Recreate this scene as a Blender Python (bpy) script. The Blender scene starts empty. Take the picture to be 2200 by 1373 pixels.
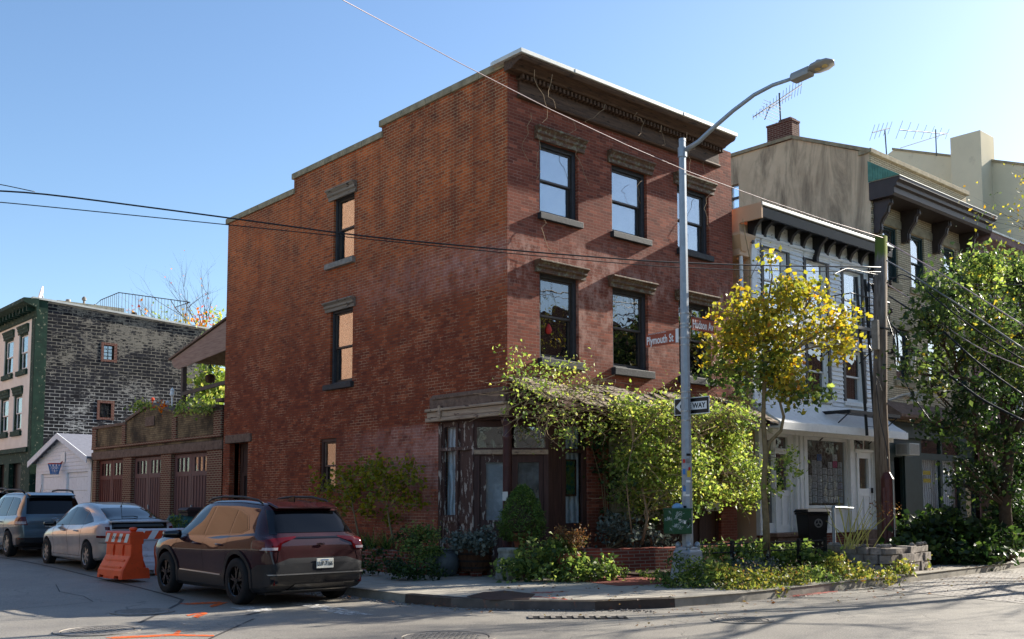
import bpy, bmesh, math, random
import numpy as np
from mathutils import Vector, Matrix
random.seed(7); RNG = np.random.default_rng(7)
R = math.radians
SC = bpy.context.scene; COL = SC.collection
# ---------------------------------------------------------------- camera model (photo pixels 2200x1373 -> world points)
F_PX = 2183.0; PCX = 1100.0; PCY = 903.0; HOR = 1078.0
TH = math.atan((HOR-PCY)/F_PX); AZ = R(48.43); CAMH = 1.6
CFW = (math.cos(AZ), math.sin(AZ)); CRT = (math.sin(AZ), -math.cos(AZ))
def ray(x, y):
    a = (x-PCX)/F_PX; b = (PCY-y)/F_PX
    fw = math.cos(TH)-b*math.sin(TH); up = math.sin(TH)+b*math.cos(TH)
    return (fw*CFW[0]+a*CRT[0], fw*CFW[1]+a*CRT[1], up)
def onX(x, y, X): d = ray(x, y); t = X/d[0]; return (X, t*d[1], CAMH+t*d[2])
def onY(x, y, Y): d = ray(x, y); t = Y/d[1]; return (t*d[0], Y, CAMH+t*d[2])
def onZ(x, y, Z=0.0): d = ray(x, y); t = (Z-CAMH)/d[2]; return (t*d[0], t*d[1], Z)
def gz(X, Y):                      # the side street climbs a little beyond the corner
    return max(0.0, (min(Y, 70)-17.0)*0.016) if Y > 17 else 0.0
# ---------------------------------------------------------------- object bookkeeping
def tag(o, label=None, cat=None, group=None, kind=None):
    if label: o['label'] = label
    if cat: o['category'] = cat
    if group: o['group'] = group
    if kind: o['kind'] = kind
    return o
def thing(name, label, cat, loc=(0, 0, 0), rz=0.0, group=None):
    o = bpy.data.objects.new(name, None); COL.objects.link(o)
    o.location = loc; o.rotation_euler = (0, 0, rz); o.empty_display_size = 0.2
    return tag(o, label, cat, group)
def wloc(o):
    v = Vector((0, 0, 0))
    while o is not None: v += o.location; o = o.parent
    return v
def T3(x, y, t): d = ray(x, y); return (d[0]*t, d[1]*t, CAMH+d[2]*t)
def kids(o): return [c for c in bpy.data.objects if c.parent == o]
def copy_tree(o, parent=None):
    c = o.copy(); COL.objects.link(c); c.parent = parent
    for ch in kids(o):
        if ch != c: copy_tree(ch, c)
    return c
def link_mesh(name, me, mats, parent=None, smooth=False, bevel=0, local=False, subsurf=0):
    o = bpy.data.objects.new(name, me); COL.objects.link(o)
    if not isinstance(mats, (list, tuple)): mats = [mats]
    for m in mats: me.materials.append(m)
    if parent is not None:
        if not local:
            off = wloc(parent); me.transform(Matrix.Translation(-off))
        o.parent = parent
    if smooth:
        me.polygons.foreach_set('use_smooth', [True]*len(me.polygons))
    if bevel:
        b = o.modifiers.new('bevel', 'BEVEL'); b.width = bevel; b.segments = 2; b.limit_method = 'ANGLE'; b.angle_limit = R(40)
    if subsurf:
        s = o.modifiers.new('sub', 'SUBSURF'); s.levels = subsurf; s.render_levels = subsurf
    return o
class MB:
    def __init__(s): s.v = []; s.f = []; s.m = []
    def quad(s, pts, m=0):
        n = len(s.v); s.v += [tuple(p) for p in pts]; s.f.append(tuple(range(n, n+len(pts)))); s.m.append(m); return s
    def add(s, vs, fs, m=0):
        n = len(s.v); s.v += [tuple(p) for p in vs]
        for f in fs: s.f.append(tuple(i+n for i in f)); s.m.append(m)
        return s
    def hexa(s, p, m=0):           # 8 points: bottom loop 0-3, top loop 4-7
        return s.add(p, [(0, 3, 2, 1), (4, 5, 6, 7), (0, 1, 5, 4), (1, 2, 6, 5), (2, 3, 7, 6), (3, 0, 4, 7)], m)
    def box(s, x0, x1, y0, y1, z0, z1, m=0):
        return s.hexa([(x0, y0, z0), (x1, y0, z0), (x1, y1, z0), (x0, y1, z0), (x0, y0, z1), (x1, y0, z1), (x1, y1, z1), (x0, y1, z1)], m)
    def loops(s, ls, m=0, cap=True, closed=True):   # list of rings
        n0 = len(s.v); k = len(ls[0])
        for l in ls: s.v += [tuple(p) for p in l]
        for i in range(len(ls)-1):
            for j in range(k if closed else k-1):
                a = n0+i*k+j; b = n0+i*k+(j+1) % k
                s.f.append((a, b, b+k, a+k)); s.m.append(m)
        if cap:
            s.f.append(tuple(n0+j for j in range(k))[::-1]); s.m.append(m)
            s.f.append(tuple(n0+(len(ls)-1)*k+j for j in range(k))); s.m.append(m)
        return s
    def tube(s, path, r, n=6, m=0, cap=True):
        P = [Vector(p) for p in path]; rs = r if isinstance(r, (list, tuple)) else [r]*len(P)
        ls = []; prev = None
        for i, p in enumerate(P):
            d = (P[min(i+1, len(P)-1)]-P[max(i-1, 0)])
            d = d.normalized() if d.length > 1e-9 else Vector((0, 0, 1))
            if prev is None:
                u = d.orthogonal().normalized()
            else:
                u = prev-d*prev.dot(d); u = u.normalized() if u.length > 1e-6 else d.orthogonal().normalized()
            prev = u; w = d.cross(u)
            ls.append([p+(u*math.cos(2*math.pi*k/n)+w*math.sin(2*math.pi*k/n))*rs[i] for k in range(n)])
        return s.loops(ls, m, cap)
    def cyl(s, p0, p1, r0, r1=None, n=16, m=0): return s.tube([p0, p1], [r0, r0 if r1 is None else r1], n, m)
    def lathe(s, prof, c=(0, 0, 0), n=24, m=0, cap=True, wob=0):  # prof: (r,z)
        ph = [1+wob*math.sin(3*k*2*math.pi/n+1.3) for k in range(n)]
        return s.loops([[(c[0]+r*ph[k]*math.cos(2*math.pi*k/n), c[1]+r*ph[k]*math.sin(2*math.pi*k/n), c[2]+z) for k in range(n)] for r, z in prof], m, cap)
    def build(s, name, mats, parent=None, smooth=False, bevel=0, local=False, recalc=True, subsurf=0):
        me = bpy.data.meshes.new(name); me.from_pydata([tuple(map(float, v)) for v in s.v], [], s.f)
        me.polygons.foreach_set('material_index', s.m)
        if recalc:
            bm = bmesh.new(); bm.from_mesh(me); bmesh.ops.recalc_face_normals(bm, faces=bm.faces); bm.to_mesh(me); bm.free()
        me.update()
        return link_mesh(name, me, mats, parent, smooth, bevel, local, subsurf)
class Fr:                          # a wall frame: a along the wall, d out of it, z up
    def __init__(s, o, ad, nd): s.o = o; s.a = ad; s.n = nd
    def p(s, a, d, z): return (s.o[0]+a*s.a[0]+d*s.n[0], s.o[1]+a*s.a[1]+d*s.n[1], z)
    def box(s, mb, a0, a1, d0, d1, z0, z1, m=0):
        return mb.hexa([s.p(a0, d0, z0), s.p(a1, d0, z0), s.p(a1, d1, z0), s.p(a0, d1, z0), s.p(a0, d0, z1), s.p(a1, d0, z1), s.p(a1, d1, z1), s.p(a0, d1, z1)], m)
    def prism(s, mb, poly, d0, d1, m=0):            # poly in (a,z), extruded in d
        return mb.loops([[s.p(a, d0, z) for a, z in poly], [s.p(a, d1, z) for a, z in poly]], m)
    def sweep(s, mb, prof, a0, a1, m=0):            # prof in (d,z), extruded along the wall
        return mb.loops([[s.p(a0, d, z) for d, z in prof], [s.p(a1, d, z) for d, z in prof]], m)
def frY(Y): return Fr((0, Y), (1, 0), (0, -1))
def frX(X): return Fr((X, 0), (0, 1), (-1, 0))
def wall(mb, fr, a0, a1, z0, ztop, holes, rd=0.2, thick=0.3, back=True, m=0):
    """wall face with real openings; ztop = number or list of (a, z) steps; holes = (a0,a1,z0,z1)"""
    top = ztop if callable(ztop) else (lambda a: ztop)
    As = {a0, a1}; Zs = {z0}
    for h in holes: As |= {h[0], h[1]}; Zs |= {h[2], h[3]}
    extra = getattr(top, 'brk', []); As |= set(extra); As = sorted(a for a in As if a0-1e-6 <= a <= a1+1e-6)
    Zs = sorted(Zs)
    for i in range(len(As)-1):
        l, r = As[i], As[i+1]; mid = (l+r)/2
        tl, tr = top(l+1e-5), top(r-1e-5)
        zz = [z for z in Zs if z < min(tl, tr)-1e-4]
        for j, z in enumerate(zz):
            last = j == len(zz)-1
            zt = None if last else zz[j+1]
            zm = z+0.01
            if any(h[0] < mid < h[1] and h[2] < zm < h[3] for h in holes): continue
            mb.quad([fr.p(l, 0, z), fr.p(r, 0, z), fr.p(r, 0, tr if last else zt), fr.p(l, 0, tl if last else zt)], m)
            if back: mb.quad([fr.p(l, -thick, z), fr.p(r, -thick, z), fr.p(r, -thick, tr if last else zt), fr.p(l, -thick, tl if last else zt)], m)
        mb.quad([fr.p(l, 0, tl), fr.p(r, 0, tr), fr.p(r, -thick, tr), fr.p(l, -thick, tl)], m)
    for (h0, h1, hz0, hz1) in holes:
        for q in ([(h0, hz0), (h0, hz1)], [(h1, hz0), (h1, hz1)], [(h0, hz0), (h1, hz0)], [(h0, hz1), (h1, hz1)]):
            (aa, za), (ab, zb) = q
            if aa == ab and (aa <= a0+1e-4 or aa >= a1-1e-4): continue
            mb.quad([fr.p(aa, 0, za), fr.p(ab, 0, zb), fr.p(ab, -rd, zb), fr.p(aa, -rd, za)], m)
    return mb
def text_mesh(name, s, size, mat, parent, M, extrude=0.002, sx=1.0, bold=0.0, align='CENTER', sh=0.0, local=False):
    c = bpy.data.curves.new(name, 'FONT'); c.body = s; c.size = size; c.extrude = extrude; c.align_x = align; c.align_y = 'CENTER'
    c.offset = bold; c.shear = sh; c.resolution_u = 3
    o = bpy.data.objects.new(name, c); COL.objects.link(o)
    dg = bpy.context.evaluated_depsgraph_get(); dg.update()
    me = bpy.data.meshes.new_from_object(o.evaluated_get(dg)); bpy.data.objects.remove(o); bpy.data.curves.remove(c)
    me.transform(Matrix.Diagonal((sx, 1, 1, 1))); me.transform(M); me.materials.clear()
    return link_mesh(name, me, mat, parent, local=local)
def facing(origin, right, up):     # text matrix: local x -> right, y -> up
    r = Vector(right).normalized(); u = Vector(up).normalized(); n = r.cross(u)
    M = Matrix((r, u, n)).transposed().to_4x4(); M.translation = Vector(origin); return M
def sag(p0, p1, s, n=16):
    return [tuple(Vector(p0).lerp(Vector(p1), i/n)-Vector((0, 0, 4*s*(i/n)*(1-i/n)))) for i in range(n+1)]
# ---------------------------------------------------------------- foliage
def leaf_mesh(pts, size, jit=0.4, fold=0.25, up=0.0, asp=0.6, nrm=None):
    pts = np.asarray(pts, float); n = len(pts)
    ax = RNG.normal(size=(n, 3)); ax[:, 2] *= (1-up*0.7); ax /= np.linalg.norm(ax, axis=1)[:, None]
    nm = RNG.normal(size=(n, 3)) if nrm is None else np.asarray(nrm)+RNG.normal(size=(n, 3))*0.5
    nm[:, 2] += up*1.5
    sd = np.cross(ax, nm); sd /= (np.linalg.norm(sd, axis=1)[:, None]+1e-9)
    nm = np.cross(sd, ax)
    L = size*(1+jit*RNG.uniform(-1, 1, n))[:, None]; W = L*asp*0.5
    v = np.empty((n, 6, 3))
    v[:, 0] = pts; v[:, 1] = pts+ax*L*0.4+sd*W+nm*L*fold*0.5; v[:, 2] = pts+ax*L
    v[:, 3] = pts+ax*L*0.4-sd*W+nm*L*fold*0.5; v[:, 4] = pts+ax*L*0.45; v[:, 5] = pts+ax*L*0.45
    V = v[:, [0, 1, 2, 3]].reshape(-1, 3)
    b = np.arange(n)[:, None]*4
    Fc = np.concatenate([b+np.array([[0, 1, 2]]), b+np.array([[0, 2, 3]])], axis=0)
    return V, Fc
def build_np(name, V, Fc, mat, parent=None, tag_=None):
    me = bpy.data.meshes.new(name); nV = len(V); nF = len(Fc); k = Fc.shape[1]
    me.vertices.add(nV); me.vertices.foreach_set('co', np.ascontiguousarray(V, dtype=np.float32).ravel())
    me.loops.add(nF*k); me.loops.foreach_set('vertex_index', np.ascontiguousarray(Fc, dtype=np.int32).ravel())
    me.polygons.add(nF); me.polygons.foreach_set('loop_start', np.arange(0, nF*k, k, dtype=np.int32)); me.polygons.foreach_set('loop_total', np.full(nF, k, dtype=np.int32))
    me.update(calc_edges=True)
    return link_mesh(name, me, mat, parent)
def blob_pts(c, r, n, shell=0.5, flat=1.0):
    """points in an ellipsoid, denser to the outside"""
    d = RNG.normal(size=(n, 3)); d /= np.linalg.norm(d, axis=1)[:, None]
    rr = RNG.uniform(shell**3, 1, n)**(1/3)
    return np.array(c)+d*rr[:, None]*np.array([r[0], r[1], r[2]] if hasattr(r, '__len__') else [r, r, r*flat])
def branch(mb, p, d, L, r, depth, tips, spread=0.6, up=0.25, n=5, seg=4, kids_=(2, 4), mid=None, shrink=0.68):
    """recursive limb; collects tip positions"""
    P = [Vector(p)]; d = Vector(d).normalized(); pos = Vector(p)
    for i in range(seg):
        d = (d+Vector((random.gauss(0, .12), random.gauss(0, .12), random.gauss(0, .08)+up*0.12))).normalized()
        pos = pos+d*(L/seg); P.append(pos.copy())
    rs = [r*(1-0.45*i/seg) for i in range(seg+1)]
    mb.tube(P, rs, n if depth > 0 else 3, cap=True)
    tips.append((P[-1].copy(), d.copy(), depth))
    if depth == 0:
        return
    for k in range(random.randint(*kids_)):
        t = random.uniform(0.35, 1.0); i = min(seg, max(1, int(t*seg+.5)))
        nd = (d+Vector((random.gauss(0, spread), random.gauss(0, spread), random.gauss(0, spread*0.6)+up))).normalized()
        branch(mb, P[i], nd, L*random.uniform(shrink-.12, shrink+.12), rs[i]*0.62, depth-1, tips, spread, up, n, seg, kids_, shrink=shrink)
# ================================================================ materials
def srgb(r, g, b):
    f = lambda c: ((c/255+0.055)/1.055)**2.4 if c/255 > 0.04045 else c/255/12.92
    return (f(r), f(g), f(b), 1)
class NT:
    def __init__(s, name, rough=0.7, spec=0.3, metal=0.0):
        s.m = bpy.data.materials.new(name); s.m.use_nodes = True; s.t = s.m.node_tree; s.b = s.t.nodes['Principled BSDF']
        s.b.inputs['Roughness'].default_value = rough; s.b.inputs['Specular IOR Level'].default_value = spec; s.b.inputs['Metallic'].default_value = metal
        s.g = None
    def n(s, ty, **kw):
        x = s.t.nodes.new(ty)
        for k, v in kw.items():
            if k.startswith('i_'): x.inputs[k[2:].replace('_', ' ')].default_value = v
            else: setattr(x, k, v)
        return x
    def l(s, a, b): s.t.links.new(a, b)
    def setc(s, o): s.l(o, s.b.inputs['Base Color']) if not isinstance(o, tuple) else setattr(s.b.inputs['Base Color'], 'default_value', o)
    def pos(s):
        if s.g is None: s.g = s.n('ShaderNodeNewGeometry')
        return s.g.outputs['Position']
    def obj(s): return s.n('ShaderNodeTexCoord').outputs['Object']
    def noise(s, scale=5, detail=4, rough=0.6, vec=None, dist=0.0):
        x = s.n('ShaderNodeTexNoise'); x.inputs['Scale'].default_value = scale; x.inputs['Detail'].default_value = detail
        x.inputs['Roughness'].default_value = rough; x.inputs['Distortion'].default_value = dist
        s.l(vec if vec is not None else s.pos(), x.inputs['Vector']); return x.outputs['Fac']
    def map(s, v, a, b, c=0.0, d=1.0):
        x = s.n('ShaderNodeMapRange'); x.inputs[1].default_value = a; x.inputs[2].default_value = b; x.inputs[3].default_value = c; x.inputs[4].default_value = d
        s.l(v, x.inputs[0]); return x.outputs[0]
    def math(s, op, a, b=0.0):
        x = s.n('ShaderNodeMath', operation=op)
        for i, q in enumerate((a, b)):
            if isinstance(q, (int, float)): x.inputs[i].default_value = q
            else: s.l(q, x.inputs[i])
        return x.outputs[0]
    def mix(s, f, a, b, mode='MIX'):
        x = s.n('ShaderNodeMix', data_type='RGBA', blend_type=mode)
        for i, q in ((0, f), (6, a), (7, b)):
            if isinstance(q, (int, float)): x.inputs[i].default_value = q
            elif isinstance(q, tuple): x.inputs[i].default_value = q
            else: s.l(q, x.inputs[i])
        return x.outputs[2]
    def sep(s, v=None):
        x = s.n('ShaderNodeSeparateXYZ'); s.l(v if v is not None else s.pos(), x.inputs[0]); return x.outputs
    def comb(s, x, y, z=0.0):
        c = s.n('ShaderNodeCombineXYZ')
        for i, q in enumerate((x, y, z)):
            if isinstance(q, (int, float)): c.inputs[i].default_value = q
            else: s.l(q, c.inputs[i])
        return c.outputs[0]
    def scalev(s, v, sc):
        x = s.n('ShaderNodeVectorMath', operation='MULTIPLY'); s.l(v, x.inputs[0]); x.inputs[1].default_value = sc; return x.outputs[0]
    def bump(s, h, strength=0.3, dist=0.01):
        x = s.n('ShaderNodeBump'); x.inputs['Strength'].default_value = strength; x.inputs['Distance'].default_value = dist
        s.l(h, x.inputs['Height']); s.l(x.outputs[0], s.b.inputs['Normal']); return x
    def ramp(s, f, stops):
        x = s.n('ShaderNodeValToRGB'); e = x.color_ramp.elements
        while len(e) < len(stops): e.new(0.5)
        for i, (p, c) in enumerate(stops): e[i].position = p; e[i].color = c
        s.l(f, x.inputs[0]); return x.outputs[0]
def simple(name, col, rough=0.6, spec=0.3, metal=0.0, var=0.25, scale=6, bump=0.0, bscale=60, dirt=None, dirtamt=(0.55, 0.75)):
    M = NT(name, rough, spec, metal)
    n = M.noise(scale, 5); dk = tuple(c*(1-var) for c in col[:3])+(1,); lt = tuple(min(1, c*(1+var)) for c in col[:3])+(1,)
    c = M.mix(M.map(n, 0.3, 0.7), dk, lt)
    if dirt: c = M.mix(M.map(M.noise(scale*2.3, 6), *dirtamt), c, dirt)
    M.setc(c)
    if bump: M.bump(M.noise(bscale, 4), bump, 0.01)
    return M.m
def wood(name, c1, c2, rough=0.75, chip=None, chipamt=(0.6, 0.63), axis='z', streak=None):
    M = NT(name, rough, 0.25)
    sc = {'z': (14, 14, 1.2), 'x': (1.2, 14, 14), 'y': (14, 1.2, 14)}[axis]
    v = M.scalev(M.pos(), sc); n = M.noise(1.5, 6, 0.65, v)
    c = M.mix(M.map(n, 0.3, 0.7), c1, c2)
    if chip:
        sc2 = {'z': (11, 11, 3), 'x': (3, 11, 11), 'y': (11, 3, 11)}[axis]
        k = M.noise(1.3, 7, 0.62, M.scalev(M.pos(), sc2))
        f = M.map(k, *chipamt); c = M.mix(f, c, chip); M.bump(M.math('SUBTRACT', n, M.math('MULTIPLY', f, 0.8)), 0.5, 0.006)
    else: M.bump(n, 0.35, 0.008)
    M.setc(c); return M.m
def brickmat(name, c1, c2, mortar, w=0.215, h=0.0672, mt=0.010, flecks=None, fleckamt=(0.60, 0.66), dark=0.5, bumpst=0.5, post=None, mortar_f=1.0, off=0.0, orange=None):
    M = NT(name, 0.85, 0.2)
    x, y, z = M.sep(); u = M.math('ADD', x, y)
    wob = M.noise(7, 2); wz = M.math('ADD', z, M.map(wob, 0, 1, -0.006+off, 0.006+off))
    v = M.comb(u, wz, 0.0)
    b = M.n('ShaderNodeTexBrick'); b.offset = 0.5; b.inputs['Scale'].default_value = 1.0
    b.inputs['Brick Width'].default_value = w; b.inputs['Row Height'].default_value = h; b.inputs['Mortar Size'].default_value = mt*0.5
    b.inputs['Mortar Smooth'].default_value = 0.2; b.inputs['Bias'].default_value = 0.0
    M.l(v, b.inputs['Vector'])
    b.inputs['Color1'].default_value = (0, 0, 0, 1); b.inputs['Color2'].default_value = (1, 1, 1, 1); b.inputs['Mortar'].default_value = (0.5, 0.5, 0.5, 1)
    per = M.n('ShaderNodeSeparateColor'); M.l(b.outputs['Color'], per.inputs[0]); per = per.outputs[0]
    isM = b.outputs['Fac']
    fine = M.noise(28, 5, 0.7)
    col = M.mix(per, c1, c2)
    if orange: col = orange(M, col, per)
    col = M.mix(M.map(fine, 0.35, 0.75, 0, 0.45), col, tuple(c*0.55 for c in c1[:3])+(1,))
    big = M.noise(0.45, 5, 0.65)
    col = M.mix(M.map(big, 0.42, 0.72, 0, dark), col, tuple(c*0.45 for c in c1[:3])+(1,))
    # mortar: partly painted over, partly bare
    if flecks:
        mf = M.map(M.noise(2.2, 6, 0.75), *fleckamt)
        mort = M.mix(mf, mortar, flecks)
    else: mort = mortar
    if callable(post):
        col, mort = post(M, col, mort, per)
    if mortar_f < 1: isM = M.math('MULTIPLY', isM, mortar_f)
    M.setc(M.mix(isM, col, mort))
    hgt = M.math('SUBTRACT', M.math('ADD', M.map(fine, 0, 1, 0, 0.35), M.math('MULTIPLY', per, 0.25)), b.outputs['Fac'])
    M.bump(hgt, bumpst, 0.012)
    return M.m
def zone(M, lo, hi, nscale=1.2, amt=1.0, axis=2):
    x = M.sep()[axis]; return M.map(M.math('ADD', x, M.map(M.noise(nscale, 4), 0, 1, -amt, amt)), lo, hi)
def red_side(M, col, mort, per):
    # bare orange brick with light joints high up, deepened in place of warm bounced light, old red paint lower down, a pale washed band between and at the shop end
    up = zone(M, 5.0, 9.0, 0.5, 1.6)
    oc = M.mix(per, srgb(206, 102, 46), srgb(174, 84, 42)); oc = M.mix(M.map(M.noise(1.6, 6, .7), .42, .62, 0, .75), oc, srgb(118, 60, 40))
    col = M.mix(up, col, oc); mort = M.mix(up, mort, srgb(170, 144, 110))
    x, y, z = M.sep()
    band = M.math('MULTIPLY', M.map(z, 5.9, 6.5), M.map(z, 7.3, 6.8)); near = M.map(y, 22.5, 17.0)
    wash = M.math('MULTIPLY', M.math('MULTIPLY', band, near), M.map(M.noise(3.5, 6, 0.7), 0.35, 0.62))
    lowb = M.math('MULTIPLY', M.math('MULTIPLY', M.map(z, 3.35, 3.2), M.map(z, 0.4, 2.2)), M.map(y, 21.8, 18.5))
    lw = M.math('MULTIPLY', lowb, M.map(M.noise(2.6, 7, 0.75), 0.34, 0.56))
    fac = M.math('MULTIPLY', M.math('MAXIMUM', wash, lw), 0.72)
    col = M.mix(fac, col, srgb(184, 130, 116)); mort = M.mix(fac, mort, srgb(196, 160, 146))
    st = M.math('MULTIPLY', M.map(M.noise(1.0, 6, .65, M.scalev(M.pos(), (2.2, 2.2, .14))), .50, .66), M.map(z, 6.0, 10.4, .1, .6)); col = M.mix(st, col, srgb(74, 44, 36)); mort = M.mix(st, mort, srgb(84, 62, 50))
    col = M.mix(M.map(per, .88, .93, 0, .24), col, srgb(78, 42, 36)); col = M.mix(M.map(per, .10, .06, 0, .25), col, srgb(196, 112, 72))
    pt = M.map(M.noise(0.9, 7, .75), .52, .60, 0, .30); mort = M.mix(pt, mort, srgb(70, 42, 34)); col = M.mix(M.math('MULTIPLY', pt, .5), col, srgb(96, 44, 34))
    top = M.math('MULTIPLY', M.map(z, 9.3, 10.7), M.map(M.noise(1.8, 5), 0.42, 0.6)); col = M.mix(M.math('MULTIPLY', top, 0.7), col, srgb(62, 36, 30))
    return col, mort
def red_front(M, col, mort, per):
    x, y, z = M.sep()
    band = M.math('MULTIPLY', M.map(z, 4.3, 5.0), M.map(z, 7.6, 6.8))
    f = M.math('MULTIPLY', band, M.map(M.noise(4.5, 8, 0.8, M.scalev(M.pos(), (1, 1, .6))), 0.46, 0.60)); f = M.math('MULTIPLY', M.math('MULTIPLY', f, M.map(M.noise(.6, 3), .38, .54)), 0.85)
    col = M.mix(M.map(per, .88, .93, 0, .25), col, srgb(80, 46, 40)); col = M.mix(M.map(per, .10, .06, 0, .3), col, srgb(186, 112, 86))
    col = M.mix(f, col, srgb(176, 134, 118)); mort = M.mix(f, mort, srgb(185, 150, 135))
    return col, mort
def stain_front(M, col, mort, per):
    f = M.map(M.noise(0.9, 6, .7), 0.42, 0.62, 0, 0.85)
    return M.mix(f, col, srgb(50, 40, 32)), M.mix(f, mort, srgb(50, 42, 34))
MT = {}
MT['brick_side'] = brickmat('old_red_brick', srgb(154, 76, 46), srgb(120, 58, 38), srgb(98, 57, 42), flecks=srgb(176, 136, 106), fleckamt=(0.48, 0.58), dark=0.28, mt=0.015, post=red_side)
MT['brick_front'] = brickmat('painted_red_brick', srgb(148, 80, 60), srgb(112, 60, 47), srgb(138, 104, 88), flecks=srgb(165, 130, 115), fleckamt=(0.56, 0.64), dark=0.35, post=red_front, bumpst=0.8)
MT['brick_low'] = brickmat('garden_brick', srgb(150, 74, 56), srgb(104, 56, 46), srgb(130, 118, 104), dark=0.7, mt=0.016)
MT['brick_brown'] = brickmat('chimney_brick', srgb(116, 70, 58), srgb(92, 56, 48), srgb(150, 132, 116), dark=0.4, mt=0.014)
MT['brick_opp'] = brickmat('peach_brick', srgb(172, 132, 106), srgb(152, 112, 90), srgb(156, 138, 120), dark=0.3)
def red_pier(M, col, mort, per): return col, mort
MT['brick_garage'] = brickmat('garage_brick', srgb(122, 66, 52), srgb(96, 50, 40), srgb(158, 140, 112), mt=0.022, dark=0.4)
MT['brick_tan'] = brickmat('soot_tan_brick', srgb(158, 134, 98), srgb(128, 106, 78), srgb(78, 66, 52), mt=0.014, dark=0.9, post=stain_front)
MT['brick_buff'] = brickmat('buff_brick', srgb(206, 190, 158), srgb(186, 168, 136), srgb(96, 84, 66), w=0.30, h=0.066, mt=0.016, dark=0.2)
MT['brick_mauve'] = brickmat('mauve_brick', srgb(150, 118, 112), srgb(134, 102, 98), srgb(120, 96, 92), dark=0.3)
def peel_post(M, col, mort, per):
    x, y, z = M.sep()
    big = M.noise(0.55, 6, 0.7); mid = M.noise(4, 6, 0.75, M.scalev(M.pos(), (1, 1, 3.6)))
    up = M.map(z, 5.5, 9.5, 0, 0.06)
    f = M.math('MULTIPLY', M.map(M.math('ADD', M.math('ADD', M.math('MULTIPLY', big, 0.7), M.math('MULTIPLY', mid, 0.75)), up), 0.785, 0.825), .85)
    tan = M.mix(M.map(z, 5.0, 7.5), srgb(176, 176, 172), srgb(132, 126, 114))
    col = M.mix(f, col, tan); mort = M.mix(M.map(M.noise(2, 4), .38, .5), srgb(60, 60, 62), tan)
    low = M.map(z, 4.25, 4.2); col = M.mix(low, col, srgb(34, 36, 42)); mort = M.mix(low, mort, srgb(22, 24, 28))
    return col, mort
MT['brick_peel'] = brickmat('black_painted_block', srgb(22, 22, 26), srgb(44, 44, 50), srgb(170, 168, 160), w=0.42, h=0.15, mt=0.03, dark=0.3, post=peel_post, bumpst=0.9)
MT['green_trim'] = simple('peeling_green_paint', srgb(34, 58, 46), 0.7, 0.2, var=0.3, scale=3, dirt=srgb(140, 140, 118), dirtamt=(0.6, 0.68), bump=0.4, bscale=30)
MT['cream_stucco'] = simple('cream_stucco', srgb(230, 226, 216), 0.85, 0.15, var=0.08, scale=1.5, bump=0.15, bscale=60)
MT['coping'] = simple('stone_coping', srgb(150, 138, 112), 0.85, 0.2, var=0.3, scale=5, bump=0.3)
MT['brownstone'] = simple('weathered_brownstone', srgb(118, 96, 82), 0.85, 0.2, var=0.3, scale=7, dirt=srgb(70, 52, 44), bump=0.4, bscale=40)
MT['lint_grey'] = wood('grey_lintel_paint', srgb(150, 138, 122), srgb(112, 98, 84), axis='y', chip=srgb(76, 62, 54), chipamt=(0.58, 0.62))
MT['lint_rust'] = simple('rusted_iron_lintel', srgb(92, 66, 48), 0.7, 0.35, var=0.4, scale=5, dirt=srgb(122, 118, 96), dirtamt=(0.5, 0.65), bump=0.4, bscale=50)
MT['sill_dark'] = simple('slate_sill', srgb(46, 47, 49), 0.65, 0.35, var=0.35, scale=7, dirt=srgb(112, 110, 102), dirtamt=(0.62, 0.74), bump=0.35, bscale=35)
MT['sill_stone'] = simple('grey_stone_sill', srgb(140, 132, 122), 0.8, 0.2, var=0.3, scale=7, bump=0.3)
MT['sash_dark'] = simple('dark_bronze_sash', srgb(58, 50, 44), 0.45, 0.45, var=0.25, scale=12)
MT['frame_dark'] = simple('charcoal_window_trim', srgb(56, 56, 58), 0.6, 0.35, var=0.25, scale=12)
MT['sash_green'] = simple('green_black_sash', srgb(34, 52, 50), 0.5, 0.4)
MT['white_paint'] = simple('white_trim_paint', srgb(236, 236, 232), 0.55, 0.35, var=0.06, scale=5, dirt=srgb(150, 142, 130), dirtamt=(0.64, 0.8))
MT['black_paint'] = simple('black_trim_paint', srgb(30, 30, 34), 0.5, 0.4, var=0.3)
MT['cornice_dark'] = wood('old_cornice_wood', srgb(64, 48, 40), srgb(102, 78, 60), axis='x', chip=srgb(38, 30, 26), chipamt=(0.56, 0.66))
MT['cornice_pale'] = wood('bare_moulding_wood', srgb(98, 74, 56), srgb(62, 46, 38), axis='x')
MT['flashing'] = simple('pale_metal_flashing', srgb(206, 204, 194), 0.42, 0.5, 0.15, var=0.12, scale=3)
MT['shop_brown'] = wood('chipped_brown_paint', srgb(88, 64, 56), srgb(66, 46, 42), rough=0.6, chip=srgb(172, 160, 148), chipamt=(0.56, 0.585))
MT['shop_plain'] = wood('brown_shop_paint', srgb(86, 60, 52), srgb(62, 42, 38), rough=0.6)
MT['beam_pale'] = wood('bleached_beam_wood', srgb(186, 162, 136), srgb(140, 116, 98), axis='y', chip=srgb(90, 66, 56), chipamt=(0.6, 0.64))
MT['shingle'] = simple('weathered_roof_felt', srgb(140, 126, 110), 0.9, 0.15, var=0.4, scale=6, dirt=srgb(60, 50, 44), dirtamt=(0.5, 0.62), bump=0.7, bscale=18)
MT['iron_red'] = simple('oxblood_iron_paint', srgb(66, 34, 36), 0.45, 0.45, var=0.25, scale=8)
MT['stucco_grey'] = None
M = NT('streaked_stucco', 0.9, 0.15)
st = M.noise(1.0, 7, 0.7, M.scalev(M.pos(), (1.5, 1.1, 0.22)), 1.2); zt = M.sep()[2]
f = M.math('MULTIPLY', M.map(st, 0.44, 0.66), M.map(zt, 6.0, 11.5, 0.35, 1.0))
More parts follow.
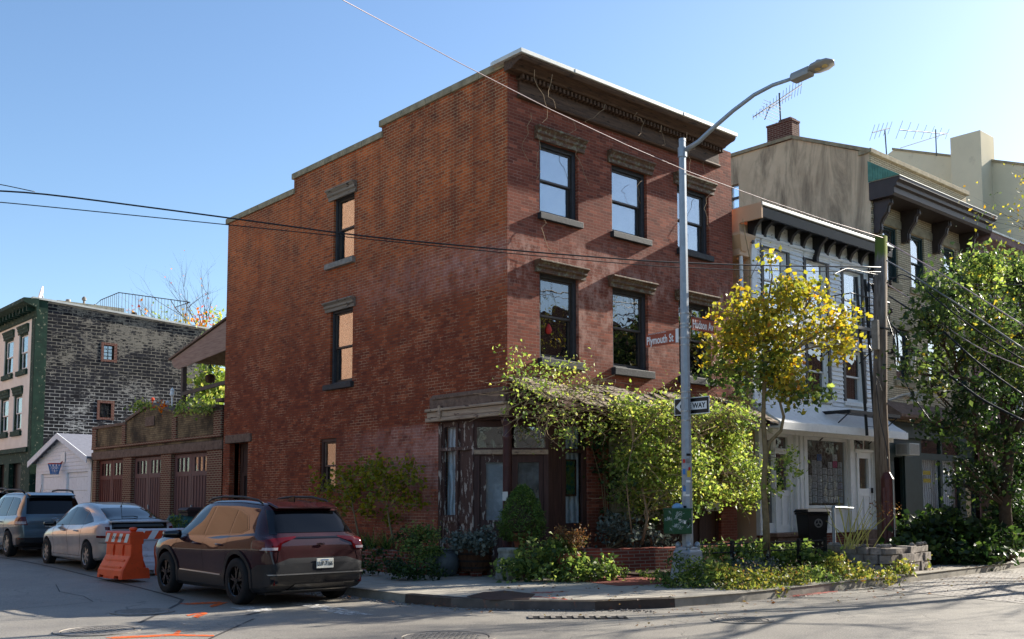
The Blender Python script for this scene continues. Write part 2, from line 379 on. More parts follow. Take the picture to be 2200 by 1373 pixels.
c = M.mix(M.map(M.noise(1.2, 5), .3, .7), srgb(198, 174, 142), srgb(220, 196, 162)); c = M.mix(M.math('MULTIPLY', f, 0.85), c, srgb(84, 72, 62)); M.setc(c); M.bump(M.noise(14, 5), 0.25, 0.02); MT['stucco_grey'] = M.m
MT['stucco_beige'] = simple('beige_stucco', srgb(214, 204, 176), 0.9, 0.1, var=0.06, scale=0.8, bump=0.2, bscale=8, dirt=srgb(170, 160, 136), dirtamt=(0.6, 0.9))
MT['stucco_bounce_peach'] = simple('tan_stucco_peach_bounce', srgb(212, 178, 146), 0.9, 0.1, var=0.07, scale=1, bump=0.1)
MT['copper'] = simple('green_copper_roofing', srgb(86, 136, 120), 0.6, 0.3, var=0.25)
MT['brown_paint'] = simple('dark_brown_cornice_paint', srgb(54, 44, 40), 0.5, 0.4, var=0.2, scale=5)
MT['door_maroon'] = wood('dull_maroon_door_paint', srgb(116, 84, 80), srgb(100, 68, 64), rough=0.6)
MT['door_maroon2'] = wood('red_brown_door_paint', srgb(108, 58, 50), srgb(96, 50, 44), rough=0.6)
MT['deck_wood'] = wood('weathered_deck_plywood', srgb(170, 140, 122), srgb(134, 106, 92), axis='y')
MT['post_wood'] = wood('grey_timber', srgb(110, 96, 86), srgb(78, 66, 58))
MT['pole_wood'] = wood('weathered_pole_wood', srgb(122, 108, 96), srgb(76, 64, 56), rough=0.85)
M = NT('mossy_pole', 0.9, 0.1); z = M.sep()[2]; n = M.noise(1.5, 6, .65, M.scalev(M.pos(), (16, 16, 1.2)))
c = M.mix(M.map(n, .3, .7), srgb(150, 136, 122), srgb(84, 72, 62)); c = M.mix(M.map(M.math('ADD', z, M.map(n, 0, 1, -.4, .4)), 7.5, 7.7), c, srgb(104, 112, 48)); M.setc(c); M.bump(n, 0.6, 0.01); MT['pole_moss'] = M.m
def clap():
    M = NT('peeling_white_clapboard', 0.7, 0.2); n = M.noise(1.6, 7, 0.7, M.scalev(M.pos(), (3, 3, 9)))
    f = M.map(n, 0.60, 0.63); c = M.mix(M.map(M.noise(2, 4), .3, .7), srgb(248, 248, 246), srgb(240, 241, 241)); c = M.mix(f, c, srgb(128, 124, 118)); M.setc(c)
    M.bump(M.math('SUBTRACT', M.noise(30, 3), M.math('MULTIPLY', f, 1.5)), 0.4, 0.006); return M.m
MT['clap'] = clap()
MT['galv'] = simple('galvanised_steel', srgb(148, 156, 162), 0.42, 0.5, 0.35, var=0.12, scale=9)
MT['alu'] = simple('brushed_aluminium', srgb(170, 170, 168), 0.35, 0.5, 0.6, var=0.1)
MT['antenna'] = simple('antenna_metal', srgb(90, 84, 76), 0.5, 0.5, 0.4, var=0.2)
MT['wire'] = simple('black_cable', srgb(26, 26, 28), 0.5, 0.4)
MT['wire_pale'] = simple('bright_cable', srgb(176, 152, 150), 0.5, 0.4, 0.0, var=0.05)
MT['wire_grey'] = simple('grey_cable', srgb(120, 118, 114), 0.5, 0.4)
MT['green_box'] = simple('bottle_green_enamel', srgb(24, 74, 48), 0.4, 0.45, var=0.2, scale=6, dirt=srgb(70, 110, 90), dirtamt=(0.66, 0.75))
MT['white_ink'] = simple('white_marker', srgb(214, 220, 214), 0.6, 0.3, var=0.1)
MT['black_ink'] = simple('black_marker', srgb(20, 20, 22), 0.6, 0.3, var=0.1)
MT['blue_ink'] = simple('blue_sticker_ink', srgb(60, 120, 180), 0.6, 0.3, var=0.1)
MT['red_ink'] = simple('red_sticker_ink', srgb(180, 50, 44), 0.6, 0.3, var=0.1)
MT['yellow_ink'] = simple('yellow_sticker_ink', srgb(222, 190, 60), 0.6, 0.3, var=0.1)
MT['pink_ink'] = simple('pink_flyer_ink', srgb(214, 84, 130), 0.6, 0.3, var=0.1)
MT['teal_ink'] = simple('teal_poster_paper', srgb(30, 128, 124), 0.6, 0.3, var=0.1)
MT['paper'] = simple('white_paper', srgb(206, 204, 196), 0.8, 0.2, var=0.06, scale=20)
MT['sign_brown'] = simple('brown_sign_film', srgb(152, 66, 38), 0.4, 0.4, var=0.05)
MT['sign_white'] = simple('white_sign_film', srgb(226, 226, 222), 0.4, 0.4, var=0.04)
MT['sign_black'] = simple('black_sign_film', srgb(20, 20, 22), 0.35, 0.4, var=0.05)
MT['plastic_black'] = simple('black_bin_plastic', srgb(24, 25, 27), 0.5, 0.4, var=0.2)
MT['plastic_brown'] = simple('dark_brown_bin_plastic', srgb(58, 44, 42), 0.5, 0.4, var=0.2)
MT['orange'] = simple('orange_barrier_plastic', srgb(222, 76, 32), 0.42, 0.45, var=0.12, scale=5, dirt=srgb(140, 60, 40), dirtamt=(0.62, 0.85))
MT['barrier_white'] = simple('scuffed_white_plastic', srgb(206, 202, 204), 0.45, 0.4, var=0.08, scale=5, dirt=srgb(140, 134, 130), dirtamt=(0.6, 0.8))
MT['barrel_wood'] = wood('stained_barrel_oak', srgb(108, 74, 50), srgb(66, 46, 34), chip=srgb(44, 34, 30))
MT['hoop'] = simple('rusty_hoop', srgb(58, 48, 44), 0.6, 0.4, 0.3)
MT['pot_metal'] = simple('dull_zinc_pot', srgb(92, 100, 104), 0.5, 0.45, 0.3, var=0.3, scale=4)
MT['terracotta'] = simple('terracotta', srgb(142, 86, 62), 0.85, 0.2, var=0.2, scale=8, dirt=srgb(96, 76, 62))
MT['concrete'] = simple('aged_cast_concrete', srgb(142, 140, 128), 0.9, 0.15, var=0.2, scale=6, dirt=srgb(100, 100, 84), bump=0.4)
MT['stone'] = simple('rough_fieldstone', srgb(136, 128, 120), 0.9, 0.15, var=0.45, scale=4, dirt=srgb(84, 78, 70), bump=0.6, bscale=18)
MT['soil'] = simple('dark_soil', srgb(56, 44, 36), 0.95, 0.1, var=0.4, scale=12, bump=0.6, bscale=25)
MT['iron_black'] = simple('black_iron', srgb(28, 28, 30), 0.5, 0.4, 0.2)
MT['guard_red'] = simple('red_brown_pipe_paint', srgb(92, 50, 46), 0.5, 0.4, var=0.2)
MT['lens_amber'] = simple('led_lens', srgb(214, 186, 120), 0.3, 0.5)
MT['lamp_grey'] = simple('lamp_housing_grey', srgb(150, 148, 142), 0.5, 0.4, 0.2, var=0.06)
MT['cornbronze'] = simple('ac_plastic', srgb(206, 206, 200), 0.5, 0.4, var=0.05)
MT['dark_in'] = simple('dark_room_backing', srgb(34, 34, 36), 0.95, 0.1, var=0.5, scale=3)  # dark sheets behind the panes stand in for unlit rooms
MT['roof_dark'] = simple('dark_roof_felt', srgb(72, 70, 72), 0.9, 0.1)
MT['lead_white'] = simple('white_garage_paint', srgb(226, 228, 230), 0.7, 0.2, var=0.06, dirt=srgb(160, 152, 146), dirtamt=(0.6, 0.8))
def glass(name, refl=0.35, tint=(0.85, 0.88, 0.9, 1), wav=0.0):
    m = bpy.data.materials.new(name); m.use_nodes = True; t = m.node_tree; t.nodes.clear()
    o = t.nodes.new('ShaderNodeOutputMaterial'); mx = t.nodes.new('ShaderNodeMixShader'); tr = t.nodes.new('ShaderNodeBsdfTransparent'); gl = t.nodes.new('ShaderNodeBsdfGlossy')
    tr.inputs[0].default_value = tint; gl.inputs['Roughness'].default_value = 0.015; gl.inputs[0].default_value = (0.95, 0.95, 0.95, 1)
    lf = t.nodes.new('ShaderNodeLayerWeight'); lf.inputs[0].default_value = 0.5; lw = t.nodes.new('ShaderNodeMath'); lw.operation = 'POWER'; lw.inputs[1].default_value = 4.0; t.links.new(lf.outputs['Facing'], lw.inputs[0])
    mr = t.nodes.new('ShaderNodeMapRange'); mr.inputs[1].default_value = 0.0; mr.inputs[2].default_value = 1.0; mr.inputs[3].default_value = refl; mr.inputs[4].default_value = 0.9
    t.links.new(lw.outputs[0], mr.inputs[0]); t.links.new(mr.outputs[0], mx.inputs[0]); t.links.new(tr.outputs[0], mx.inputs[1]); t.links.new(gl.outputs[0], mx.inputs[2]); t.links.new(mx.outputs[0], o.inputs[0])
    if wav:
        g = t.nodes.new('ShaderNodeNewGeometry'); n = t.nodes.new('ShaderNodeTexNoise'); n.inputs['Scale'].default_value = 3.0; n.inputs['Detail'].default_value = 1
        b = t.nodes.new('ShaderNodeBump'); b.inputs['Strength'].default_value = wav; b.inputs['Distance'].default_value = 0.02
        t.links.new(g.outputs['Position'], n.inputs['Vector']); t.links.new(n.outputs[0], b.inputs['Height']); t.links.new(b.outputs[0], gl.inputs['Normal'])
    return m
MT['glass'] = glass('old_window_glass', 0.24, wav=0.2)
MT['glass_shop'] = glass('shop_glass', 0.02, wav=0.2)
MT['glass_dim'] = glass('dusty_glass', 0.16, (0.5, 0.52, 0.54, 1), wav=0.2)
MT['glass_car'] = glass('tinted_car_glass', 0.22, (0.10, 0.11, 0.12, 1))
def curtain(name, c1, c2, scale=30, wave=True):
    M = NT(name, 0.95, 0.05); x, y, z = M.sep(); u = M.math('ADD', x, y)
    w = M.math('SINE', M.math('ADD', M.math('MULTIPLY', u, scale), M.math('MULTIPLY', M.noise(2, 3), 9)))
    f = M.map(w, -1, 1); M.setc(M.mix(f, c1, c2)); M.bump(w, 0.5, 0.02); return M.m
MT['curtain_white'] = curtain('white_lace_curtain', srgb(236, 240, 238), srgb(160, 166, 166), 45)
MT['curtain_grey'] = curtain('grey_net_curtain', srgb(140, 142, 138), srgb(90, 92, 90), 50)
MT['blind_sky_tint'] = simple('sky_tinted_blind', srgb(92, 124, 156), 0.9, 0.1, var=0.05)  # tinted blue in place of sky mirrored in the upper panes
def lace():
    M = NT('dark_lace', 0.95, 0.05); v = M.n('ShaderNodeTexVoronoi'); v.inputs['Scale'].default_value = 22; M.l(M.pos(), v.inputs['Vector'])
    M.setc(M.mix(M.map(v.outputs['Distance'], 0.1, 0.4), srgb(128, 124, 118), srgb(52, 50, 48))); return M.m
MT['lace'] = lace()
def floral():
    M = NT('floral_lace', 0.95, 0.05); M.setc(M.mix(M.map(M.noise(14, 4, .6), 0.48, 0.56), srgb(150, 150, 138), srgb(92, 88, 80))); return M.m
MT['floral'] = floral()
def leafmat(name, stops, trans=0.45, rough=0.5, clump=None, spec=0.35):
    M = NT(name, rough, spec); g = M.n('ShaderNodeNewGeometry')
    c = M.ramp(g.outputs['Random Per Island'], stops)
    n = M.map(M.noise(1.8, 3), 0.35, 0.65)
    if clump: c = M.mix(M.math('MULTIPLY', n, 0.65), c, clump)
    M.setc(c); tr = M.n('ShaderNodeBsdfTranslucent'); mx = M.n('ShaderNodeMixShader'); mx.inputs[0].default_value = trans
    c2 = M.mix(0.55, c, (0.55, 0.6, 0.1, 1), 'MULTIPLY'); hs = M.n('ShaderNodeHueSaturation'); hs.inputs['Saturation'].default_value = 1.06; hs.inputs['Value'].default_value = 1.7; M.l(c, hs.inputs['Color'])
    M.l(hs.outputs[0], tr.inputs[0]); o = M.t.nodes['Material Output']
    M.l(M.b.outputs[0], mx.inputs[1]); M.l(tr.outputs[0], mx.inputs[2]); M.l(mx.outputs[0], o.inputs[0]); return M.m
S = srgb
MT['leaf_green'] = leafmat('green_leaf', [(0, S(52, 72, 38)), (0.5, S(92, 114, 56)), (1, S(146, 158, 80))])
MT['leaf_lime'] = leafmat('lime_vine_leaf', [(0, S(78, 100, 46)), (0.4, S(128, 148, 66)), (0.8, S(170, 182, 92)), (1, S(188, 178, 96))], 0.42)
MT['leaf_dark'] = leafmat('dark_leaf', [(0, S(26, 44, 22)), (0.6, S(48, 70, 32)), (1, S(88, 108, 48))], 0.3)
MT['leaf_yellow'] = leafmat('autumn_yellow_leaf', [(0, S(96, 104, 44)), (0.3, S(148, 142, 54)), (0.65, S(184, 170, 62)), (0.9, S(206, 172, 62)), (1, S(184, 112, 48))], 0.45, clump=S(104, 116, 46))
MT['leaf_olive'] = leafmat('olive_yellow_leaf', [(0, S(84, 92, 26)), (0.5, S(120, 124, 34)), (1, S(158, 146, 40))], 0.4)
MT['leaf_grey'] = leafmat('dusty_rose_leaf', [(0, S(62, 72, 64)), (0.6, S(92, 102, 92)), (1, S(128, 134, 122))], 0.2)
MT['leaf_conifer'] = leafmat('conifer_green', [(0, S(46, 70, 30)), (0.5, S(72, 100, 40)), (1, S(108, 134, 56))], 0.25)
MT['leaf_rust'] = leafmat('rusty_seedheads', [(0, S(94, 62, 44)), (0.5, S(130, 86, 52)), (1, S(110, 104, 60))], 0.3)
MT['leaf_weed'] = leafmat('weedy_leaf', [(0, S(70, 84, 38)), (0.5, S(118, 128, 56)), (0.85, S(164, 156, 76)), (1, S(160, 118, 70))], 0.4)
MT['leaf_tree'] = leafmat('street_tree_leaf', [(0, S(44, 62, 34)), (0.5, S(78, 98, 50)), (0.95, S(128, 144, 70)), (1, S(186, 160, 60))], 0.35)
MT['leaf_orange'] = leafmat('orange_leaf', [(0, S(196, 140, 40)), (0.6, S(206, 112, 40)), (1, S(160, 60, 50))], 0.5)
MT['bark'] = simple('smooth_bark', srgb(132, 116, 86), 0.9, 0.1, var=0.25, scale=12, bump=0.4)
MT['bark_dark'] = simple('dark_bark', srgb(78, 66, 56), 0.9, 0.1, var=0.3, scale=12, bump=0.5)
MT['vine_stem'] = simple('dry_vine_stem', srgb(156, 132, 104), 0.85, 0.15, var=0.3, scale=15)
MT['straw'] = simple('pale_yellow_stalk', srgb(176, 168, 92), 0.8, 0.2, var=0.2)
MT['asphalt'] = None
M = NT('worn_asphalt', 0.62, 0.5); n1 = M.noise(0.35, 5, 0.6); n2 = M.noise(42, 4, 0.85); n3 = M.noise(2.2, 6, 0.7)
c = M.mix(M.map(n1, .35, .65), srgb(114, 109, 101), srgb(138, 132, 121)); c = M.mix(M.map(n2, .5, .66, 0, .6), c, srgb(186, 178, 166)); c = M.mix(M.map(n2, .48, .34, 0, .45), c, srgb(66, 66, 66)); c = M.mix(M.map(n3, .56, .72, 0, .4), c, srgb(76, 76, 76))
v = M.n('ShaderNodeTexVoronoi', feature='DISTANCE_TO_EDGE'); v.inputs['Scale'].default_value = 0.33; 
vv = M.n('ShaderNodeVectorMath', operation='ADD'); M.l(M.pos(), vv.inputs[0]); nn = M.n('ShaderNodeTexNoise'); nn.inputs['Scale'].default_value = 1.3; nn.inputs['Detail'].default_value = 5; M.l(M.pos(), nn.inputs['Vector']); M.l(nn.outputs['Color'], vv.inputs[1]); M.l(vv.outputs[0], v.inputs['Vector'])
cr = M.math('MULTIPLY', M.map(v.outputs['Distance'], 0.006, 0.0), M.map(n1, .45, .55)); c = M.mix(M.math('MULTIPLY', cr, 0.75), c, srgb(44, 44, 44)); M.setc(c); M.bump(M.math('SUBTRACT', n2, cr), 0.5, 0.01); MT['asphalt'] = M.m
M = NT('sidewalk_concrete', 0.9, 0.2); n1 = M.noise(0.8, 6, 0.6); n2 = M.noise(70, 3, .8)
c = M.mix(M.map(n1, .35, .65), srgb(158, 150, 136), srgb(178, 170, 154)); c = M.mix(M.map(n2, .4, .75, 0, .4), c, srgb(120, 118, 112)); x, y, z = M.sep()
j = M.math('MINIMUM', M.math('ABSOLUTE', M.math('SUBTRACT', M.math('FRACT', M.math('MULTIPLY', x, 0.62)), 0.5)), M.math('ABSOLUTE', M.math('SUBTRACT', M.math('FRACT', M.math('MULTIPLY', y, 0.62)), 0.5)))
jf = M.map(j, 0.010, 0.004); c = M.mix(M.math('MULTIPLY', jf, 0.7), c, srgb(70, 68, 64)); M.setc(c); M.bump(M.math('SUBTRACT', n2, M.math('MULTIPLY', jf, 2)), 0.35, 0.01); MT['sidewalk'] = M.m
M = NT('granite_setts', 0.8, 0.3); x, y, z = M.sep()
b = M.n('ShaderNodeTexBrick'); b.offset = 0.5; b.inputs['Scale'].default_value = 1; b.inputs['Brick Width'].default_value = 0.30; b.inputs['Row Height'].default_value = 0.14; b.inputs['Mortar Size'].default_value = 0.022; b.inputs['Mortar Smooth'].default_value = 0.6
b.inputs['Color1'].default_value = srgb(150, 144, 138); b.inputs['Color2'].default_value = srgb(178, 172, 162); b.inputs['Mortar'].default_value = srgb(78, 72, 66)
M.l(M.comb(M.math('ADD', y, M.map(M.noise(3, 3), 0, 1, -.03, .03)), M.math('ADD', x, M.map(M.noise(2.5, 3), 0, 1, -.05, .05))), b.inputs['Vector']); M.setc(M.mix(M.map(M.noise(1, 5), .4, .7, 0, .5), b.outputs['Color'], srgb(120, 114, 106))); M.bump(M.math('SUBTRACT', M.noise(12, 3), M.math('MULTIPLY', b.outputs['Fac'], 1.6)), 0.8, 0.03); MT['setts'] = M.m
MT['brick_pave'] = brickmat('brick_paving', srgb(150, 84, 70), srgb(124, 68, 58), srgb(110, 96, 88), w=0.2, h=0.1, dark=0.3)
MT['patch'] = simple('pale_asphalt_patch', srgb(176, 170, 160), 0.9, 0.2, var=0.15, scale=4, bump=0.4, bscale=80)
MT['kerb'] = simple('bluestone_kerb', srgb(140, 134, 122), 0.8, 0.25, var=0.25, scale=4, bump=0.3)
MT['kerb_steel'] = simple('worn_steel_kerb_face', srgb(76, 68, 64), 0.45, 0.5, 0.5, var=0.3, scale=5, dirt=srgb(120, 76, 58), dirtamt=(0.58, 0.72))
MT['rust'] = simple('rusted_iron_plate', srgb(84, 66, 58), 0.75, 0.3, 0.3, var=0.3, scale=10, bump=0.6, bscale=60)
MT['castiron'] = simple('worn_cast_iron', srgb(130, 124, 116), 0.6, 0.4, 0.3, var=0.25, scale=9, bump=0.5, bscale=40)
def paint_mark(name, col, thr):
    m = NT(name, 0.8, 0.2); al = m.map(m.noise(9, 6, .75), *thr); m.setc(col); m.l(al, m.b.inputs['Alpha']); return m.m
MT['paint_white'] = paint_mark('worn_white_road_paint', srgb(206, 202, 194), (0.44, 0.56)); MT['paint_faint'] = paint_mark('pale_road_scuffs', srgb(170, 166, 158), (0.52, 0.68))
MT['paint_orange'] = paint_mark('orange_spray_paint', srgb(218, 96, 40), (0.38, 0.52))
MT['paint_red'] = paint_mark('faded_red_spray_paint', srgb(188, 84, 70), (0.44, 0.62))
MT['brick_grey'] = brickmat('grey_brick', srgb(128, 126, 122), srgb(108, 106, 104), srgb(120, 116, 110), dark=0.3)
# ================================================================ ground
def struct(mb, name, mat, kind='structure', **k):
    return tag(mb.build(name, mat, **k), kind=kind)
SW = 0.14
g = MB()
for (ya, yb) in ((-150, 17), (17, 70), (70, 400)):
    g.quad([(-150, ya, gz(0, ya)), (400, ya, gz(0, ya)), (400, yb, gz(0, yb)), (-150, yb, gz(0, yb))])
struct(g, 'road', MT['asphalt'], recalc=False)
KERB = [(9.62, 17), (9.55, 14.2), (9.52, 13.3), (9.66, 12.3), (10.1, 11.35), (10.95, 10.5), (12.2, 10.02), (13.7, 9.86), (20.5, 10.1), (29, 10.6), (60, 11.2)]
m = MB(); m.quad([(x, y, SW) for x, y in KERB]+[(60, 17, SW)])
m.quad([(9.62, 17, SW), (60, 17, SW), (60, 70, SW+gz(0, 70)), (9.62, 70, SW+gz(0, 70))])
struct(m, 'pavement', MT['sidewalk'], recalc=False)
def offs(path, d):
    out = []
    for i, p in enumerate(path):
        a = Vector(path[max(0, i-1)]); b = Vector(path[min(len(path)-1, i+1)]); t = (b-a).normalized(); out.append((p[0]+t.y*d, p[1]-t.x*d))
    return out
def kerb(path, name, mat, w=0.17, h=SW+0.004, drop=None):
    m = MB(); o = offs(path, w*0.0); i_ = offs(path, -w); q = []
    for (x, y), (u, v) in zip(o, i_):
        z = gz(x, y); hh = h+z; q.append([(x, y, z-0.02), (x+(u-x)*.12, y+(v-y)*.12, hh), (u, v, hh), (u, v, z-0.02)])
    m.loops(q); return struct(m, name, mat)
kerb([(9.62, 70), (9.62, 17), (9.55, 14.2), (9.52, 13.3)], 'kerb', MT['kerb'])
kerb([(9.52, 13.3), (9.66, 12.3), (10.1, 11.35), (10.95, 10.5), (12.2, 10.02)], 'kerb', MT['kerb_steel'], h=SW+0.006)
kerb([(12.2, 10.02), (13.7, 9.86), (20.5, 10.1), (29, 10.6), (60, 11.2)], 'kerb', MT['kerb'])
m = MB(); m.quad([(17.6, 10.0, .005), (16.7, 6.6, .005), (15.9, 3, .005), (15.2, -2, .005), (90, -2, .005), (90, 11.4, .005)]); struct(m, 'cobbled_road', MT['setts'], recalc=False)
m = MB(); m.quad([(13.2, 12.1, SW+.004), (16.6, 11.2, SW+.004), (17.2, 13.3, SW+.004), (13.6, 14.0, SW+.004)]); struct(m, 'brick_path', MT['brick_pave'], recalc=False)
def patch(name, pts, mat, z=0.006, px=True, zz=0.0):
    m = MB(); P = [onZ(x, y, zz) for x, y in pts] if px else pts
    m.quad([(p[0], p[1], zz+z) for p in P]); return struct(m, name, mat, recalc=False)
patch('road_marking', [(603, 1292), (668, 1296), (805, 1322), (738, 1322)], MT['paint_white'])
patch('road_marking', [(492, 1305), (580, 1303), (585, 1312), (545, 1316)], MT['paint_white'])
patch('road_marking', [(385, 1297), (470, 1293), (490, 1295), (456, 1306), (450, 1303), (462, 1297), (400, 1300)], MT['paint_orange'])
patch('road_marking', [(225, 1370), (372, 1363), (382, 1355), (390, 1356), (384, 1364), (460, 1365), (460, 1368), (372, 1367), (240, 1373)], MT['paint_orange'])
patch('road_marking', [(400, 1322), (436, 1316), (448, 1318), (425, 1328), (414, 1326), (424, 1320), (404, 1324)], MT['paint_orange'])
patch('road_marking', [(1975, 1242), (2110, 1226), (2112, 1229), (2040, 1240), (1980, 1247)], MT['paint_red'], z=.012)
patch('road_marking', [(1690, 1279), (1800, 1270), (1800, 1273), (1700, 1284)], MT['paint_red'], z=.012)
patch('pavement_marking', [(1130, 1278), (1215, 1287), (1225, 1290), (1150, 1284)], MT['paint_red'], z=.006, zz=SW)
patch('pavement_marking', [(1140, 1273), (1225, 1270), (1218, 1273), (1150, 1276)], MT['paint_red'], z=.006, zz=SW)
patch('road_patch', [(300, 1352), (345, 1343), (470, 1334), (560, 1320), (530, 1345), (440, 1360)], MT['paint_faint'], z=.008)
# cracks sealed with tar
m = MB()
def tar(pts, w=0.035):
    P = [onZ(x, y, 0) for x, y in pts]; P = [(p[0], p[1]) for p in P]; a = offs(P, w); b = offs(P, -w)
    for i in range(len(P)-1): m.quad([(a[i][0], a[i][1], .004+gz(*P[i])), (a[i+1][0], a[i+1][1], .004+gz(*P[i+1])), (b[i+1][0], b[i+1][1], .004+gz(*P[i+1])), (b[i][0], b[i][1], .004+gz(*P[i]))])
tar([(0, 1213), (60, 1221), (130, 1233), (200, 1247), (300, 1266), (360, 1279), (392, 1289), (385, 1297), (360, 1310), (300, 1338)], .028)
tar([(120, 1262), (128, 1275), (180, 1283), (200, 1293), (140, 1300), (50, 1307), (0, 1315)], .009)
tar([(545, 1330), (500, 1350), (450, 1373)], .02)
tar([(580, 1310), (530, 1322)], .04)
struct(m, 'tar_seam', simple('black_tar', srgb(66, 64, 62), 0.7, 0.3, var=.3, scale=9), recalc=False)
def disc_cover(name, label, cx, cy, r, z, mat, rings=True, group=None, pattern='ring'):
    t = thing(name, label, 'manhole cover', (cx, cy, z), 0, group)
    m = MB(); m.lathe([(r+.09, 0.002), (r+.09, 0.012), (r+.02, 0.014), (r+.015, 0.002)], (cx, cy, z), 40); m.build('frame', MT['castiron'], t)
    m = MB(); m.lathe([(0.001, 0.002), (0.001, 0.010), (r, 0.010), (r, 0.002)], (cx, cy, z), 40)
    for k in range(-5, 6):
        for j in range(-5, 6):
            x, y = k*r/5.6, j*r/5.6
            if x*x+y*y < (r*.85)**2: m.box(cx+x-.03*r, cx+x+.03*r, cy+y-.03*r, cy+y+.03*r, z+.010, z+.016)
    m.build('lid', mat, t); return t
p = onZ(210, 1356); disc_cover('manhole_cover', 'round manhole cover on the sun and shade line, nearest the left edge', p[0], p[1], .42, 0.0, MT['castiron'])
p = onZ(306, 1315); disc_cover('manhole_cover', 'round manhole cover in the shade beside the orange spray arrow', p[0], p[1], .36, 0.0, MT['castiron'])
p = onZ(958, 1370); disc_cover('manhole_cover', 'large round manhole cover cut by the bottom edge of the view', p[0], p[1], .5, 0.0, MT['castiron'])
p = onZ(1595, 1333); disc_cover('manhole_cover', 'small round manhole cover in the sunlit road below the lamp post weeds', p[0], p[1], .33, 0.0, MT['castiron'])
t = thing('drain_grate', 'slotted iron drain grate in the gutter below the corner kerb', 'drain grate', (10.2, 10.1, 0))
m = MB(); A = Vector((9.72, 10.62, .008)); B = Vector((10.75, 9.72, .008)); d = (B-A).normalized(); nrm = Vector((-d.y, d.x, 0))
for k in range(9):
    a = A+d*(k*.155); m.hexa([a, a+d*.06, a+d*.06-nrm*.34, a-nrm*.34]+[q+Vector((0, 0, .012)) for q in (a, a+d*.06, a+d*.06-nrm*.34, a-nrm*.34)])
m.build('bars', MT['castiron'], t)
m = MB(); m.quad([A+Vector((0, 0, -.002)), B+Vector((0, 0, -.002)), B-nrm*.34+Vector((0, 0, -.002)), A-nrm*.34+Vector((0, 0, -.002))]); m.build('sump', MT['black_paint'], t)
q = [onZ(*p, SW) for p in ((1003, 1282), (1052, 1290), (1135, 1289), (1150, 1277), (1085, 1270), (1040, 1273))]
m = MB(); m.loops([[(a, b, SW+.001) for a, b, _ in q], [(a, b, SW+.010) for a, b, _ in q]])
tag(m.build('iron_plate', MT['rust']), 'rusty textured iron plate set in the corner pavement', 'cover plate')
# ================================================================ windows
def window(parent, fr, a0, a1, z0, z1, rd=0.2, trim='frame_dark', sash='sash_dark', gl='glass', back=('curtain_grey',), fw=0.07, sw=0.055, meet=0.5, lintel=None, sill=None, name='window', bd=0.10, trim_side=None):
    m = MB(); D = -rd
    for q in ((a0, a0+fw, z0, z1), (a1-fw, a1, z0, z1), (a0+fw, a1-fw, z1-fw, z1), (a0+fw, a1-fw, z0, z0+fw*.8)): fr.box(m, q[0], q[1], D-.10, D+.04, q[2], q[3])
    w = m.build(name, MT[trim], parent, bevel=.006)
    i0, i1, j0, j1 = a0+fw, a1-fw, z0+fw*.8, z1-fw; zm = j0+(j1-j0)*meet
    for nm, (b0, b1), dd in (('lower_sash', (j0, zm+.02), -.05), ('upper_sash', (zm-.02, j1), -.01)):
        m = MB()
        for q in ((i0, i0+sw, b0, b1), (i1-sw, i1, b0, b1), (i0+sw, i1-sw, b1-sw*.8, b1), (i0+sw, i1-sw, b0, b0+sw*(1.2 if nm == 'lower_sash' else .8))): fr.box(m, q[0], q[1], D+dd-.035, D+dd, q[2], q[3])
        m.build(nm, MT[sash], w, bevel=.004)
        m = MB(); fr.box(m, i0+sw-.005, i1-sw+.005, D+dd-.024, D+dd-.018, b0+sw*.8, b1-sw*.7); m.build('pane', MT[gl], w)
    zz = j0
    for k, bk in enumerate(back):
        mt, fz = bk if isinstance(bk, tuple) else (bk, 1.0)
        z2 = j0+(j1-j0)*fz; m = MB(); fr.box(m, i0-.01, i1+.01, D-bd-.03, D-bd, zz, z2); m.build('curtain' if 'curt' in mt or 'lace' in mt else 'blind', MT[mt], w); zz = z2
    if lintel:
        (l0, l1, lz0, lz1, prj, lm) = lintel; m = MB(); h = lz1-lz0
        fr.sweep(m, [(0.0, lz0), (prj*.35, lz0), (prj*.35, lz0+h*.3), (prj*.6, lz0+h*.42), (prj*.6, lz0+h*.62), (prj*.85, lz0+h*.78), (prj, lz0+h*.84), (prj, lz1-.012), (prj*.9, lz1), (0, lz1)], l0, l1)
        m.build('lintel', MT[lm], w, bevel=.004)
    if sill:
        (s0, s1, sz0, sz1, prj, sm) = sill; m = MB(); fr.box(m, s0, s1, -rd+.04, prj, sz0, sz1); m.build('sill', MT[sm], w, bevel=.012)
    return w
def railbars(m, A, B, n, r, z0, z1):
    for k in range(n+1):
        p = Vector(A).lerp(Vector(B), k/n); m.cyl((p.x, p.y, z0), (p.x, p.y, z1), r, n=5)
# ================================================================ corner brick house
BH = thing('brick_house', 'three storey red brick corner house with a vine covered old shopfront', 'house', (13.4, 15.25, 0))
fs, ff = frX(13.4), frY(15.25)
def topside(a): return 10.55 if a < 19.81 else (10.27 if a < 23.97 else 9.85)
topside.brk = [19.81, 23.97]
m = MB()
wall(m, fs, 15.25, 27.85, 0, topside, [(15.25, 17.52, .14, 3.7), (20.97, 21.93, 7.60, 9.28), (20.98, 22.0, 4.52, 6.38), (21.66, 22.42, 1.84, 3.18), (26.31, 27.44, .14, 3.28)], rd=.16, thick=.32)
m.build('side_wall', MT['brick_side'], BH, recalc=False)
m = MB()
W1, W2, W3 = (14.29, 15.45), (16.52, 17.72), (18.83, 20.05)
hol = [(13.4, 15.7, .14, 3.7), (16.35, 20.35, .14, 3.6)]
for w in (W1, W2, W3): hol += [(w[0], w[1], 7.62, 9.22), (w[0], w[1], 4.55, 6.40)]
wall(m, ff, 13.4, 21.0, 0, 10.5, hol, rd=.16, thick=.3)
m.build('front_wall', MT['brick_front'], BH, recalc=False)
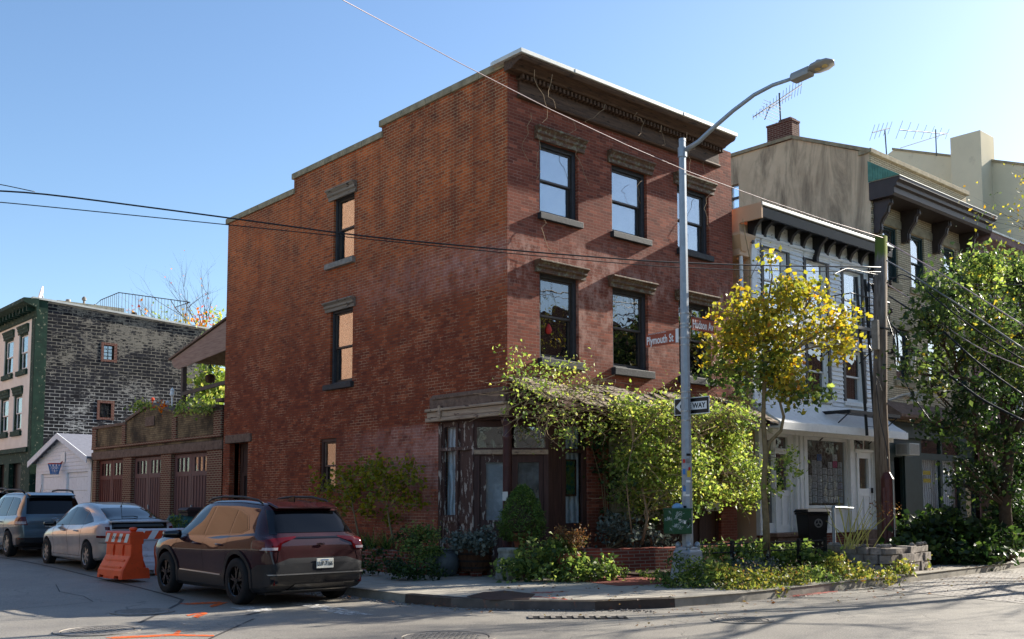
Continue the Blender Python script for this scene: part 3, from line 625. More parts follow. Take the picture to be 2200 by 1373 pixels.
m = MB(); m.box(13.72, 21.0, 27.5, 27.85, 0, 9.8); m.box(20.7, 21.0, 15.56, 27.5, 0, 10.3); m.build('rear_wall', MT['brick_side'], BH)
m = MB(); m.box(13.7, 20.7, 15.5, 19.81, 10.1, 10.3); m.box(13.7, 20.7, 19.81, 27.5, 9.6, 9.8); m.build('roof', MT['roof_dark'], BH)
m = MB()
for (a0, a1, z) in ((15.2, 19.88, 10.55), (19.75, 24.04, 10.27), (23.92, 27.95, 9.85)):
    n = max(2, round((a1-a0)/.95))
    for k in range(n):
        b0, b1 = a0+(a1-a0)*k/n, a0+(a1-a0)*(k+1)/n; fs.box(m, b0+.004, b1-.004, -.36, .05, z+random.uniform(0, .006), z+.16)
m.build('coping', MT['coping'], BH, bevel=.012)
# cornice
cx0, cx1 = 13.68, 20.4
m = MB(); ff.box(m, cx0, cx1, -.02, .07, 9.98, 10.34); m.build('frieze', MT['cornice_dark'], BH, bevel=.01)
fr_ = m; m = MB(); ff.sweep(m, [(0, 9.95), (.10, 9.95), (.12, 9.98), (.10, 10.02), (0, 10.02)], cx0-.02, cx1+.02); ff.sweep(m, [(0, 10.33), (.12, 10.33), (.14, 10.36), (.14, 10.40), (0, 10.42)], cx0-.05, cx1+.03)
m.build('moulding', MT['cornice_pale'], BH)
m = MB(); x = cx0-.05
while x < cx1: ff.box(m, x, x+.062, .05, .21, 10.30+random.uniform(-.004, .004), 10.40); x += .118
m.build('dentils', MT['cornice_pale'], BH, bevel=.01)
m = MB(); ff.sweep(m, [(0, 10.41), (.24, 10.41), (.27, 10.44), (.34, 10.47), (.42, 10.50), (.52, 10.52), (.56, 10.56), (.57, 10.60), (.57, 10.604), (0, 10.604)], cx0-.38, cx1+.04); m.build('crown_moulding', MT['cornice_dark'], BH, bevel=.006)
m = MB(); xs = [13.22, 14.75, 16.4, 18.35, 20.44]
for i in range(4): ff.box(m, xs[i]+.003, xs[i+1]-.003, -.30, .615+.006*(i % 2), 10.605, 10.695)
ff.box(m, 13.23, 20.43, -.35, .60, 10.61, 10.69); m.build('flashing', MT['flashing'], BH, bevel=.01)
# dry vines hanging from the cornice and lintels
m = MB(); rv = random.Random(3)
for (x, z, L, d) in [(13.7, 10.4, .9, .5), (14.2, 10.45, .6, .5), (15.9, 10.3, .5, .4), (16.9, 10.35, .8, .45), (17.8, 10.3, .7, .4), (18.6, 10.3, .8, .5), (19.0, 10.2, .9, .4), (19.8, 10.0, .6, .1), (14.0, 9.7, 1.0, .06), (14.15, 9.3, 1.0, .08), (15.1, 9.9, .7, .08), (19.1, 9.5, .5, .1), (15.3, 9.2, .5, .12), (14.35, 7.5, .6, .08), (17.5, 9.0, .5, .05), (20.0, 9.2, .9, .1)]:
    P = [(x, 15.25-d, z)]; 
    for k in range(7): P.append((P[-1][0]+rv.gauss(0, .09), P[-1][1]+rv.gauss(0, .02), P[-1][2]-L/7+rv.gauss(0, .05)))
    P = [(a, min(b, 15.235), c) for a, b, c in P]; m.tube(P, [.006]*4+[.004]*4, 4)
m.build('dry_vine', MT['vine_stem'], BH)
# windows
window(BH, fs, 20.97, 21.93, 7.60, 9.28, .10, back=('dark_in',), lintel=(20.86, 22.12, 9.22, 9.50, .16, 'lint_grey'), sill=(20.9, 22.2, 7.46, 7.60, .10, 'sill_stone'))
window(BH, fs, 20.98, 22.0, 4.52, 6.38, .10, back=('dark_in',), lintel=(20.86, 22.2, 6.36, 6.60, .16, 'lint_grey'), sill=(20.9, 22.2, 4.38, 4.52, .10, 'sill_dark'))
window(BH, fs, 21.66, 22.42, 1.84, 3.18, .08, trim='shop_plain', sash='brownstone', gl='glass_dim', back=('curtain_grey',), fw=.09, sw=.05)
for w, bk in ((W1, ('blind_sky_tint',)), (W2, ('blind_sky_tint', )), (W3, ('blind_sky_tint',))):
    window(BH, ff, w[0], w[1], 7.62, 9.22, .12, back=bk, lintel=(w[0]-.14, w[1]+.16, 9.20, 9.48, .17, 'lint_rust'), sill=(w[0]-.05, w[1]+.07, 7.50, 7.64, .10, 'sill_dark'), fw=.10)
for w, bk in ((W1, (('dark_in', .48), ('lace', 1))), (W2, (('dark_in', .8), ('curtain_grey', 1))), (W3, (('dark_in', .7), ('curtain_grey', 1)))):
    window(BH, ff, w[0], w[1], 4.55, 6.40, .12, gl='glass_dim', back=bk, lintel=(w[0]-.14, w[1]+.16, 6.37, 6.62, .20, 'lint_rust'), sill=(w[0]-.05, w[1]+.10, 4.40, 4.57, .12, 'sill_dark'), fw=.10, meet=.52)
# hanging red ornament inside the first window
m = MB(); m.lathe([(.01, .11), (.03, .08), (.06, .03), (.07, -.03), (.055, -.09), (.02, -.11)], (14.72, 15.43, 5.25), 12); tag(m.build('hanging_ornament', MT['red_ink']), 'red hanging ornament behind the glass of the first floor corner window', 'ornament')
# shopfront: side beam, brownstone course, corner column
m = MB(); fs.box(m, 15.22, 17.72, -.02, .10, 3.60, 3.86); fs.box(m, 15.20, 17.60, -.02, .13, 3.80, 3.90); m.build('stone_lintel', MT['brownstone'], BH, bevel=.02)
m = MB(); fs.box(m, 15.16, 17.78, .02, .17, 3.32, 3.40); fs.box(m, 15.14, 17.76, .02, .14, 3.405, 3.535); fs.box(m, 15.16, 17.78, .02, .19, 3.54, 3.60); fs.box(m, 17.22, 17.30, .14, .20, 3.36, 3.66); m.build('side_beam', MT['beam_pale'], BH, bevel=.015)
m = MB(); ff.box(m, 13.36, 20.9, -.05, .10, 3.28, 3.72); ff.box(m, 13.34, 20.9, -.05, .14, 3.62, 3.74); m.build('front_beam', MT['shop_plain'], BH, bevel=.01)
m = MB(); m.hexa([(13.45, 15.3, 3.28), (15.7, 15.3, 3.28), (15.7, 17.5, 3.28), (13.45, 17.5, 3.28), (13.45, 15.3, 3.34), (15.7, 15.3, 3.34), (15.7, 17.5, 3.34), (13.45, 17.5, 3.34)]); m.build('porch_ceiling', MT['shop_plain'], BH)
m = MB(); m.lathe([(.14, .14), (.14, .24), (.11, .27), (.10, .5), (.09, 2.85), (.105, 2.88), (.105, 2.93), (.085, 2.96), (.09, 3.12), (.13, 3.2), (.14, 3.3)], (13.50, 15.36, 0), 20); m.build('iron_column', MT['iron_red'], BH, smooth=True)
m = MB(); m.box(13.385, 13.395, 15.29, 15.38, 1.62, 1.80); m.box(13.402, 13.408, 15.285, 15.38, 1.62, 1.80); m = MB()
m.hexa([(13.385, 15.38, 1.62), (13.425, 15.265, 1.62), (13.43, 15.267, 1.62), (13.39, 15.382, 1.62), (13.385, 15.38, 1.80), (13.425, 15.265, 1.80), (13.43, 15.267, 1.80), (13.39, 15.382, 1.80)]); tag(m.build('paper_notice', MT['paper']), 'small white paper notice taped to the oxblood iron corner column', 'notice')
def panelled(name, fr, a0, a1, z0, z1, mat, rects, parent, t=.05, d=0.0):
    """a door-like slab with sunk panels (a0,a1,z0,z1)"""
    m = MB(); As = sorted({a0, a1} | {r[0] for r in rects} | {r[1] for r in rects}); Zs = sorted({z0, z1} | {r[2] for r in rects} | {r[3] for r in rects})
    for i in range(len(As)-1):
        for j in range(len(Zs)-1):
            ma, mz = (As[i]+As[i+1])/2, (Zs[j]+Zs[j+1])/2; kind = 0
            for r in rects:
                if r[0] < ma < r[1] and r[2] < mz < r[3]: kind = r[4]
            if kind == 2: continue
            dd = d-(.022 if kind == 1 else 0); fr.box(m, As[i], As[i+1], d-t, dd, Zs[j], Zs[j+1])
    bmesh_merge = m.build(name, MT[mat], parent); return bmesh_merge
# side-wall part of shopfront (set slightly back)
s2 = frX(13.44)
SH = panelled('shopfront', s2, 16.35, 17.52, .14, 3.30, 'shop_brown', [(16.96, 17.38, 2.76, 3.20, 2), (16.96, 17.38, 1.32, 2.68, 2), (17.0, 17.34, .35, 1.15, 1), (16.48, 16.84, 1.35, 3.15, 1), (16.48, 16.84, .35, 1.15, 1)], BH, t=.08)
m = MB(); s2.box(m, 16.95, 17.39, -.05, -.045, 1.31, 2.69); s2.box(m, 16.95, 17.39, -.05, -.045, 2.75, 3.21); m.build('pane', MT['glass_shop'], SH)
m = MB(); s2.box(m, 16.93, 17.41, -.16, -.14, 1.28, 3.22); m.build('curtain', MT['curtain_white'], SH)
m = MB(); s2.box(m, 16.32, 17.50, -.02, .04, 2.68, 2.76); s2.box(m, 17.42, 17.52, 0, .035, .14, 3.28); s2.box(m, 16.86, 16.94, 0, .03, .14, 3.28); s2.box(m, 16.34, 16.44, 0, .03, .14, 3.28); s2.box(m, 16.94, 17.42, 0, .03, 1.18, 1.30); m.build('pilasters', MT['shop_brown'], SH, bevel=.008)
# diagonal entrance
A = Vector((13.44, 16.35)); B = Vector((14.57, 15.29)); dv = (B-A).normalized(); nv = Vector((-dv.y, dv.x)); nv = -nv if nv.dot(Vector((-1, -1))) < 0 else nv
fd = Fr((A.x, A.y), (dv.x, dv.y), (nv.x, nv.y)); Ld = (B-A).length
EN = panelled('entrance', fd, 0, Ld, .14, 3.30, 'shop_plain', [(.06, Ld-.06, 2.72, 3.16, 2), (.12, Ld-.10, .30, 2.60, 2)], BH, t=.09)
m = MB(); fd.box(m, .0, Ld, -.02, .05, 2.58, 2.68); m.build('transom_bar', MT['beam_pale'], EN, bevel=.01)
m = MB(); fd.box(m, .05, Ld-.05, -.055, -.05, 2.70, 3.18); m.build('transom_pane', MT['glass_dim'], EN)
m = MB(); fd.box(m, .05, Ld-.05, -.3, -.28, .2, 3.2); m.build('backing', MT['dark_in'], EN)
md = Ld/2+.01
for k, (a0, a1, mat) in enumerate(((.13, md-.01, 'shop_brown'), (md+.01, Ld-.11, 'shop_plain'))):
    D = panelled('door', fd, a0, a1, .31, 2.58, mat, [(a0+.12, a1-.09, 1.22, 2.42, 2), (a0+.12, (a0+a1)/2-.02, .48, 1.05, 1), ((a0+a1)/2+.04, a1-.09, .48, 1.05, 1)], BH, t=.05, d=-.04)
    m = MB(); fd.box(m, a0+.115, a1-.085, -.07, -.065, 1.21, 2.43); m.build('pane', MT['glass_shop'], D)
    m = MB(); fd.box(m, a0+.10, a1-.07, -.13, -.115, 1.19, 2.45); m.build('curtain', MT['curtain_grey' if k else 'curtain_white'], D)
    m = MB(); h = (a1-.05 if k == 0 else a0+.05); fd.box(m, h-.015, h+.015, -.04, -.02, 1.08, 1.26); p = fd.p(h, .01, 1.16); m.lathe([(0.001, -.025), (.025, -.012), (.025, .012), (.001, .025)], p, 10); m.build('handle', MT['iron_black'], D)
c = fd.p(Ld*.62, -.045, 2.94)
tmx = facing(c, (dv.x, dv.y, 0), (0, 0, 1)); text_mesh('house_number', '9', .20, MT['coping'], EN, tmx, bold=.004)
m = MB(); m.hexa([(13.2, 15.1, .14), (15.7, 15.1, .14), (15.7, 17.5, .14), (13.2, 17.5, .14), (13.2, 15.1, .30), (15.7, 15.1, .30), (15.7, 17.5, .30), (13.2, 17.5, .30)]); m.build('doorstep', MT['brownstone'], BH, bevel=.02)
# facade part
s3 = frY(15.29)
SR = panelled('shopfront', s3, 14.57, 15.7, .14, 3.30, 'shop_plain', [(15.07, 15.58, 2.72, 3.2, 2), (15.07, 15.58, 1.15, 2.64, 2), (14.68, 14.96, 1.3, 3.12, 1), (14.68, 14.96, .35, 1.1, 1), (15.12, 15.54, .35, 1.0, 1)], BH, t=.08)
m = MB(); s3.box(m, 15.06, 15.59, -.05, -.045, 1.14, 2.65); s3.box(m, 15.06, 15.59, -.05, -.045, 2.71, 3.21); m.build('pane', MT['glass_shop'], SR)
m = MB(); s3.box(m, 15.03, 15.62, -.18, -.16, 1.1, 3.22); m.build('curtain', MT['curtain_white'], SR)
# leaded glass panel
sg = thing('stained_glass_panel', 'small leaded stained glass panel hung in the narrow shop window right of the door', 'stained glass', (15.1, 15.38, 1.9))
m = MB(); 
for q in ((15.11, 15.15, 1.72, 2.50), (15.42, 15.46, 1.72, 2.50), (15.15, 15.42, 1.72, 1.76), (15.15, 15.42, 2.46, 2.50)): s3.box(m, q[0], q[1], -.09, -.065, q[2], q[3])
m.build('frame', MT['barrel_wood'], sg)
m = MB()
for i in range(-6, 9):
    for sgn in (1, -1):
        pa = []; 
        for k in range(25):
            x = 15.15+.27*k/24; z = 1.76+(i*.12)+sgn*(x-15.15)*1.9+(.12 if sgn < 0 else 0)
            if 1.76 < z < 2.46: pa.append((x, 15.29+.078, z))
        if len(pa) > 1: m.tube([pa[0], pa[-1]], .0035, 4)
m.build('lead_lines', MT['iron_black'], sg)
m = MB(); s3.box(m, 15.15, 15.42, -.082, -.079, 1.76, 2.46); M_ = NT('coloured_glass', .2, .5); vo = M_.n('ShaderNodeTexVoronoi'); vo.inputs['Scale'].default_value = 9; M_.l(M_.pos(), vo.inputs['Vector']); M_.setc(M_.ramp(vo.outputs['Distance'], [(0, S(40, 70, 110)), (.4, S(60, 110, 80)), (.7, S(110, 120, 60)), (1, S(40, 60, 60))])); m.build('coloured_panes', M_.m, sg)
# second front behind the vine: plaster panels, dark doors
s4 = frY(15.33)
P2 = panelled('shopfront', s4, 16.35, 20.35, .14, 3.6, 'shop_plain', [(16.45, 18.9, 1.2, 3.1, 2), (19.0, 20.2, 1.55, 3.1, 2), (16.5, 17.6, .35, 1.05, 1), (17.75, 18.85, .35, 1.05, 1), (19.05, 19.6, .3, 1.35, 1), (19.7, 20.25, .3, 1.35, 1)], BH, t=.08)
m = MB(); s4.box(m, 16.43, 18.92, -.07, -.05, 1.18, 3.12); m.build('plaster_panel', MT['concrete'], P2)
m = MB(); s4.box(m, 18.98, 20.22, -.07, -.05, 1.53, 3.12); m.build('pane', MT['glass_dim'], P2); m = MB(); s4.box(m, 18.98, 20.22, -.16, -.14, 1.53, 3.12); m.build('backing', MT['dark_in'], P2)
# rear side door
RD = panelled('side_door', frX(13.75), 26.31, 27.44, .14+gz(0, 27), 3.28, 'shop_plain', [(26.45, 27.2, .30, 2.35, 2), (26.45, 27.3, 2.45, 3.15, 1)], BH, t=.06)
DD = panelled('door_leaf', frX(13.80), 26.45, 27.2, .30, 2.35, 'brown_paint', [(26.55, 27.1, 1.95, 2.22, 2), (26.55, 26.8, .5, 1.8, 1), (26.86, 27.1, .5, 1.8, 1)], RD, t=.05)
m = MB(); frX(13.8).box(m, 26.54, 27.11, -.04, -.03, 1.94, 2.23); m.build('pane', MT['sign_white'], RD)
m = MB(); fs.box(m, 26.1, 27.65, -.05, .06, 3.28, 3.52); m.build('door_lintel', MT['brownstone'], BH, bevel=.02)
m = MB(); m.hexa([(13.4, 26.31, .14), (13.9, 26.31, .14), (13.9, 27.44, .14), (13.4, 27.44, .14), (13.4, 26.31, .32), (13.9, 26.31, .32), (13.9, 27.44, .32), (13.4, 27.44, .32)]); m.build('door_step', MT['brownstone'], BH)
# canopy along the front
CN = thing('shed_canopy', 'ragged sagging felt canopy over the brick shopfront under the vines', 'canopy', (13.4, 15.25, 3.6))
m = MB(); rr = random.Random(5); n = 26
for k in range(n):
    x0 = 13.42+(21.35-13.42)*k/n; x1 = 13.42+(21.35-13.42)*(k+1)/n+.06
    for j in range(3):
        ya, yb = 15.24-.31*j, 15.24-.31*(j+1)-.05; za, zb = 4.06-.16*j, 4.06-.16*(j+1)-.02; dz = rr.uniform(0, .045); sgx = .05*math.sin(k*.9)
        if rr.random() < .07: continue
        m.hexa([(x0, ya, za+dz+sgx), (x1, ya, za+dz+sgx), (x1, yb, zb+dz+sgx+rr.gauss(0, .015)), (x0, yb, zb+dz+sgx+rr.gauss(0, .015)), (x0, ya, za+dz+sgx+.02), (x1, ya, za+dz+sgx+.02), (x1, yb, zb+dz+sgx+.022), (x0, yb, zb+dz+sgx+.022)])
m.build('felt_strips', MT['shingle'], CN)
m = MB(); m.hexa([(13.44, 14.36, 3.50), (21.3, 14.36, 3.50), (21.3, 15.2, 3.92), (13.44, 15.2, 3.92), (13.44, 14.36, 3.53), (21.3, 14.36, 3.53), (21.3, 15.2, 3.95), (13.44, 15.2, 3.95)])
for k in range(9): x = 13.5+k*.96; m.hexa([(x, 14.4, 3.42), (x+.06, 14.4, 3.42), (x+.06, 15.18, 3.80), (x, 15.18, 3.80), (x, 14.4, 3.50), (x+.06, 14.4, 3.50), (x+.06, 15.18, 3.90), (x, 15.18, 3.90)])
m.build('rafters', MT['shop_plain'], CN)
# ================================================================ garage row along the side street
GR = thing('brick_garage', 'low soot stained brick garage row with three pairs of maroon doors', 'garage', (13.4, 28.0, 0))
def topg(a):
    if 31.48 <= a <= 33.38: return 4.42+(a-31.48)/1.9*.40
    if 33.38 < a <= 35.48: return 4.82-(a-33.38)/2.1*.44
    return 4.40 if a < 31.48 else 4.28
topg.brk = [31.48, 33.38, 35.48]
fg = frX(13.44); DO = [(29.02, 31.64), (32.45, 34.95), (35.72, 38.31)]
m = MB(); wall(m, fg, 28.0, 38.7, 0, 3.14, [(a, b, -.01, 3.12) for a, b in DO], rd=.25, thick=.35); m.build('lower_wall', MT['brick_garage'], GR, recalc=False)
def topg2(a): return topg(a)
topg2.brk = topg.brk
m = MB(); wall(m, fg, 28.0, 38.7, 3.42, topg2, [], thick=.35); m.build('parapet_wall', MT['brick_tan'], GR, recalc=False)
m = MB(); fg.box(m, 27.95, 38.75, -.3, .05, 3.14, 3.42); m.build('stone_band', MT['brownstone'], GR, bevel=.02)
m = MB(); fg.box(m, 28.0, 38.7, 0, .07, 3.52, 3.60)
for (a0, a1) in ((28.0, 28.5), (31.2, 31.5), (35.45, 35.75), (38.3, 38.7)): fg.box(m, a0, a1, -.02, .06, 3.60, 4.30)
m.build('brick_piers', MT['brick_garage'], GR)
m = MB()
for (a0, a1) in ((27.98, 28.4), (28.4, 31.48), (31.48, 33.38), (33.38, 35.48), (35.48, 38.75)):
    t0, t1 = topg(a0+.001), topg(a1-.001); ex = .16 if a1 == 28.4 else 0
    m.hexa([fg.p(a0, .06, t0+ex), fg.p(a1, .06, t1+ex), fg.p(a1, -.4, t1+ex), fg.p(a0, -.4, t0+ex), fg.p(a0, .06, t0+.10+ex), fg.p(a1, .06, t1+.10+ex), fg.p(a1, -.4, t1+.10+ex), fg.p(a0, -.4, t0+.10+ex)])
fg.box(m, 33.0, 33.75, .0, .04, 4.12, 4.44)
m.build('coping', MT['brownstone'], GR, bevel=.01)
m = MB(); m.box(13.8, 21, 28.0, 38.7, 3.5, 3.6); m.box(20.7, 21, 28, 38.7, 0, 3.5); m.box(13.8, 20.7, 38.45, 38.7, 0, 3.5); m.build('roof', MT['roof_dark'], GR)
for k, (a0, a1) in enumerate(DO):
    mid = (a0+a1)/2
    for (b0, b1) in ((a0+.03, mid-.012), (mid+.012, a1-.03)):
        g0 = .14+gz(0, b0); n = 3; gw = (b1-b0-.3)/n; rc = [(b0+.15+gw*i+.04, b0+.15+gw*(i+1)-.04, 2.55, 2.98, 2) for i in range(n)]
        st = 5; sp = (b1-b0-.24)/st; rc += [(b0+.12+sp*i+.006, b0+.12+sp*(i+1)-.006, g0+.2, 2.4, 1) for i in range(st)]
        D = panelled('garage_door', fg, b0, b1, g0-.02, 3.10, 'door_maroon2' if k == 2 else 'door_maroon', rc, GR, t=.05, d=-.12)
        if k == 2: D['label'] = 'redder brown garage door leaf'
        m = MB(); fg.box(m, b0+.14, b1-.14, -.15, -.145, 2.53, 3.0); m.build('pane', MT['glass_shop'], D)
        m = MB(); fg.box(m, b0+.12, b1-.12, -.24, -.22, 2.5, 3.02); m.build('backing', MT['dark_in'], D)
    m = MB(); fg.box(m, mid-.09, mid-.04, -.12, -.08, 1.35, 1.5); m.build('padlock', MT['galv'], GR)
# terrace roof over the garages
TR = thing('terrace_roof', 'weathered lean-to timber roof over the terrace behind the brick house', 'lean-to roof', (14.2, 28, 3.6))
m = MB(); X = 14.15
for dx in (0, 4.5): m.loops([[(X+dx, 28.0, 7.52), (X+dx, 33.5, 6.42), (X+dx, 33.35, 6.20), (X+dx, 32.95, 6.05), (X+dx, 28.0, 6.42)], [(X+.05+dx, 28.0, 7.52), (X+.05+dx, 33.5, 6.42), (X+.05+dx, 33.35, 6.20), (X+.05+dx, 32.95, 6.05), (X+.05+dx, 28.0, 6.42)]])
m.build('gable_board', MT['deck_wood'], TR)
m = MB(); m.hexa([(X-.06, 27.95, 7.56), (X+4.7, 27.95, 7.56), (X+4.7, 33.65, 6.42), (X-.06, 33.65, 6.42), (X-.06, 27.95, 7.62), (X+4.7, 27.95, 7.62), (X+4.7, 33.65, 6.48), (X-.06, 33.65, 6.48)]); m.build('roof_deck', MT['brownstone'], TR)
for (px, py, zt) in ((X, 32.6, 6.1), (X+4.4, 32.6, 6.1)):
    m = MB(); m.box(px, px+.14, py-.07, py+.07, 3.6, zt); m.build('post', MT['post_wood'], TR)
m = MB(); m.hexa([(X-.03, 28, 5.28), (X+.02, 28, 5.28), (X+.02, 32.6, 5.12), (X-.03, 32.6, 5.12), (X-.03, 28, 5.40), (X+.02, 28, 5.40), (X+.02, 32.6, 5.24), (X-.03, 32.6, 5.24)]); m.build('rail', MT['post_wood'], TR)
# ================================================================ white garage
WG = thing('white_garage', 'small white clapboard garage with a gable front and two doors', 'garage', (13.5, 39, 0)); fw_ = frX(13.5)
y0, y1, yc = 39.0, 45.6, 42.2
def topw(a): return 3.25+(a-y0)/(yc-y0)*.95 if a <= yc else 4.2-(a-yc)/(y1-yc)*.98
topw.brk = [yc]
m = MB(); wall(m, fw_, y0, y1, 0, topw, [(39.35, 41.75, -.01, 2.75), (42.5, 44.9, -.01, 2.75)], rd=.15, thick=.2); m.build('front_wall', MT['lead_white'], WG, recalc=False)
m = MB()
for k in range(9):
    z = 2.85+k*.15
    a_lo = y0+.02 if z < 3.25 else y0+(z-3.25)/.95*(yc-y0); a_hi = y1-.02 if z < 3.22 else y1-(z-3.22)/.98*(y1-yc)
    if a_hi-a_lo > .4: fw_.sweep(m, [(0, z), (.03, z), (.006, z+.14), (0, z+.14)], a_lo+.1, a_hi-.1)
m.build('clapboards', MT['lead_white'], WG)
m = MB(); 
for (a0, a1) in ((39.35, 41.75), (42.5, 44.9)):
    z = .14+gz(0, a0)
    while z < 2.7: fw_.box(m, a0+.02, a1-.02, -.14, -.09, z, min(z+.5, 2.74)); z += .515
m.build('garage_door', MT['lead_white'], WG, bevel=.01)
m = MB()
for s_ in (0, 1):
    ya, yb = (yc, y0-.25) if s_ == 0 else (yc, y1+.25); za, zb = 4.24, 3.2
    m.hexa([(13.25, ya, za), (22, ya, za), (22, yb, zb), (13.25, yb, zb), (13.25, ya, za+.08), (22, ya, za+.08), (22, yb, zb+.08), (13.25, yb, zb+.08)])
m.build('roof', simple('grey_asphalt_shingle', srgb(120, 122, 132), .9, .1, var=.15, scale=9, bump=.4), WG)
m = MB()
for s_ in (0, 1):
    ya, yb = (yc, y0-.27) if s_ == 0 else (yc, y1+.27); m.hexa([(13.21, ya, 4.10), (13.24, ya, 4.10), (13.24, yb, 3.04), (13.21, yb, 3.04), (13.21, ya, 4.33), (13.24, ya, 4.33), (13.24, yb, 3.28), (13.21, yb, 3.28)])
m.build('verge_board', MT['lead_white'], WG)
m = MB(); m.box(13.7, 22, 39.0, 39.15, 0, 3.2); m.box(13.7, 22, 45.45, 45.6, 0, 3.2); m.build('side_wall', MT['lead_white'], WG)
HP = thing('basketball_hoop', 'basketball hoop with a red rim and blue net on the white garage gable', 'basketball hoop', (13.45, 42.1, 3)); 
m = MB(); fw_.box(m, 41.85, 42.35, .04, .06, 3.15, 3.55); m.build('backboard', MT['white_paint'], HP)
m = MB(); c0 = (13.15, 42.1, 3.10); R_ = .23
m.tube([(c0[0]+R_*math.cos(a), c0[1]+R_*1.5*math.sin(a), c0[2]) for a in [k*math.pi/10 for k in range(21)]], .02, 5); m.tube([(13.46, 42.1, 3.2), (13.36, 42.1, 3.1)], .03, 5); m.build('rim', MT['red_ink'], HP)
m = MB()
for k in range(12):
    a = k*math.pi/6; b = (k+.9)*math.pi/6; m.tube([(c0[0]+R_*math.cos(a), c0[1]+R_*1.5*math.sin(a), 3.09), (c0[0]+.14*math.cos(b), c0[1]+.18*math.sin(b), 2.68)], .012, 4); b = (k-.9)*math.pi/6; m.tube([(c0[0]+R_*math.cos(a), c0[1]+R_*1.5*math.sin(a), 3.09), (c0[0]+.14*math.cos(b), c0[1]+.18*math.sin(b), 2.68)], .012, 4)
m.build('net', MT['blue_ink'], HP)
# ================================================================ black block house at the far end
KH = thing('painted_block_house', 'three storey house with peeling black painted side wall and cream front', 'house', (13.4, 46, 0)); kf = frY(46.0); kx = frX(13.4)
def topk(a): return 10.25-(a-13.4)*.055
topk.brk = [15, 17, 19]
m = MB(); wall(m, kf, 13.85, 21.3, 0, topk, [(16.3, 16.75, 7.98, 8.62), (16.2, 16.7, 5.36, 6.0)], rd=.2, thick=.3); m.build('side_wall', MT['brick_peel'], KH, recalc=False)
m = MB(); kf.box(m, 13.36, 13.85, -.3, .03, 0, 10.3); kx.box(m, 46.0, 46.45, -.02, .05, 0, 10.0); m.build('corner_strip', MT['green_trim'], KH)
kw = [(47.07, 48.36, 7.38, 9.05), (49.2, 50.6, 7.38, 9.05), (47.6, 48.84, 4.72, 6.35), (49.6, 50.9, 4.72, 6.35), (51.6, 52.8, 7.38, 9.05), (51.9, 53.0, 4.72, 6.35)]
m = MB(); wall(m, kx, 46.45, 60, 3.9, 10.0, kw, rd=.15, thick=.3); m.build('front_wall', MT['cream_stucco'], KH, recalc=False)
m = MB(); wall(m, kx, 46.45, 60, 0, 3.9, [(47.4, 49.2, .3, 3.3), (49.9, 51.2, .3, 3.3)], rd=.2, thick=.3); kx.box(m, 46.4, 60, -.02, .12, 3.75, 3.95); m.build('ground_floor', MT['green_trim'], KH, recalc=True)
m = MB(); kx.box(m, 47.4, 49.2, -.3, -.25, .2, 3.3); kx.box(m, 49.9, 51.2, -.3, -.25, .2, 3.3); m.build('doors', MT['black_paint'], KH)
for w in kw: window(KH, kx, *w, rd=.08, trim='green_trim', sash='white_paint', gl='glass', back=('curtain_grey',), lintel=(w[0]-.1, w[1]+.1, w[3]-.02, w[3]+.35, .12, 'green_trim'), sill=(w[0]-.1, w[1]+.1, w[2]-.22, w[2], .1, 'green_trim'), fw=.1)
m = MB(); kx.sweep(m, [(0, 9.55), (.08, 9.55), (.10, 9.9), (.42, 10.02), (.62, 10.12), (.62, 10.28), (0, 10.30)], 45.7, 60)
for k in range(28): kx.box(m, 46.0+k*.5, 46.14+k*.5, .08, .40, 9.78, 10.02)
m.build('cornice', MT['green_trim'], KH)
m = MB(); m.hexa([(13.2, 45.9, 10.32), (21.35, 45.9, 9.87), (21.35, 60, 9.87), (13.2, 60, 10.32), (13.2, 45.9, 10.40), (21.35, 45.9, 9.95), (21.35, 60, 9.95), (13.2, 60, 10.40)]); m.build('roof', MT['flashing'], KH)
for (a0, a1, z0, z1) in ((16.3, 16.75, 7.98, 8.62), (16.2, 16.7, 5.36, 6.0)):
    m = MB(); kf.box(m, a0-.12, a0, -.1, .02, z0-.12, z1+.12); kf.box(m, a1, a1+.14, -.1, .02, z0-.12, z1+.12); kf.box(m, a0, a1, -.1, .02, z1, z1+.12); kf.box(m, a0, a1, -.1, .02, z0-.1, z0); w = m.build('window', MT['brick_brown'], KH)
    m = MB(); kf.box(m, a0, a1, -.14, -.12, z0, z1); m.build('pane', MT['glass'], w)
    m = MB()
    for k in range(1, 4): z = z0+(z1-z0)*k/4; kf.box(m, a0, a1, -.12, -.10, z-.012, z+.012)
    kf.box(m, (a0+a1)/2-.012, (a0+a1)/2+.012, -.12, -.10, z0, z1); m.build('grille', MT['frame_dark'], w)
    m = MB(); kf.box(m, a0, a1, -.22, -.2, z0, z1); m.build('backing', MT['curtain_grey'], w)
def rooftop(name, label, cat, fn, mat, loc):
    t = thing(name, label, cat, loc); m = MB(); fn(m); m.build('body', MT[mat], t); return t
t = thing('satellite_dish', 'pale satellite dish edge-on at the front corner of the black house roof', 'satellite dish', (13.9, 46.6, 10.3))
m = MB(); c = Vector((13.75, 46.8, 10.7)); ax = Vector((-.93, .30, .25)).normalized(); u = ax.orthogonal().normalized(); w = ax.cross(u)
m.loops([[c+ax*(-.10*(1-(r/.42)**2))+(u*math.cos(k*math.pi/10)+w*math.sin(k*math.pi/10))*r for k in range(20)] for r in (.02, .15, .3, .38)]+[[c+ax*.02+(u*math.cos(k*math.pi/10)+w*math.sin(k*math.pi/10))*r for k in range(20)] for r in (.38, .3, .02)]); m.build('dish', simple('pinkish_dish_white', srgb(226, 204, 200), .5, .3, var=.03), t, smooth=True)
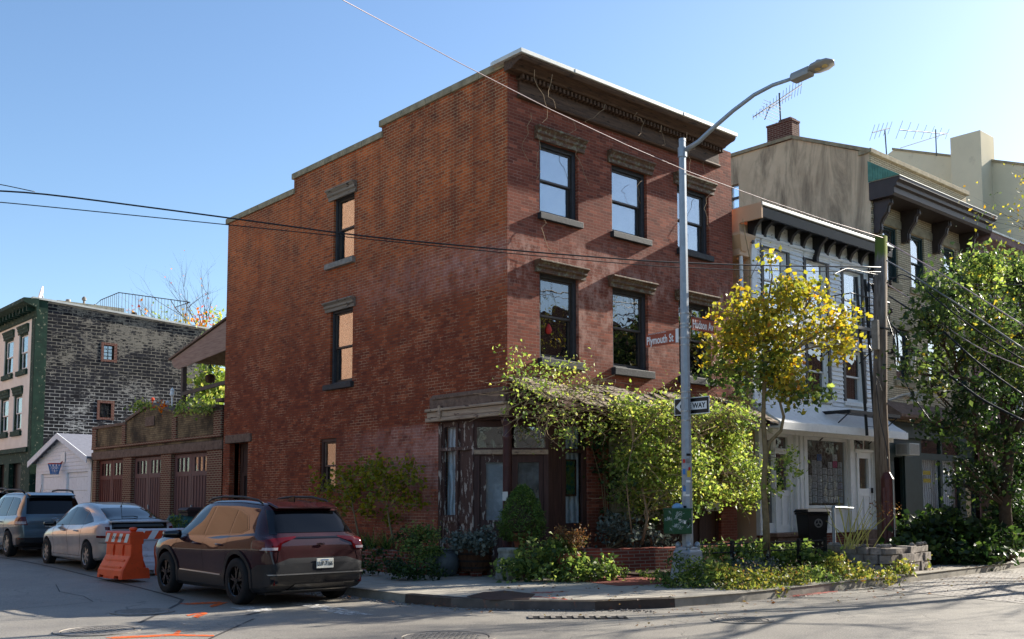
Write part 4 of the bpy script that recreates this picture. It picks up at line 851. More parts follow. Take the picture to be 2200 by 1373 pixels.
m = MB(); m.tube([(13.9, 46.7, 10.3), (13.85, 46.8, 10.7)], .03, 6); m.build('mast', MT['galv'], t)
t = thing('roof_hatch', 'low dark roof hatch with small vents on the black house', 'roof hatch', (15.6, 47.5, 10.2)); m = MB(); m.box(14.6, 17.6, 47.2, 49, 10.05, 10.62); m.build('curb', MT['concrete'], t)
m = MB(); m.cyl((15.2, 47.6, 10.6), (15.2, 47.6, 10.78), .12, .1, 12); m.cyl((16.4, 47.6, 10.6), (16.4, 47.6, 10.72), .05, .05, 8); m.lathe([(.05, 0), (.05, .2), (.1, .22), (.1, .32), (.02, .4)], (15.9, 47.6, 10.62), 12); m.build('vents', MT['castiron'], t)
t = thing('roof_vent', 'small dark vent pipe standing alone on the black house roof', 'vent pipe', (18.5, 47, 10)); m = MB(); m.cyl((18.0, 47, 10.0), (18.0, 47, 10.42), .10, .10, 10); m.cyl((18.0, 47, 10.36), (18.0, 47, 10.44), .13, .13, 10); m.build('pipe', MT['iron_black'], t)
t = thing('roof_railing', 'thin black railing cage on the roof of the black house', 'railing', (17, 46.6, 10))
m = MB(); a, b, c_, d_ = (17.0, 46.3), (20.4, 46.3), (20.4, 48.0), (17.0, 48.6)
for (p, q, n) in ((a, b, 22), (b, c_, 8), (a, d_, 9)):
    railbars(m, (p[0], p[1], 0), (q[0], q[1], 0), n, .010, 9.95, 11.15)
    m.tube([(p[0], p[1], 11.15), (q[0], q[1], 11.15)], .022, 5)
m.tube([(17.0, 48.6, 11.15), (16.3, 49.5, 10.2)], .015, 4); m.build('bars', MT['iron_black'], t)
# ================================================================ white clapboard house
WH = thing('white_clapboard_house', 'white peeling clapboard shop house with black bracketed cornice', 'house', (21.8, 15.25, 0)); wf = frY(15.25); wsd = frX(21.8)
COLS = [(22.32, 23.38), (24.32, 25.34), (26.25, 27.22)]
hol = [(c[0], c[1], 6.62, 8.28) for c in COLS]+[(c[0], c[1], 4.45, 5.95) for c in COLS]
m = MB(); wall(m, wf, 21.8, 27.93, 4.1, 9.0, hol, rd=.12, thick=.25); m.build('front_wall', MT['clap'], WH, recalc=False)
m = MB(); z = 4.15
while z < 8.5:
    segs = [(21.82, 27.9)]
    for h in hol:
        if z+.11 > h[2]-.22 and z < h[3]+.16:
            n = []
            for s_ in segs:
                if h[0]-.16 > s_[0] and h[1]+.16 < s_[1]: n += [(s_[0], h[0]-.16), (h[1]+.16, s_[1])]
                else: n.append(s_)
            segs = n
    for s_ in segs: wf.sweep(m, [(0, z), (.045, z), (.006, z+.122), (0, z+.122)], *s_)
    z += .125
m.build('clapboards', MT['clap'], WH)
m = MB(); wf.box(m, 21.8, 27.93, 0, .05, 8.5, 9.0); wf.sweep(m, [(0, 8.46), (.10, 8.46), (.12, 8.52), (.06, 8.58), (0, 8.58)], 21.8, 27.93); wf.box(m, 21.78, 22.0, 0, .04, 4.1, 8.5); m.build('frieze', MT['clap'], WH)
m = MB(); wf.box(m, 21.36, 27.95, 0, .56, 8.90, 9.05)
wf.sweep(m, [(.56, 8.78), (.62, 8.78), (.66, 9.02), (.56, 9.05)], 21.36, 27.95)
for k in range(11):
    x = 21.66+k*(27.7-21.66)/10; big = k in (0, 5, 10); dp, hh = (.5, .62) if big else (.36, .34)
    m.loops([[wf.p(x+o, d, z) for d, z in ((.04, 8.92), (dp, 8.92), (dp, 8.84), (dp*.55, 8.84-hh*.35), (dp*.35, 8.84-hh*.8), (dp*.35, 8.84-hh), (.04, 8.84-hh))] for o in (-.06, .06)])
m.build('cornice', MT['black_paint'], WH, bevel=.008)
m = MB(); wf.box(m, 21.32, 27.96, -.3, .70, 9.05, 9.13); m.build('flashing', MT['flashing'], WH, bevel=.01)
m = MB(); m.box(21.30, 21.36, 14.57, 15.6, 8.72, 9.12); m.hexa([(21.3, 15.25, 7.9), (21.8, 15.25, 7.9), (21.8, 15.9, 7.9), (21.3, 15.9, 7.9), (21.3, 15.25, 8.72), (21.8, 15.25, 8.72), (21.8, 15.9, 8.72), (21.3, 15.9, 8.72)]); m.build('cornice_return', MT['stucco_bounce_peach'], WH)  # cornice end coloured peach in place of light bounced from across the street
m = MB(); wall(m, wsd, 15.25, 27, 0, 9.0, [], thick=.2); m.build('side_wall', MT['stucco_bounce_peach'], WH, recalc=False)
m = MB(); m.box(21.8, 27.93, 15.4, 27, 8.9, 9.0); m.build('roof', MT['roof_dark'], WH)
for i, c in enumerate(COLS):
    for (z0, z1) in ((6.62, 8.28), (4.45, 5.95)):
        w = window(WH, wf, c[0], c[1], z0, z1, rd=.06, trim='white_paint', sash='white_paint', gl='glass' if z0 > 6 else 'glass_dim', back=('blind_sky_tint' if (i == 0 and z0 > 6) else 'curtain_grey',), lintel=(c[0]-.12, c[1]+.12, z1+.02, z1+.17, .10, 'white_paint'), sill=(c[0]-.14, c[1]+.14, z0-.12, z0, .07, 'white_paint'), fw=.05)
        m = MB(); wf.box(m, c[0]-.13, c[0]-.005, 0, .035, z0, z1+.02); wf.box(m, c[1]+.005, c[1]+.13, 0, .035, z0, z1+.02); wf.box(m, c[0]-.13, c[1]+.13, .0, .03, z1-.02, z1+.05); m.build('side_trim', MT['black_paint'], w)
# skirt awning
m = MB(); prof = [(0, 4.30), (.12, 4.12), (.30, 3.95), (.50, 3.80), (.80, 3.62), (.80, 3.57), (0, 3.57)]
wf.sweep(m, prof, 21.75, 28.15); m.build('skirt_roof', MT['white_paint'], WH)
m = MB(); wf.box(m, 21.75, 28.2, .74, .83, 3.40, 3.60); wf.box(m, 21.75, 28.2, 0, .74, 3.44, 3.50); wf.box(m, 21.9, 28.0, .35, .48, 3.32, 3.44); m.build('fascia', MT['white_paint'], WH, bevel=.008)
# ground floor front
gf = frY(15.25)
GFW = panelled('shopfront', gf, 21.85, 27.93, .75, 3.45, 'white_paint', [(22.15, 22.6, 1.05, 3.2, 2), (22.72, 23.28, 1.9, 2.85, 2), (22.72, 23.28, 3.0, 3.3, 2), (22.74, 22.97, 1.0, 1.75, 1), (23.03, 23.26, 1.0, 1.75, 1), (24.22, 26.18, 1.50, 3.28, 2), (24.35, 25.2, .85, 1.30, 1), (25.3, 26.1, .85, 1.30, 1), (26.62, 27.62, 3.12, 3.38, 2), (26.88, 27.40, 1.98, 2.85, 2), (26.85, 27.10, 1.0, 1.75, 1), (27.18, 27.43, 1.0, 1.75, 1)], WH, t=.1)
m = MB()
for (a0, a1) in ((23.55, 23.65), (23.72, 23.86), (23.92, 24.08), (26.25, 26.42), (27.62, 27.75), (21.85, 22.0)): gf.box(m, a0, a1, 0, .09, .75, 3.44)
for q in ((22.62, 22.66), (23.34, 23.38), (26.70, 26.74), (27.54, 27.58)): gf.box(m, q[0], q[1], 0, .04, .80, 3.0)
gf.box(m, 22.62, 23.38, 0, .05, 2.92, 2.98); gf.box(m, 26.6, 27.62, 0, .05, 3.03, 3.10); gf.box(m, 24.15, 26.25, 0, .06, 1.42, 1.50); gf.box(m, 27.10, 27.12, 0, .03, 3.12, 3.38)
m.build('pilasters', MT['white_paint'], GFW, bevel=.008)
for (a0, a1, z0, z1, bk, gl) in ((22.15, 22.6, 1.05, 3.2, 'dark_in', 'glass_dim'), (22.72, 23.28, 1.9, 2.85, 'dark_in', 'glass_dim'), (22.72, 23.28, 3.0, 3.3, 'dark_in', 'glass_dim'), (24.22, 26.18, 1.5, 3.28, 'floral', 'glass_shop'), (26.62, 27.62, 3.12, 3.38, 'dark_in', 'glass_dim'), (26.88, 27.4, 1.98, 2.85, 'curtain_grey', 'glass_shop')):
    m = MB(); gf.box(m, a0-.01, a1+.01, -.075, -.07, z0-.01, z1+.01); m.build('pane', MT[gl], GFW); m = MB(); gf.box(m, a0-.03, a1+.03, -.30, -.28, z0-.03, z1+.03); m.build('curtain', MT[bk], GFW)
m = MB(); gf.box(m, 22.76, 23.24, -.10, -.09, 1.92, 2.50); po = tag(m.build('teal_poster', MT['teal_ink']), 'teal poster in the glass of the left white shop door', 'poster')
m = MB(); gf.box(m, 27.5, 27.54, 0, .05, 1.85, 2.0); m.build('handle', MT['iron_black'], GFW)
m = MB(); m.box(21.9, 27.9, 15.3, 15.6, .1, .75); m.build('foundation', MT['brick_low'], WH)
m = MB(); m.box(22.2, 24.0, 14.9, 15.25, .1, .72); m.box(22.1, 24.1, 14.85, 15.27, .70, .80); m.build('steps', MT['brownstone'], WH, bevel=.015); m = MB(); m.box(26.5, 27.8, 14.8, 15.25, .1, .55); m.box(26.6, 27.75, 14.95, 15.26, .53, .80); m.build('steps', MT['brownstone'], WH, bevel=.015)
# flyers
fr2 = random.Random(11)
cols_ = ['paper', 'sign_white', 'pink_ink', 'yellow_ink', 'blue_ink', 'teal_ink', 'white_paint', 'barrier_white', 'sign_black']
k = 0
for col in range(7):
    x = 24.30+col*.265; nrow = (4, 6, 7, 5, 6, 7, 6)[col]
    for row in range(nrow):
        z = 1.56+row*.195+(.02 if col % 2 else 0)
        if z > 2.85: continue
        mt = 'paper' if fr2.random() < .68 else fr2.choice(cols_)
        m = MB(); gf.box(m, x, x+.225, -.098, -.092, z, z+.175)
        o = m.build('flyer', [MT[mt]], None)
        inner = MB(); 
        for j in range(4): gf.box(inner, x+.02, x+.02+fr2.uniform(.09, .18), -.092, -.0905, z+.02+j*.036, z+.032+j*.036)
        inner.build('printed_lines', MT['black_ink'] if mt not in ('sign_black',) else MT['white_ink'], o)
        tag(o, 'small printed flyer taped inside the big window of the white shop', 'flyer', 'flyers taped inside the white shop window'); k += 1
t = thing('downpipe', 'pale downpipe with a hopper head in the gap beside the brick house', 'drainpipe', (21.6, 15.3, 0))
m = MB(); m.tube([(21.45, 15.32, 3.9), (21.45, 15.32, 8.0)], .05, 8); m.build('pipe', MT['white_paint'], t)
m = MB(); m.loops([[(21.35, 15.22, 8.0), (21.55, 15.22, 8.0), (21.55, 15.42, 8.0), (21.35, 15.42, 8.0)], [(21.05, 15.05, 8.35), (21.72, 15.05, 8.35), (21.72, 15.5, 8.35), (21.05, 15.5, 8.35)], [(21.05, 15.05, 8.42), (21.72, 15.05, 8.42), (21.72, 15.5, 8.42), (21.05, 15.5, 8.42)]]); m.build('hopper', MT['stucco_bounce_peach'], t)
m = MB(); m.box(21.0, 21.8, 16.4, 16.5, 0, 8.1); m.build('alley_wall', MT['stucco_bounce_peach'], t)
# fire escape
FE = thing('fire_escape', 'black iron fire escape with ladders on the right of the white house', 'fire escape', (26.8, 15.2, 3.4))
Yo, Yi = 14.25, 15.2
for (z, x0, x1, rail) in ((6.35, 24.95, 27.0, True), (4.02, 24.7, 27.4, False)):
    m = MB()
    for k in range(9): y = Yo+(Yi-Yo)*k/8; m.box(x0, x1, y-.012, y+.012, z, z+.03)
    for x in (x0, x1): m.box(x-.02, x+.02, Yo, Yi, z-.05, z+.04)
    m.box(x0, x1, Yo-.02, Yo+.02, z-.05, z+.04); m.build('platform', MT['iron_black'], FE)
    m = MB()
    for x in (x0+.05, x1-.05): m.tube([(x, Yi, z-.75), (x, Yo+.05, z-.04)], .018, 5)
    m.build('brackets', MT['iron_black'], FE)
    if rail:
        m = MB()
        for zz in (z+.45, z+.9): m.tube([(x0, Yi, zz), (x0, Yo, zz), (x1, Yo, zz), (x1, Yi, zz)], .016, 5)
        railbars(m, (x0, Yo, 0), (x1, Yo, 0), 7, .010, z, z+.9); railbars(m, (x0, Yo, 0), (x0, Yi, 0), 4, .010, z, z+.9); m.build('railing', MT['iron_black'], FE)
for (xa, za, xb, zb, y) in ((onY(1843, 590, Yo)[0], 7.75, onY(1866, 925, Yo)[0], 3.4, Yo+.05), (onY(1858, 545, Yi)[0], 8.5, onY(1862, 690, Yi)[0], 6.4, Yi-.1)):
    m = MB(); dx = .46 if y < 14.6 else .3
    for o in (0, dx): m.tube([(xa+o, y, za), (xb+o, y, zb)], .042 if y < 14.6 else .02, 6)
    n = 17
    for k in range(1, n): f = k/n; m.tube([(xa+(xb-xa)*f, y, za+(zb-za)*f), (xa+(xb-xa)*f+dx, y, za+(zb-za)*f)], .011, 4)
    m.build('ladder', MT['iron_black'], FE)
m = MB(); xq = onY(1862, 615, Yo)[0]; m.tube([(xq, Yo-.05, 7.4), (xq+.04, Yo-.05, 7.62), (xq+.22, Yo-.05, 7.62), (xq+.40, Yo-.05, 7.3), (xq+.45, Yo, 6.0)], .05, 6); m.build('hooped_rail', MT['iron_black'], FE)
# ================================================================ tan brick row house with stucco flank
TB = thing('buff_brick_rowhouse', 'tall buff brick house with streaked stucco flank and deep brown cornice', 'house', (27.95, 15.25, 0)); tf = frY(15.25); ts = frX(27.95)
def topt(a): return 12.1+max(0, (a-15.25))*.44 if a < 17.9 else 13.27
topt.brk = [17.9]
m = MB(); wall(m, ts, 15.25, 30, 0, topt, [(20.0, 20.4, 11.4, 12.3)], rd=.1, thick=.3); m.build('flank_wall', MT['stucco_grey'], TB, recalc=False)
m = MB(); ts.box(m, 20.0, 20.4, -.12, -.1, 11.4, 12.3); w = m.build('window', MT['glass'], TB); m = MB(); ts.box(m, 20.0, 20.4, -.10, -.02, 11.8, 11.87); m.build('meeting_rail', MT['sash_dark'], w)
m = MB(); m.loops([[(27.88, 15.2, 12.1), (27.88, 17.9, 13.27), (27.88, 30, 13.27), (27.88, 30, 13.38), (27.88, 17.9, 13.38), (27.88, 15.2, 12.22)], [(28.3, 15.2, 12.1), (28.3, 17.9, 13.27), (28.3, 30, 13.27), (28.3, 30, 13.38), (28.3, 17.9, 13.38), (28.3, 15.2, 12.22)]]); m.build('coping', MT['coping'], TB)
bw = [(28.62, 29.52, 8.30, 10.05), (30.34, 31.26, 8.30, 10.05), (32.6, 33.5, 8.3, 10.05), (29.2, 30.1, 5.3, 6.9), (31.3, 32.2, 5.3, 6.9), (33.2, 34.1, 5.3, 6.9)]
m = MB(); wall(m, tf, 27.96, 34.4, 3.9, 12.1, bw, rd=.12, thick=.3); m.build('front_wall', MT['brick_buff'], TB, recalc=False)
m = MB(); tf.box(m, 27.9, 34.5, -.35, .09, 12.1, 12.24); m.build('parapet_coping', MT['coping'], TB, bevel=.01)
m = MB(); m.box(28.25, 34.4, 15.55, 30, 11.5, 11.6); m.build('roof', MT['roof_dark'], TB)
m = MB(); m.box(27.93, 28.36, 17.88, 18.83, 13.25, 13.88); m.box(27.91, 28.38, 17.86, 18.85, 13.88, 13.94); m.box(27.96, 28.3, 17.95, 18.4, 13.94, 14.02); m.build('chimney', MT['brick_brown'], TB)
m = MB(); m.box(27.9, 28.75, 16.7, 17.85, 12.3, 13.36) if False else m.box(30, 31, 18, 19, 11.6, 12.75); m.build('roof_hatch', MT['white_paint'], TB)
m = MB(); tf.box(m, 28.0, 34.4, 0, .03, 10.06, 10.30); m.build('stone_band', MT['coping'], TB)
for w_ in bw: m = MB(); tf.box(m, w_[0]-.12, w_[1]+.12, -.08, .06, w_[2]-.18, w_[2]); m.build('window_sill', MT['coping'], TB)
for w_ in bw[3:]: m = MB(); tf.box(m, w_[0]-.12, w_[1]+.12, -.08, .05, w_[3], w_[3]+.2); m.build('window_lintel', MT['coping'], TB)
for w_ in bw: window(TB, tf, *w_, rd=.10, trim='sash_green', sash='sash_green', gl='glass', back=('curtain_grey',), fw=.06)
m = MB(); cxa, cxb = 27.98, 34.5
tf.sweep(m, [(0, 10.62), (.75, 10.62), (.80, 10.70), (.80, 10.86), (.88, 10.90), (.88, 11.0), (.98, 11.06), (.98, 11.16), (0, 11.16)], cxa-.12, cxb)
m.build('cornice', MT['brown_paint'], TB, bevel=.008)
m = MB(); tf.sweep(m, [(0, 11.16), (1.0, 11.16), (1.0, 11.18), (0, 11.80)], cxa-.14, cxb); m.build('cornice_roof', MT['flashing'], TB)
m = MB(); tf.prism(m, [(cxa-.16, 11.17), (cxa-.14, 11.17)], 0, 1)if False else m.loops([[(cxa-.17, 15.24, 11.17), (cxa-.17, 14.24, 11.17), (cxa-.17, 15.24, 11.82)], [(cxa-.141, 15.24, 11.17), (cxa-.141, 14.24, 11.17), (cxa-.141, 15.24, 11.82)]])
for k in range(12): y = 14.3+k*.08; m.box(cxa-.185, cxa-.17, y-.012, y+.012, 11.18, 11.18+.62*(y-14.24))
m.build('copper_gable', MT['copper'], TB)
for x in (28.15, 29.85, 31.9, 33.85):
    m = MB(); pr = [(0, 10.62), (.56, 10.62), (.57, 10.47), (.48, 10.40), (.44, 10.22), (.30, 10.06), (.22, 9.9), (.22, 9.74), (.17, 9.64), (0, 9.64)]
    tf.sweep(m, pr, x-.11, x+.11); tf.sweep(m, [(d+.03, z) for d, z in pr[1:-1]]+[(.1, 9.66), (.1, 10.5)], x-.05, x+.05); m.build('bracket', MT['brown_paint'], TB, bevel=.01)
m = MB(); tf.box(m, 28.0, 28.16, .0, .02, 4, 12.0); tf.box(m, 27.96, 28.4, 0, .02, .14, 3.5)
for k in range(26): tf.box(m, 27.95, 28.12+.12*(k % 2), .0, .035, 4.1+k*.3, 4.1+k*.3+.14)
m.build('quoins', MT['brick_buff'], TB)
GF = panelled('shopfront', frY(15.3), 28.35, 34.4, .14, 3.95, 'sash_green', [(28.96, 29.5, .73, 2.95, 2), (30.72, 32.0, 3.12, 3.55, 2), (32.12, 33.4, 3.12, 3.55, 2), (30.75, 31.95, 1.38, 2.92, 2), (32.1, 33.3, 1.38, 2.92, 2), (33.7, 34.3, .7, 3.0, 2)], TB, t=.1)
m = MB(); s9 = frY(15.3); s9.box(m, 30.7, 33.42, -.07, -.06, 1.36, 3.57); m.build('pane', MT['glass_shop'], GF)
m = MB(); s9.box(m, 30.7, 33.42, -.25, -.23, 1.36, 2.95); m.build('curtain', MT['curtain_white'], GF); m = MB(); s9.box(m, 28.9, 34.3, -.4, -.38, .2, 3.6); m.build('backing', MT['dark_in'], GF)
m = MB(); s9.box(m, 30.95, 31.45, -.085, -.08, 2.45, 2.58); s9.box(m, 30.95, 31.45, -.085, -.08, 2.20, 2.33); m.build('lettering_panel', MT['yellow_ink'], GF)
m = MB(); s9.box(m, 28.3, 34.4, 0, .14, 3.55, 4.02); s9.box(m, 30.55, 33.6, 0, .08, .9, 1.3); s9.box(m, 29.55, 30.4, 0, .05, .7, 3.0); s9.box(m, 28.6, 28.9, 0, .05, .3, 3.5); m.build('sign_board', MT['sash_green'], GF, bevel=.01)
m = MB(); s9.box(m, 28.2, 34.6, 0, .7, 4.10, 4.18); m.hexa([s9.p(28.2, 0, 4.18), s9.p(34.6, 0, 4.18), s9.p(34.6, .7, 4.18), s9.p(28.2, .7, 4.18), s9.p(28.2, 0, 4.6), s9.p(34.6, 0, 4.6), s9.p(34.6, .1, 4.6), s9.p(28.2, .1, 4.6)]); m.build('shop_cornice', MT['brownstone'], GF)
t = thing('window_air_conditioner', 'white window air conditioner above the dark door of the buff brick house', 'air conditioner', (29.4, 15.2, 3.0))
m = MB(); m.box(29.1, 29.72, 14.85, 15.32, 3.0, 3.36); m.build('case', MT['cornbronze'], t, bevel=.015)
m = MB()
for k in range(12): m.box(29.14, 29.68, 14.838, 14.85, 3.03+k*.026, 3.042+k*.026)
for k in range(8): m.box(29.09, 29.1, 14.95+k*.04, 14.97+k*.04, 3.04, 3.32)
m.build('grille', MT['lamp_grey'], t)
# ================================================================ mauve house and tall beige stucco building
MV = thing('mauve_rowhouse', 'mauve brick row house mostly hidden behind the street trees at the far right', 'house', (34.5, 15.25, 0)); vw = [(35.3, 36.3, 8.1, 9.6), (37.6, 38.6, 8.1, 9.6), (39.9, 40.9, 8.1, 9.6), (35.3, 36.3, 4.9, 6.4), (37.6, 38.6, 4.9, 6.4)]
m = MB(); wall(m, tf, 34.6, 42, 0, 10.6, vw, rd=.12); m.build('front_wall', MT['brick_mauve'], MV, recalc=False)
m = MB(); tf.sweep(m, [(0, 9.95), (.1, 9.95), (.14, 10.3), (.7, 10.5), (.75, 10.7), (0, 10.75)], 34.55, 42); m.build('cornice', simple('mauve_cornice_paint', srgb(128, 104, 104), .6, .3), MV)
m = MB(); tf.sweep(m, [(0, 10.75), (.8, 10.70), (.8, 10.76), (0, 10.95)], 34.5, 42); m.build('flashing', MT['flashing'], MV)
for w_ in vw: window(MV, tf, *w_, rd=.1, trim='white_paint', sash='sash_dark', back=('curtain_grey',), fw=.06)
m = MB(); tf.box(m, 34.6, 42, .02, .5, 3.6, 4.0); tf.box(m, 34.7, 35.3, .0, .3, .14, 3.6); m.build('shop_cornice', MT['brownstone'], MV)
BE = thing('beige_stucco_building', 'plain beige stucco building with a broad chimney rising behind the row', 'building', (42, 16, 0))
def topb(a): return 15.1+(a-16.2)*.38 if a < 21.8 else 17.2-(a-21.8)*.5
topb.brk = [21.8]; bx = frX(42)
m = MB(); wall(m, bx, 12.0, 24.5, 0, topb, [], thick=.3); m.build('flank_wall', MT['stucco_beige'], BE, recalc=False)
m = MB(); m.box(41.0, 42.3, 17.5, 18.75, 9, 16.7); m.build('chimney', MT['stucco_beige'], BE, bevel=.02)
m = MB(); m.box(42.3, 55, 12.0, 24.5, 0, 15); m.build('body', MT['stucco_beige'], BE)
m = MB(); m.loops([[(41.95, 16.2-4.2, 13.5), (41.95, 21.8, 17.22), (41.95, 21.8, 17.32), (41.95, 12, 13.6)], [(42.35, 12, 13.5), (42.35, 21.8, 17.22), (42.35, 21.8, 17.32), (42.35, 12, 13.6)]]); m.build('coping', MT['coping'], BE)
# ================================================================ roof aerials
def yagi(name, label, mast, base, top, boom, n, elen, shrink=.5, tilt=0, second=None):
    t = thing(name, label, 'tv aerial', base); m = MB(); m.tube([base, top], .025, 6); m.build('mast', MT['antenna'], t)
    a, b = Vector(boom[0]), Vector(boom[1]); m = MB(); m.tube([a, b], .020, 5); d = (b-a).normalized(); 
    e = Vector(elen).normalized(); L = Vector(elen).length
    m.build('boom', MT['antenna'], t)
    for k in range(n):
        f = k/(n-1); c = a.lerp(b, f); l = .72*L*(1-shrink*f); mm = MB(); mm.tube([c-e*l/2, c+e*l/2], .008, 4); mm.build('element', MT['antenna'], t)
    if second:
        m2 = MB(); m2.tube(second, .016, 5); m2.build('strut', MT['antenna'], t)
    return t
YA = 18.3
def ay(x, y, Y=YA): return onY(x, y, Y)
yagi('tv_aerial', 'large rooftop aerial on the brick chimney beneath the street lamp head', 0, ay(1677, 262), ay(1674, 200), (ay(1722, 182), ay(1618, 252)), 16, (2.0, 1.4, .1), .72, second=[ay(1700, 204), ay(1655, 232)])
m = MB(); a = Vector(ay(1655, 225)); b = Vector(ay(1643, 257)); m.tube([a, b], .016, 5)
for k in range(6): c = a.lerp(b, k/5); m.tube([c-Vector((.5, .1, 0)), c+Vector((.5, -.1, 0))], .007, 4)
tag(m.build('tv_aerial', MT['antenna'], bpy.data.objects['tv_aerial'], ), None); bpy.data.objects['tv_aerial.001'].name = 'lower_elements'
yagi('tv_aerial', 'small thin aerial left of the pair above the buff brick parapet', 0, ay(1905, 335, 19.5), ay(1901, 280, 19.5), (ay(1874, 285, 19.5), ay(1912, 275, 19.5)), 5, (.5, .6, -.6), .2)
yagi('tv_aerial', 'wide V shaped aerial standing before the beige stucco building', 0, ay(2012, 335, 19.5), ay(2010, 278, 19.5), (ay(1932, 279, 19.5), ay(2035, 288, 19.5)), 7, (.1, .5, -.9), .4, second=[ay(2037, 286, 19.5), ay(1935, 318, 19.5)])
# ================================================================ buildings across the street (seen only in reflections)
ow2 = [(y, y+1.1, z, z+1.9) for y in range(18, 33, 3) for z in (1.2, 4.6)]
ON = thing('grey_brick_building', 'grey brick building across the side street, mirrored in the suv windows', 'building', (-7, 17, 0)); of = Fr((-5.5, 0), (0, 1), (1, 0))
m = MB(); wall(m, of, 16.5, 34, 0, 9.0, ow2, rd=.2); m.build('wall', MT['brick_grey'], ON, recalc=False); m = MB(); m.box(-20, -5.9, 16.5, 34, 0, 8.9); m.build('body', MT['brick_grey'], ON)
m = MB()
for w_ in ow2: of.box(m, w_[0], w_[1], -.2, -.15, w_[2], w_[3])
m.build('panes', MT['glass_dim'], ON)
OP = thing('peach_brick_building', 'sunlit peach brick building across the side street, mirrored in the brick house windows', 'building', (-7, 20, 0)); of = Fr((-5.5, 0), (0, 1), (1, 0))
ow = [(y, y+1.1, z, z+1.9) for y in range(41, 66, 3) for z in (1.2, 4.6, 8.0, 11.4, 14.8, 18.2)]
m = MB(); wall(m, of, 47, 72, 0, 22.0, [], rd=.2); m.build('wall', MT['brick_opp'], OP, recalc=False)
m = MB(); m.box(-20, -5.9, 47, 72, 0, 21.9); m.build('body', MT['brick_opp'], OP)
OQ = thing('low_brick_building', 'low brick building behind the viewpoint across the junction', 'building', (-14, -15, 0)); m = MB(); m.box(-40, -24, -50, 4, 0, 7); m.box(-40.3, -23.8, -50.3, 4.3, 7, 7.4); m.build('body', MT['sill_dark'], OQ)
m = MB()
for y in range(-38, 6, 3):
    for z in (1.2, 5): m.box(-24.02, -23.9, y, y+1.2, z, z+2)
m.build('windows', MT['glass_dim'], OQ)
OR = thing('shop_street_row', 'row of brick houses facing the shops from across the cobbled street', 'building', (8, -6, 0)); orf = Fr((0, -5.0), (1, 0), (0, 1))
hw_ = [(x, x+1.1, z, z+1.8) for x in range(8, 70, 3) for z in (1.3, 4.8)]
m = MB(); wall(m, orf, 6.5, 140, 0, 11, hw_, rd=.2); m.build('wall', MT['brick_brown'], OR, recalc=False); m = MB(); m.box(6.5, 140, -16, -5.4, 0, 10.9); m.build('body', MT['brick_brown'], OR)
m = MB()
for h in hw_: orf.box(m, h[0], h[1], -.2, -.15, h[2], h[3])
m.build('panes', MT['glass_dim'], OR)
# ================================================================ vehicles
def carpaint(name, col, metal=.55, rough=.28, coat=1.0, dusty=.35):
    M = NT(name, rough, .5 if metal else .08, metal); M.b.inputs['Coat Weight'].default_value = coat; M.b.inputs['Coat Roughness'].default_value = .03
    d = tuple(c*.8 for c in col[:3])+(1,); dust = M.map(M.sep()[2], .9, .25, 0, dusty); n = M.map(M.noise(5, 5), .35, .7)
    M.setc(M.mix(M.math('MULTIPLY', dust, n), M.mix(M.map(M.noise(1.5, 3), .4, .6), d, col), srgb(110, 104, 96))); return M.m
MT['car_red'] = carpaint('deep_maroon_metallic', srgb(46, 4, 12), .0, .5, dusty=.03)
MT['car_silver'] = carpaint('warm_silver_metallic', srgb(176, 172, 168), .55, .3)
MT['car_slate'] = carpaint('slate_blue_metallic', srgb(74, 92, 100), .6, .3)
MT['car_dark'] = carpaint('near_black_paint', srgb(34, 38, 46), .4, .25)
MT['cladding'] = simple('grey_black_cladding', srgb(24, 25, 28), .5, .35, var=.15, scale=6, dirt=srgb(52, 48, 44), dirtamt=(.62, .85))
MT['car_black'] = simple('gloss_black_trim', srgb(12, 12, 14), .12, .6, var=.1)
MT['rubber'] = simple('tyre_rubber', srgb(30, 30, 31), .8, .25, var=.25, scale=9)
MT['alloy'] = simple('dull_alloy', srgb(150, 148, 144), .35, .5, .7, var=.15)
MT['alloy_black'] = simple('gloss_black_alloy', srgb(22, 22, 25), .25, .6, .4, var=.2)
MT['chrome'] = simple('chrome', srgb(205, 205, 205), .12, .6, .95, var=.03)
def tint(name, col, rough=.04, spec=.9):
    M = NT(name, rough, spec); M.b.inputs['IOR'].default_value = 1.45; M.setc(col); return M.m
MT['tint'] = tint('dark_tinted_glass', srgb(10, 11, 13), .03, .38); MT['tail_red'] = tint('red_lamp_lens', srgb(84, 6, 10), .12, .5); MT['tail_white'] = tint('clear_lamp_lens', srgb(168, 158, 160), .2, .5)
MT['plate'] = simple('number_plate_white', srgb(226, 222, 206), .4, .3, var=.04)
def crm(tab, x):
    X = [a for a, b in tab]; Y = [b for a, b in tab]
    if x <= X[0]: return Y[0]
    if x >= X[-1]: return Y[-1]
    i = max(k for k in range(len(X)-1) if X[k] <= x); h = X[i+1]-X[i]; t = (x-X[i])/h
    def sl(k):
        if k == 0 or k == len(X)-1: return 0 if False else (Y[min(k+1, len(X)-1)]-Y[max(k-1, 0)])/(X[min(k+1, len(X)-1)]-X[max(k-1, 0)])
        a = (Y[k]-Y[k-1])/(X[k]-X[k-1]); b = (Y[k+1]-Y[k])/(X[k+1]-X[k])
        return 0 if a*b <= 0 else 2*a*b/(a+b)
    m0, m1 = sl(i)*h, sl(i+1)*h
    return (2*t**3-3*t*t+1)*Y[i]+(t**3-2*t*t+t)*m0+(-2*t**3+3*t*t)*Y[i+1]+(t**3-t*t)*m1
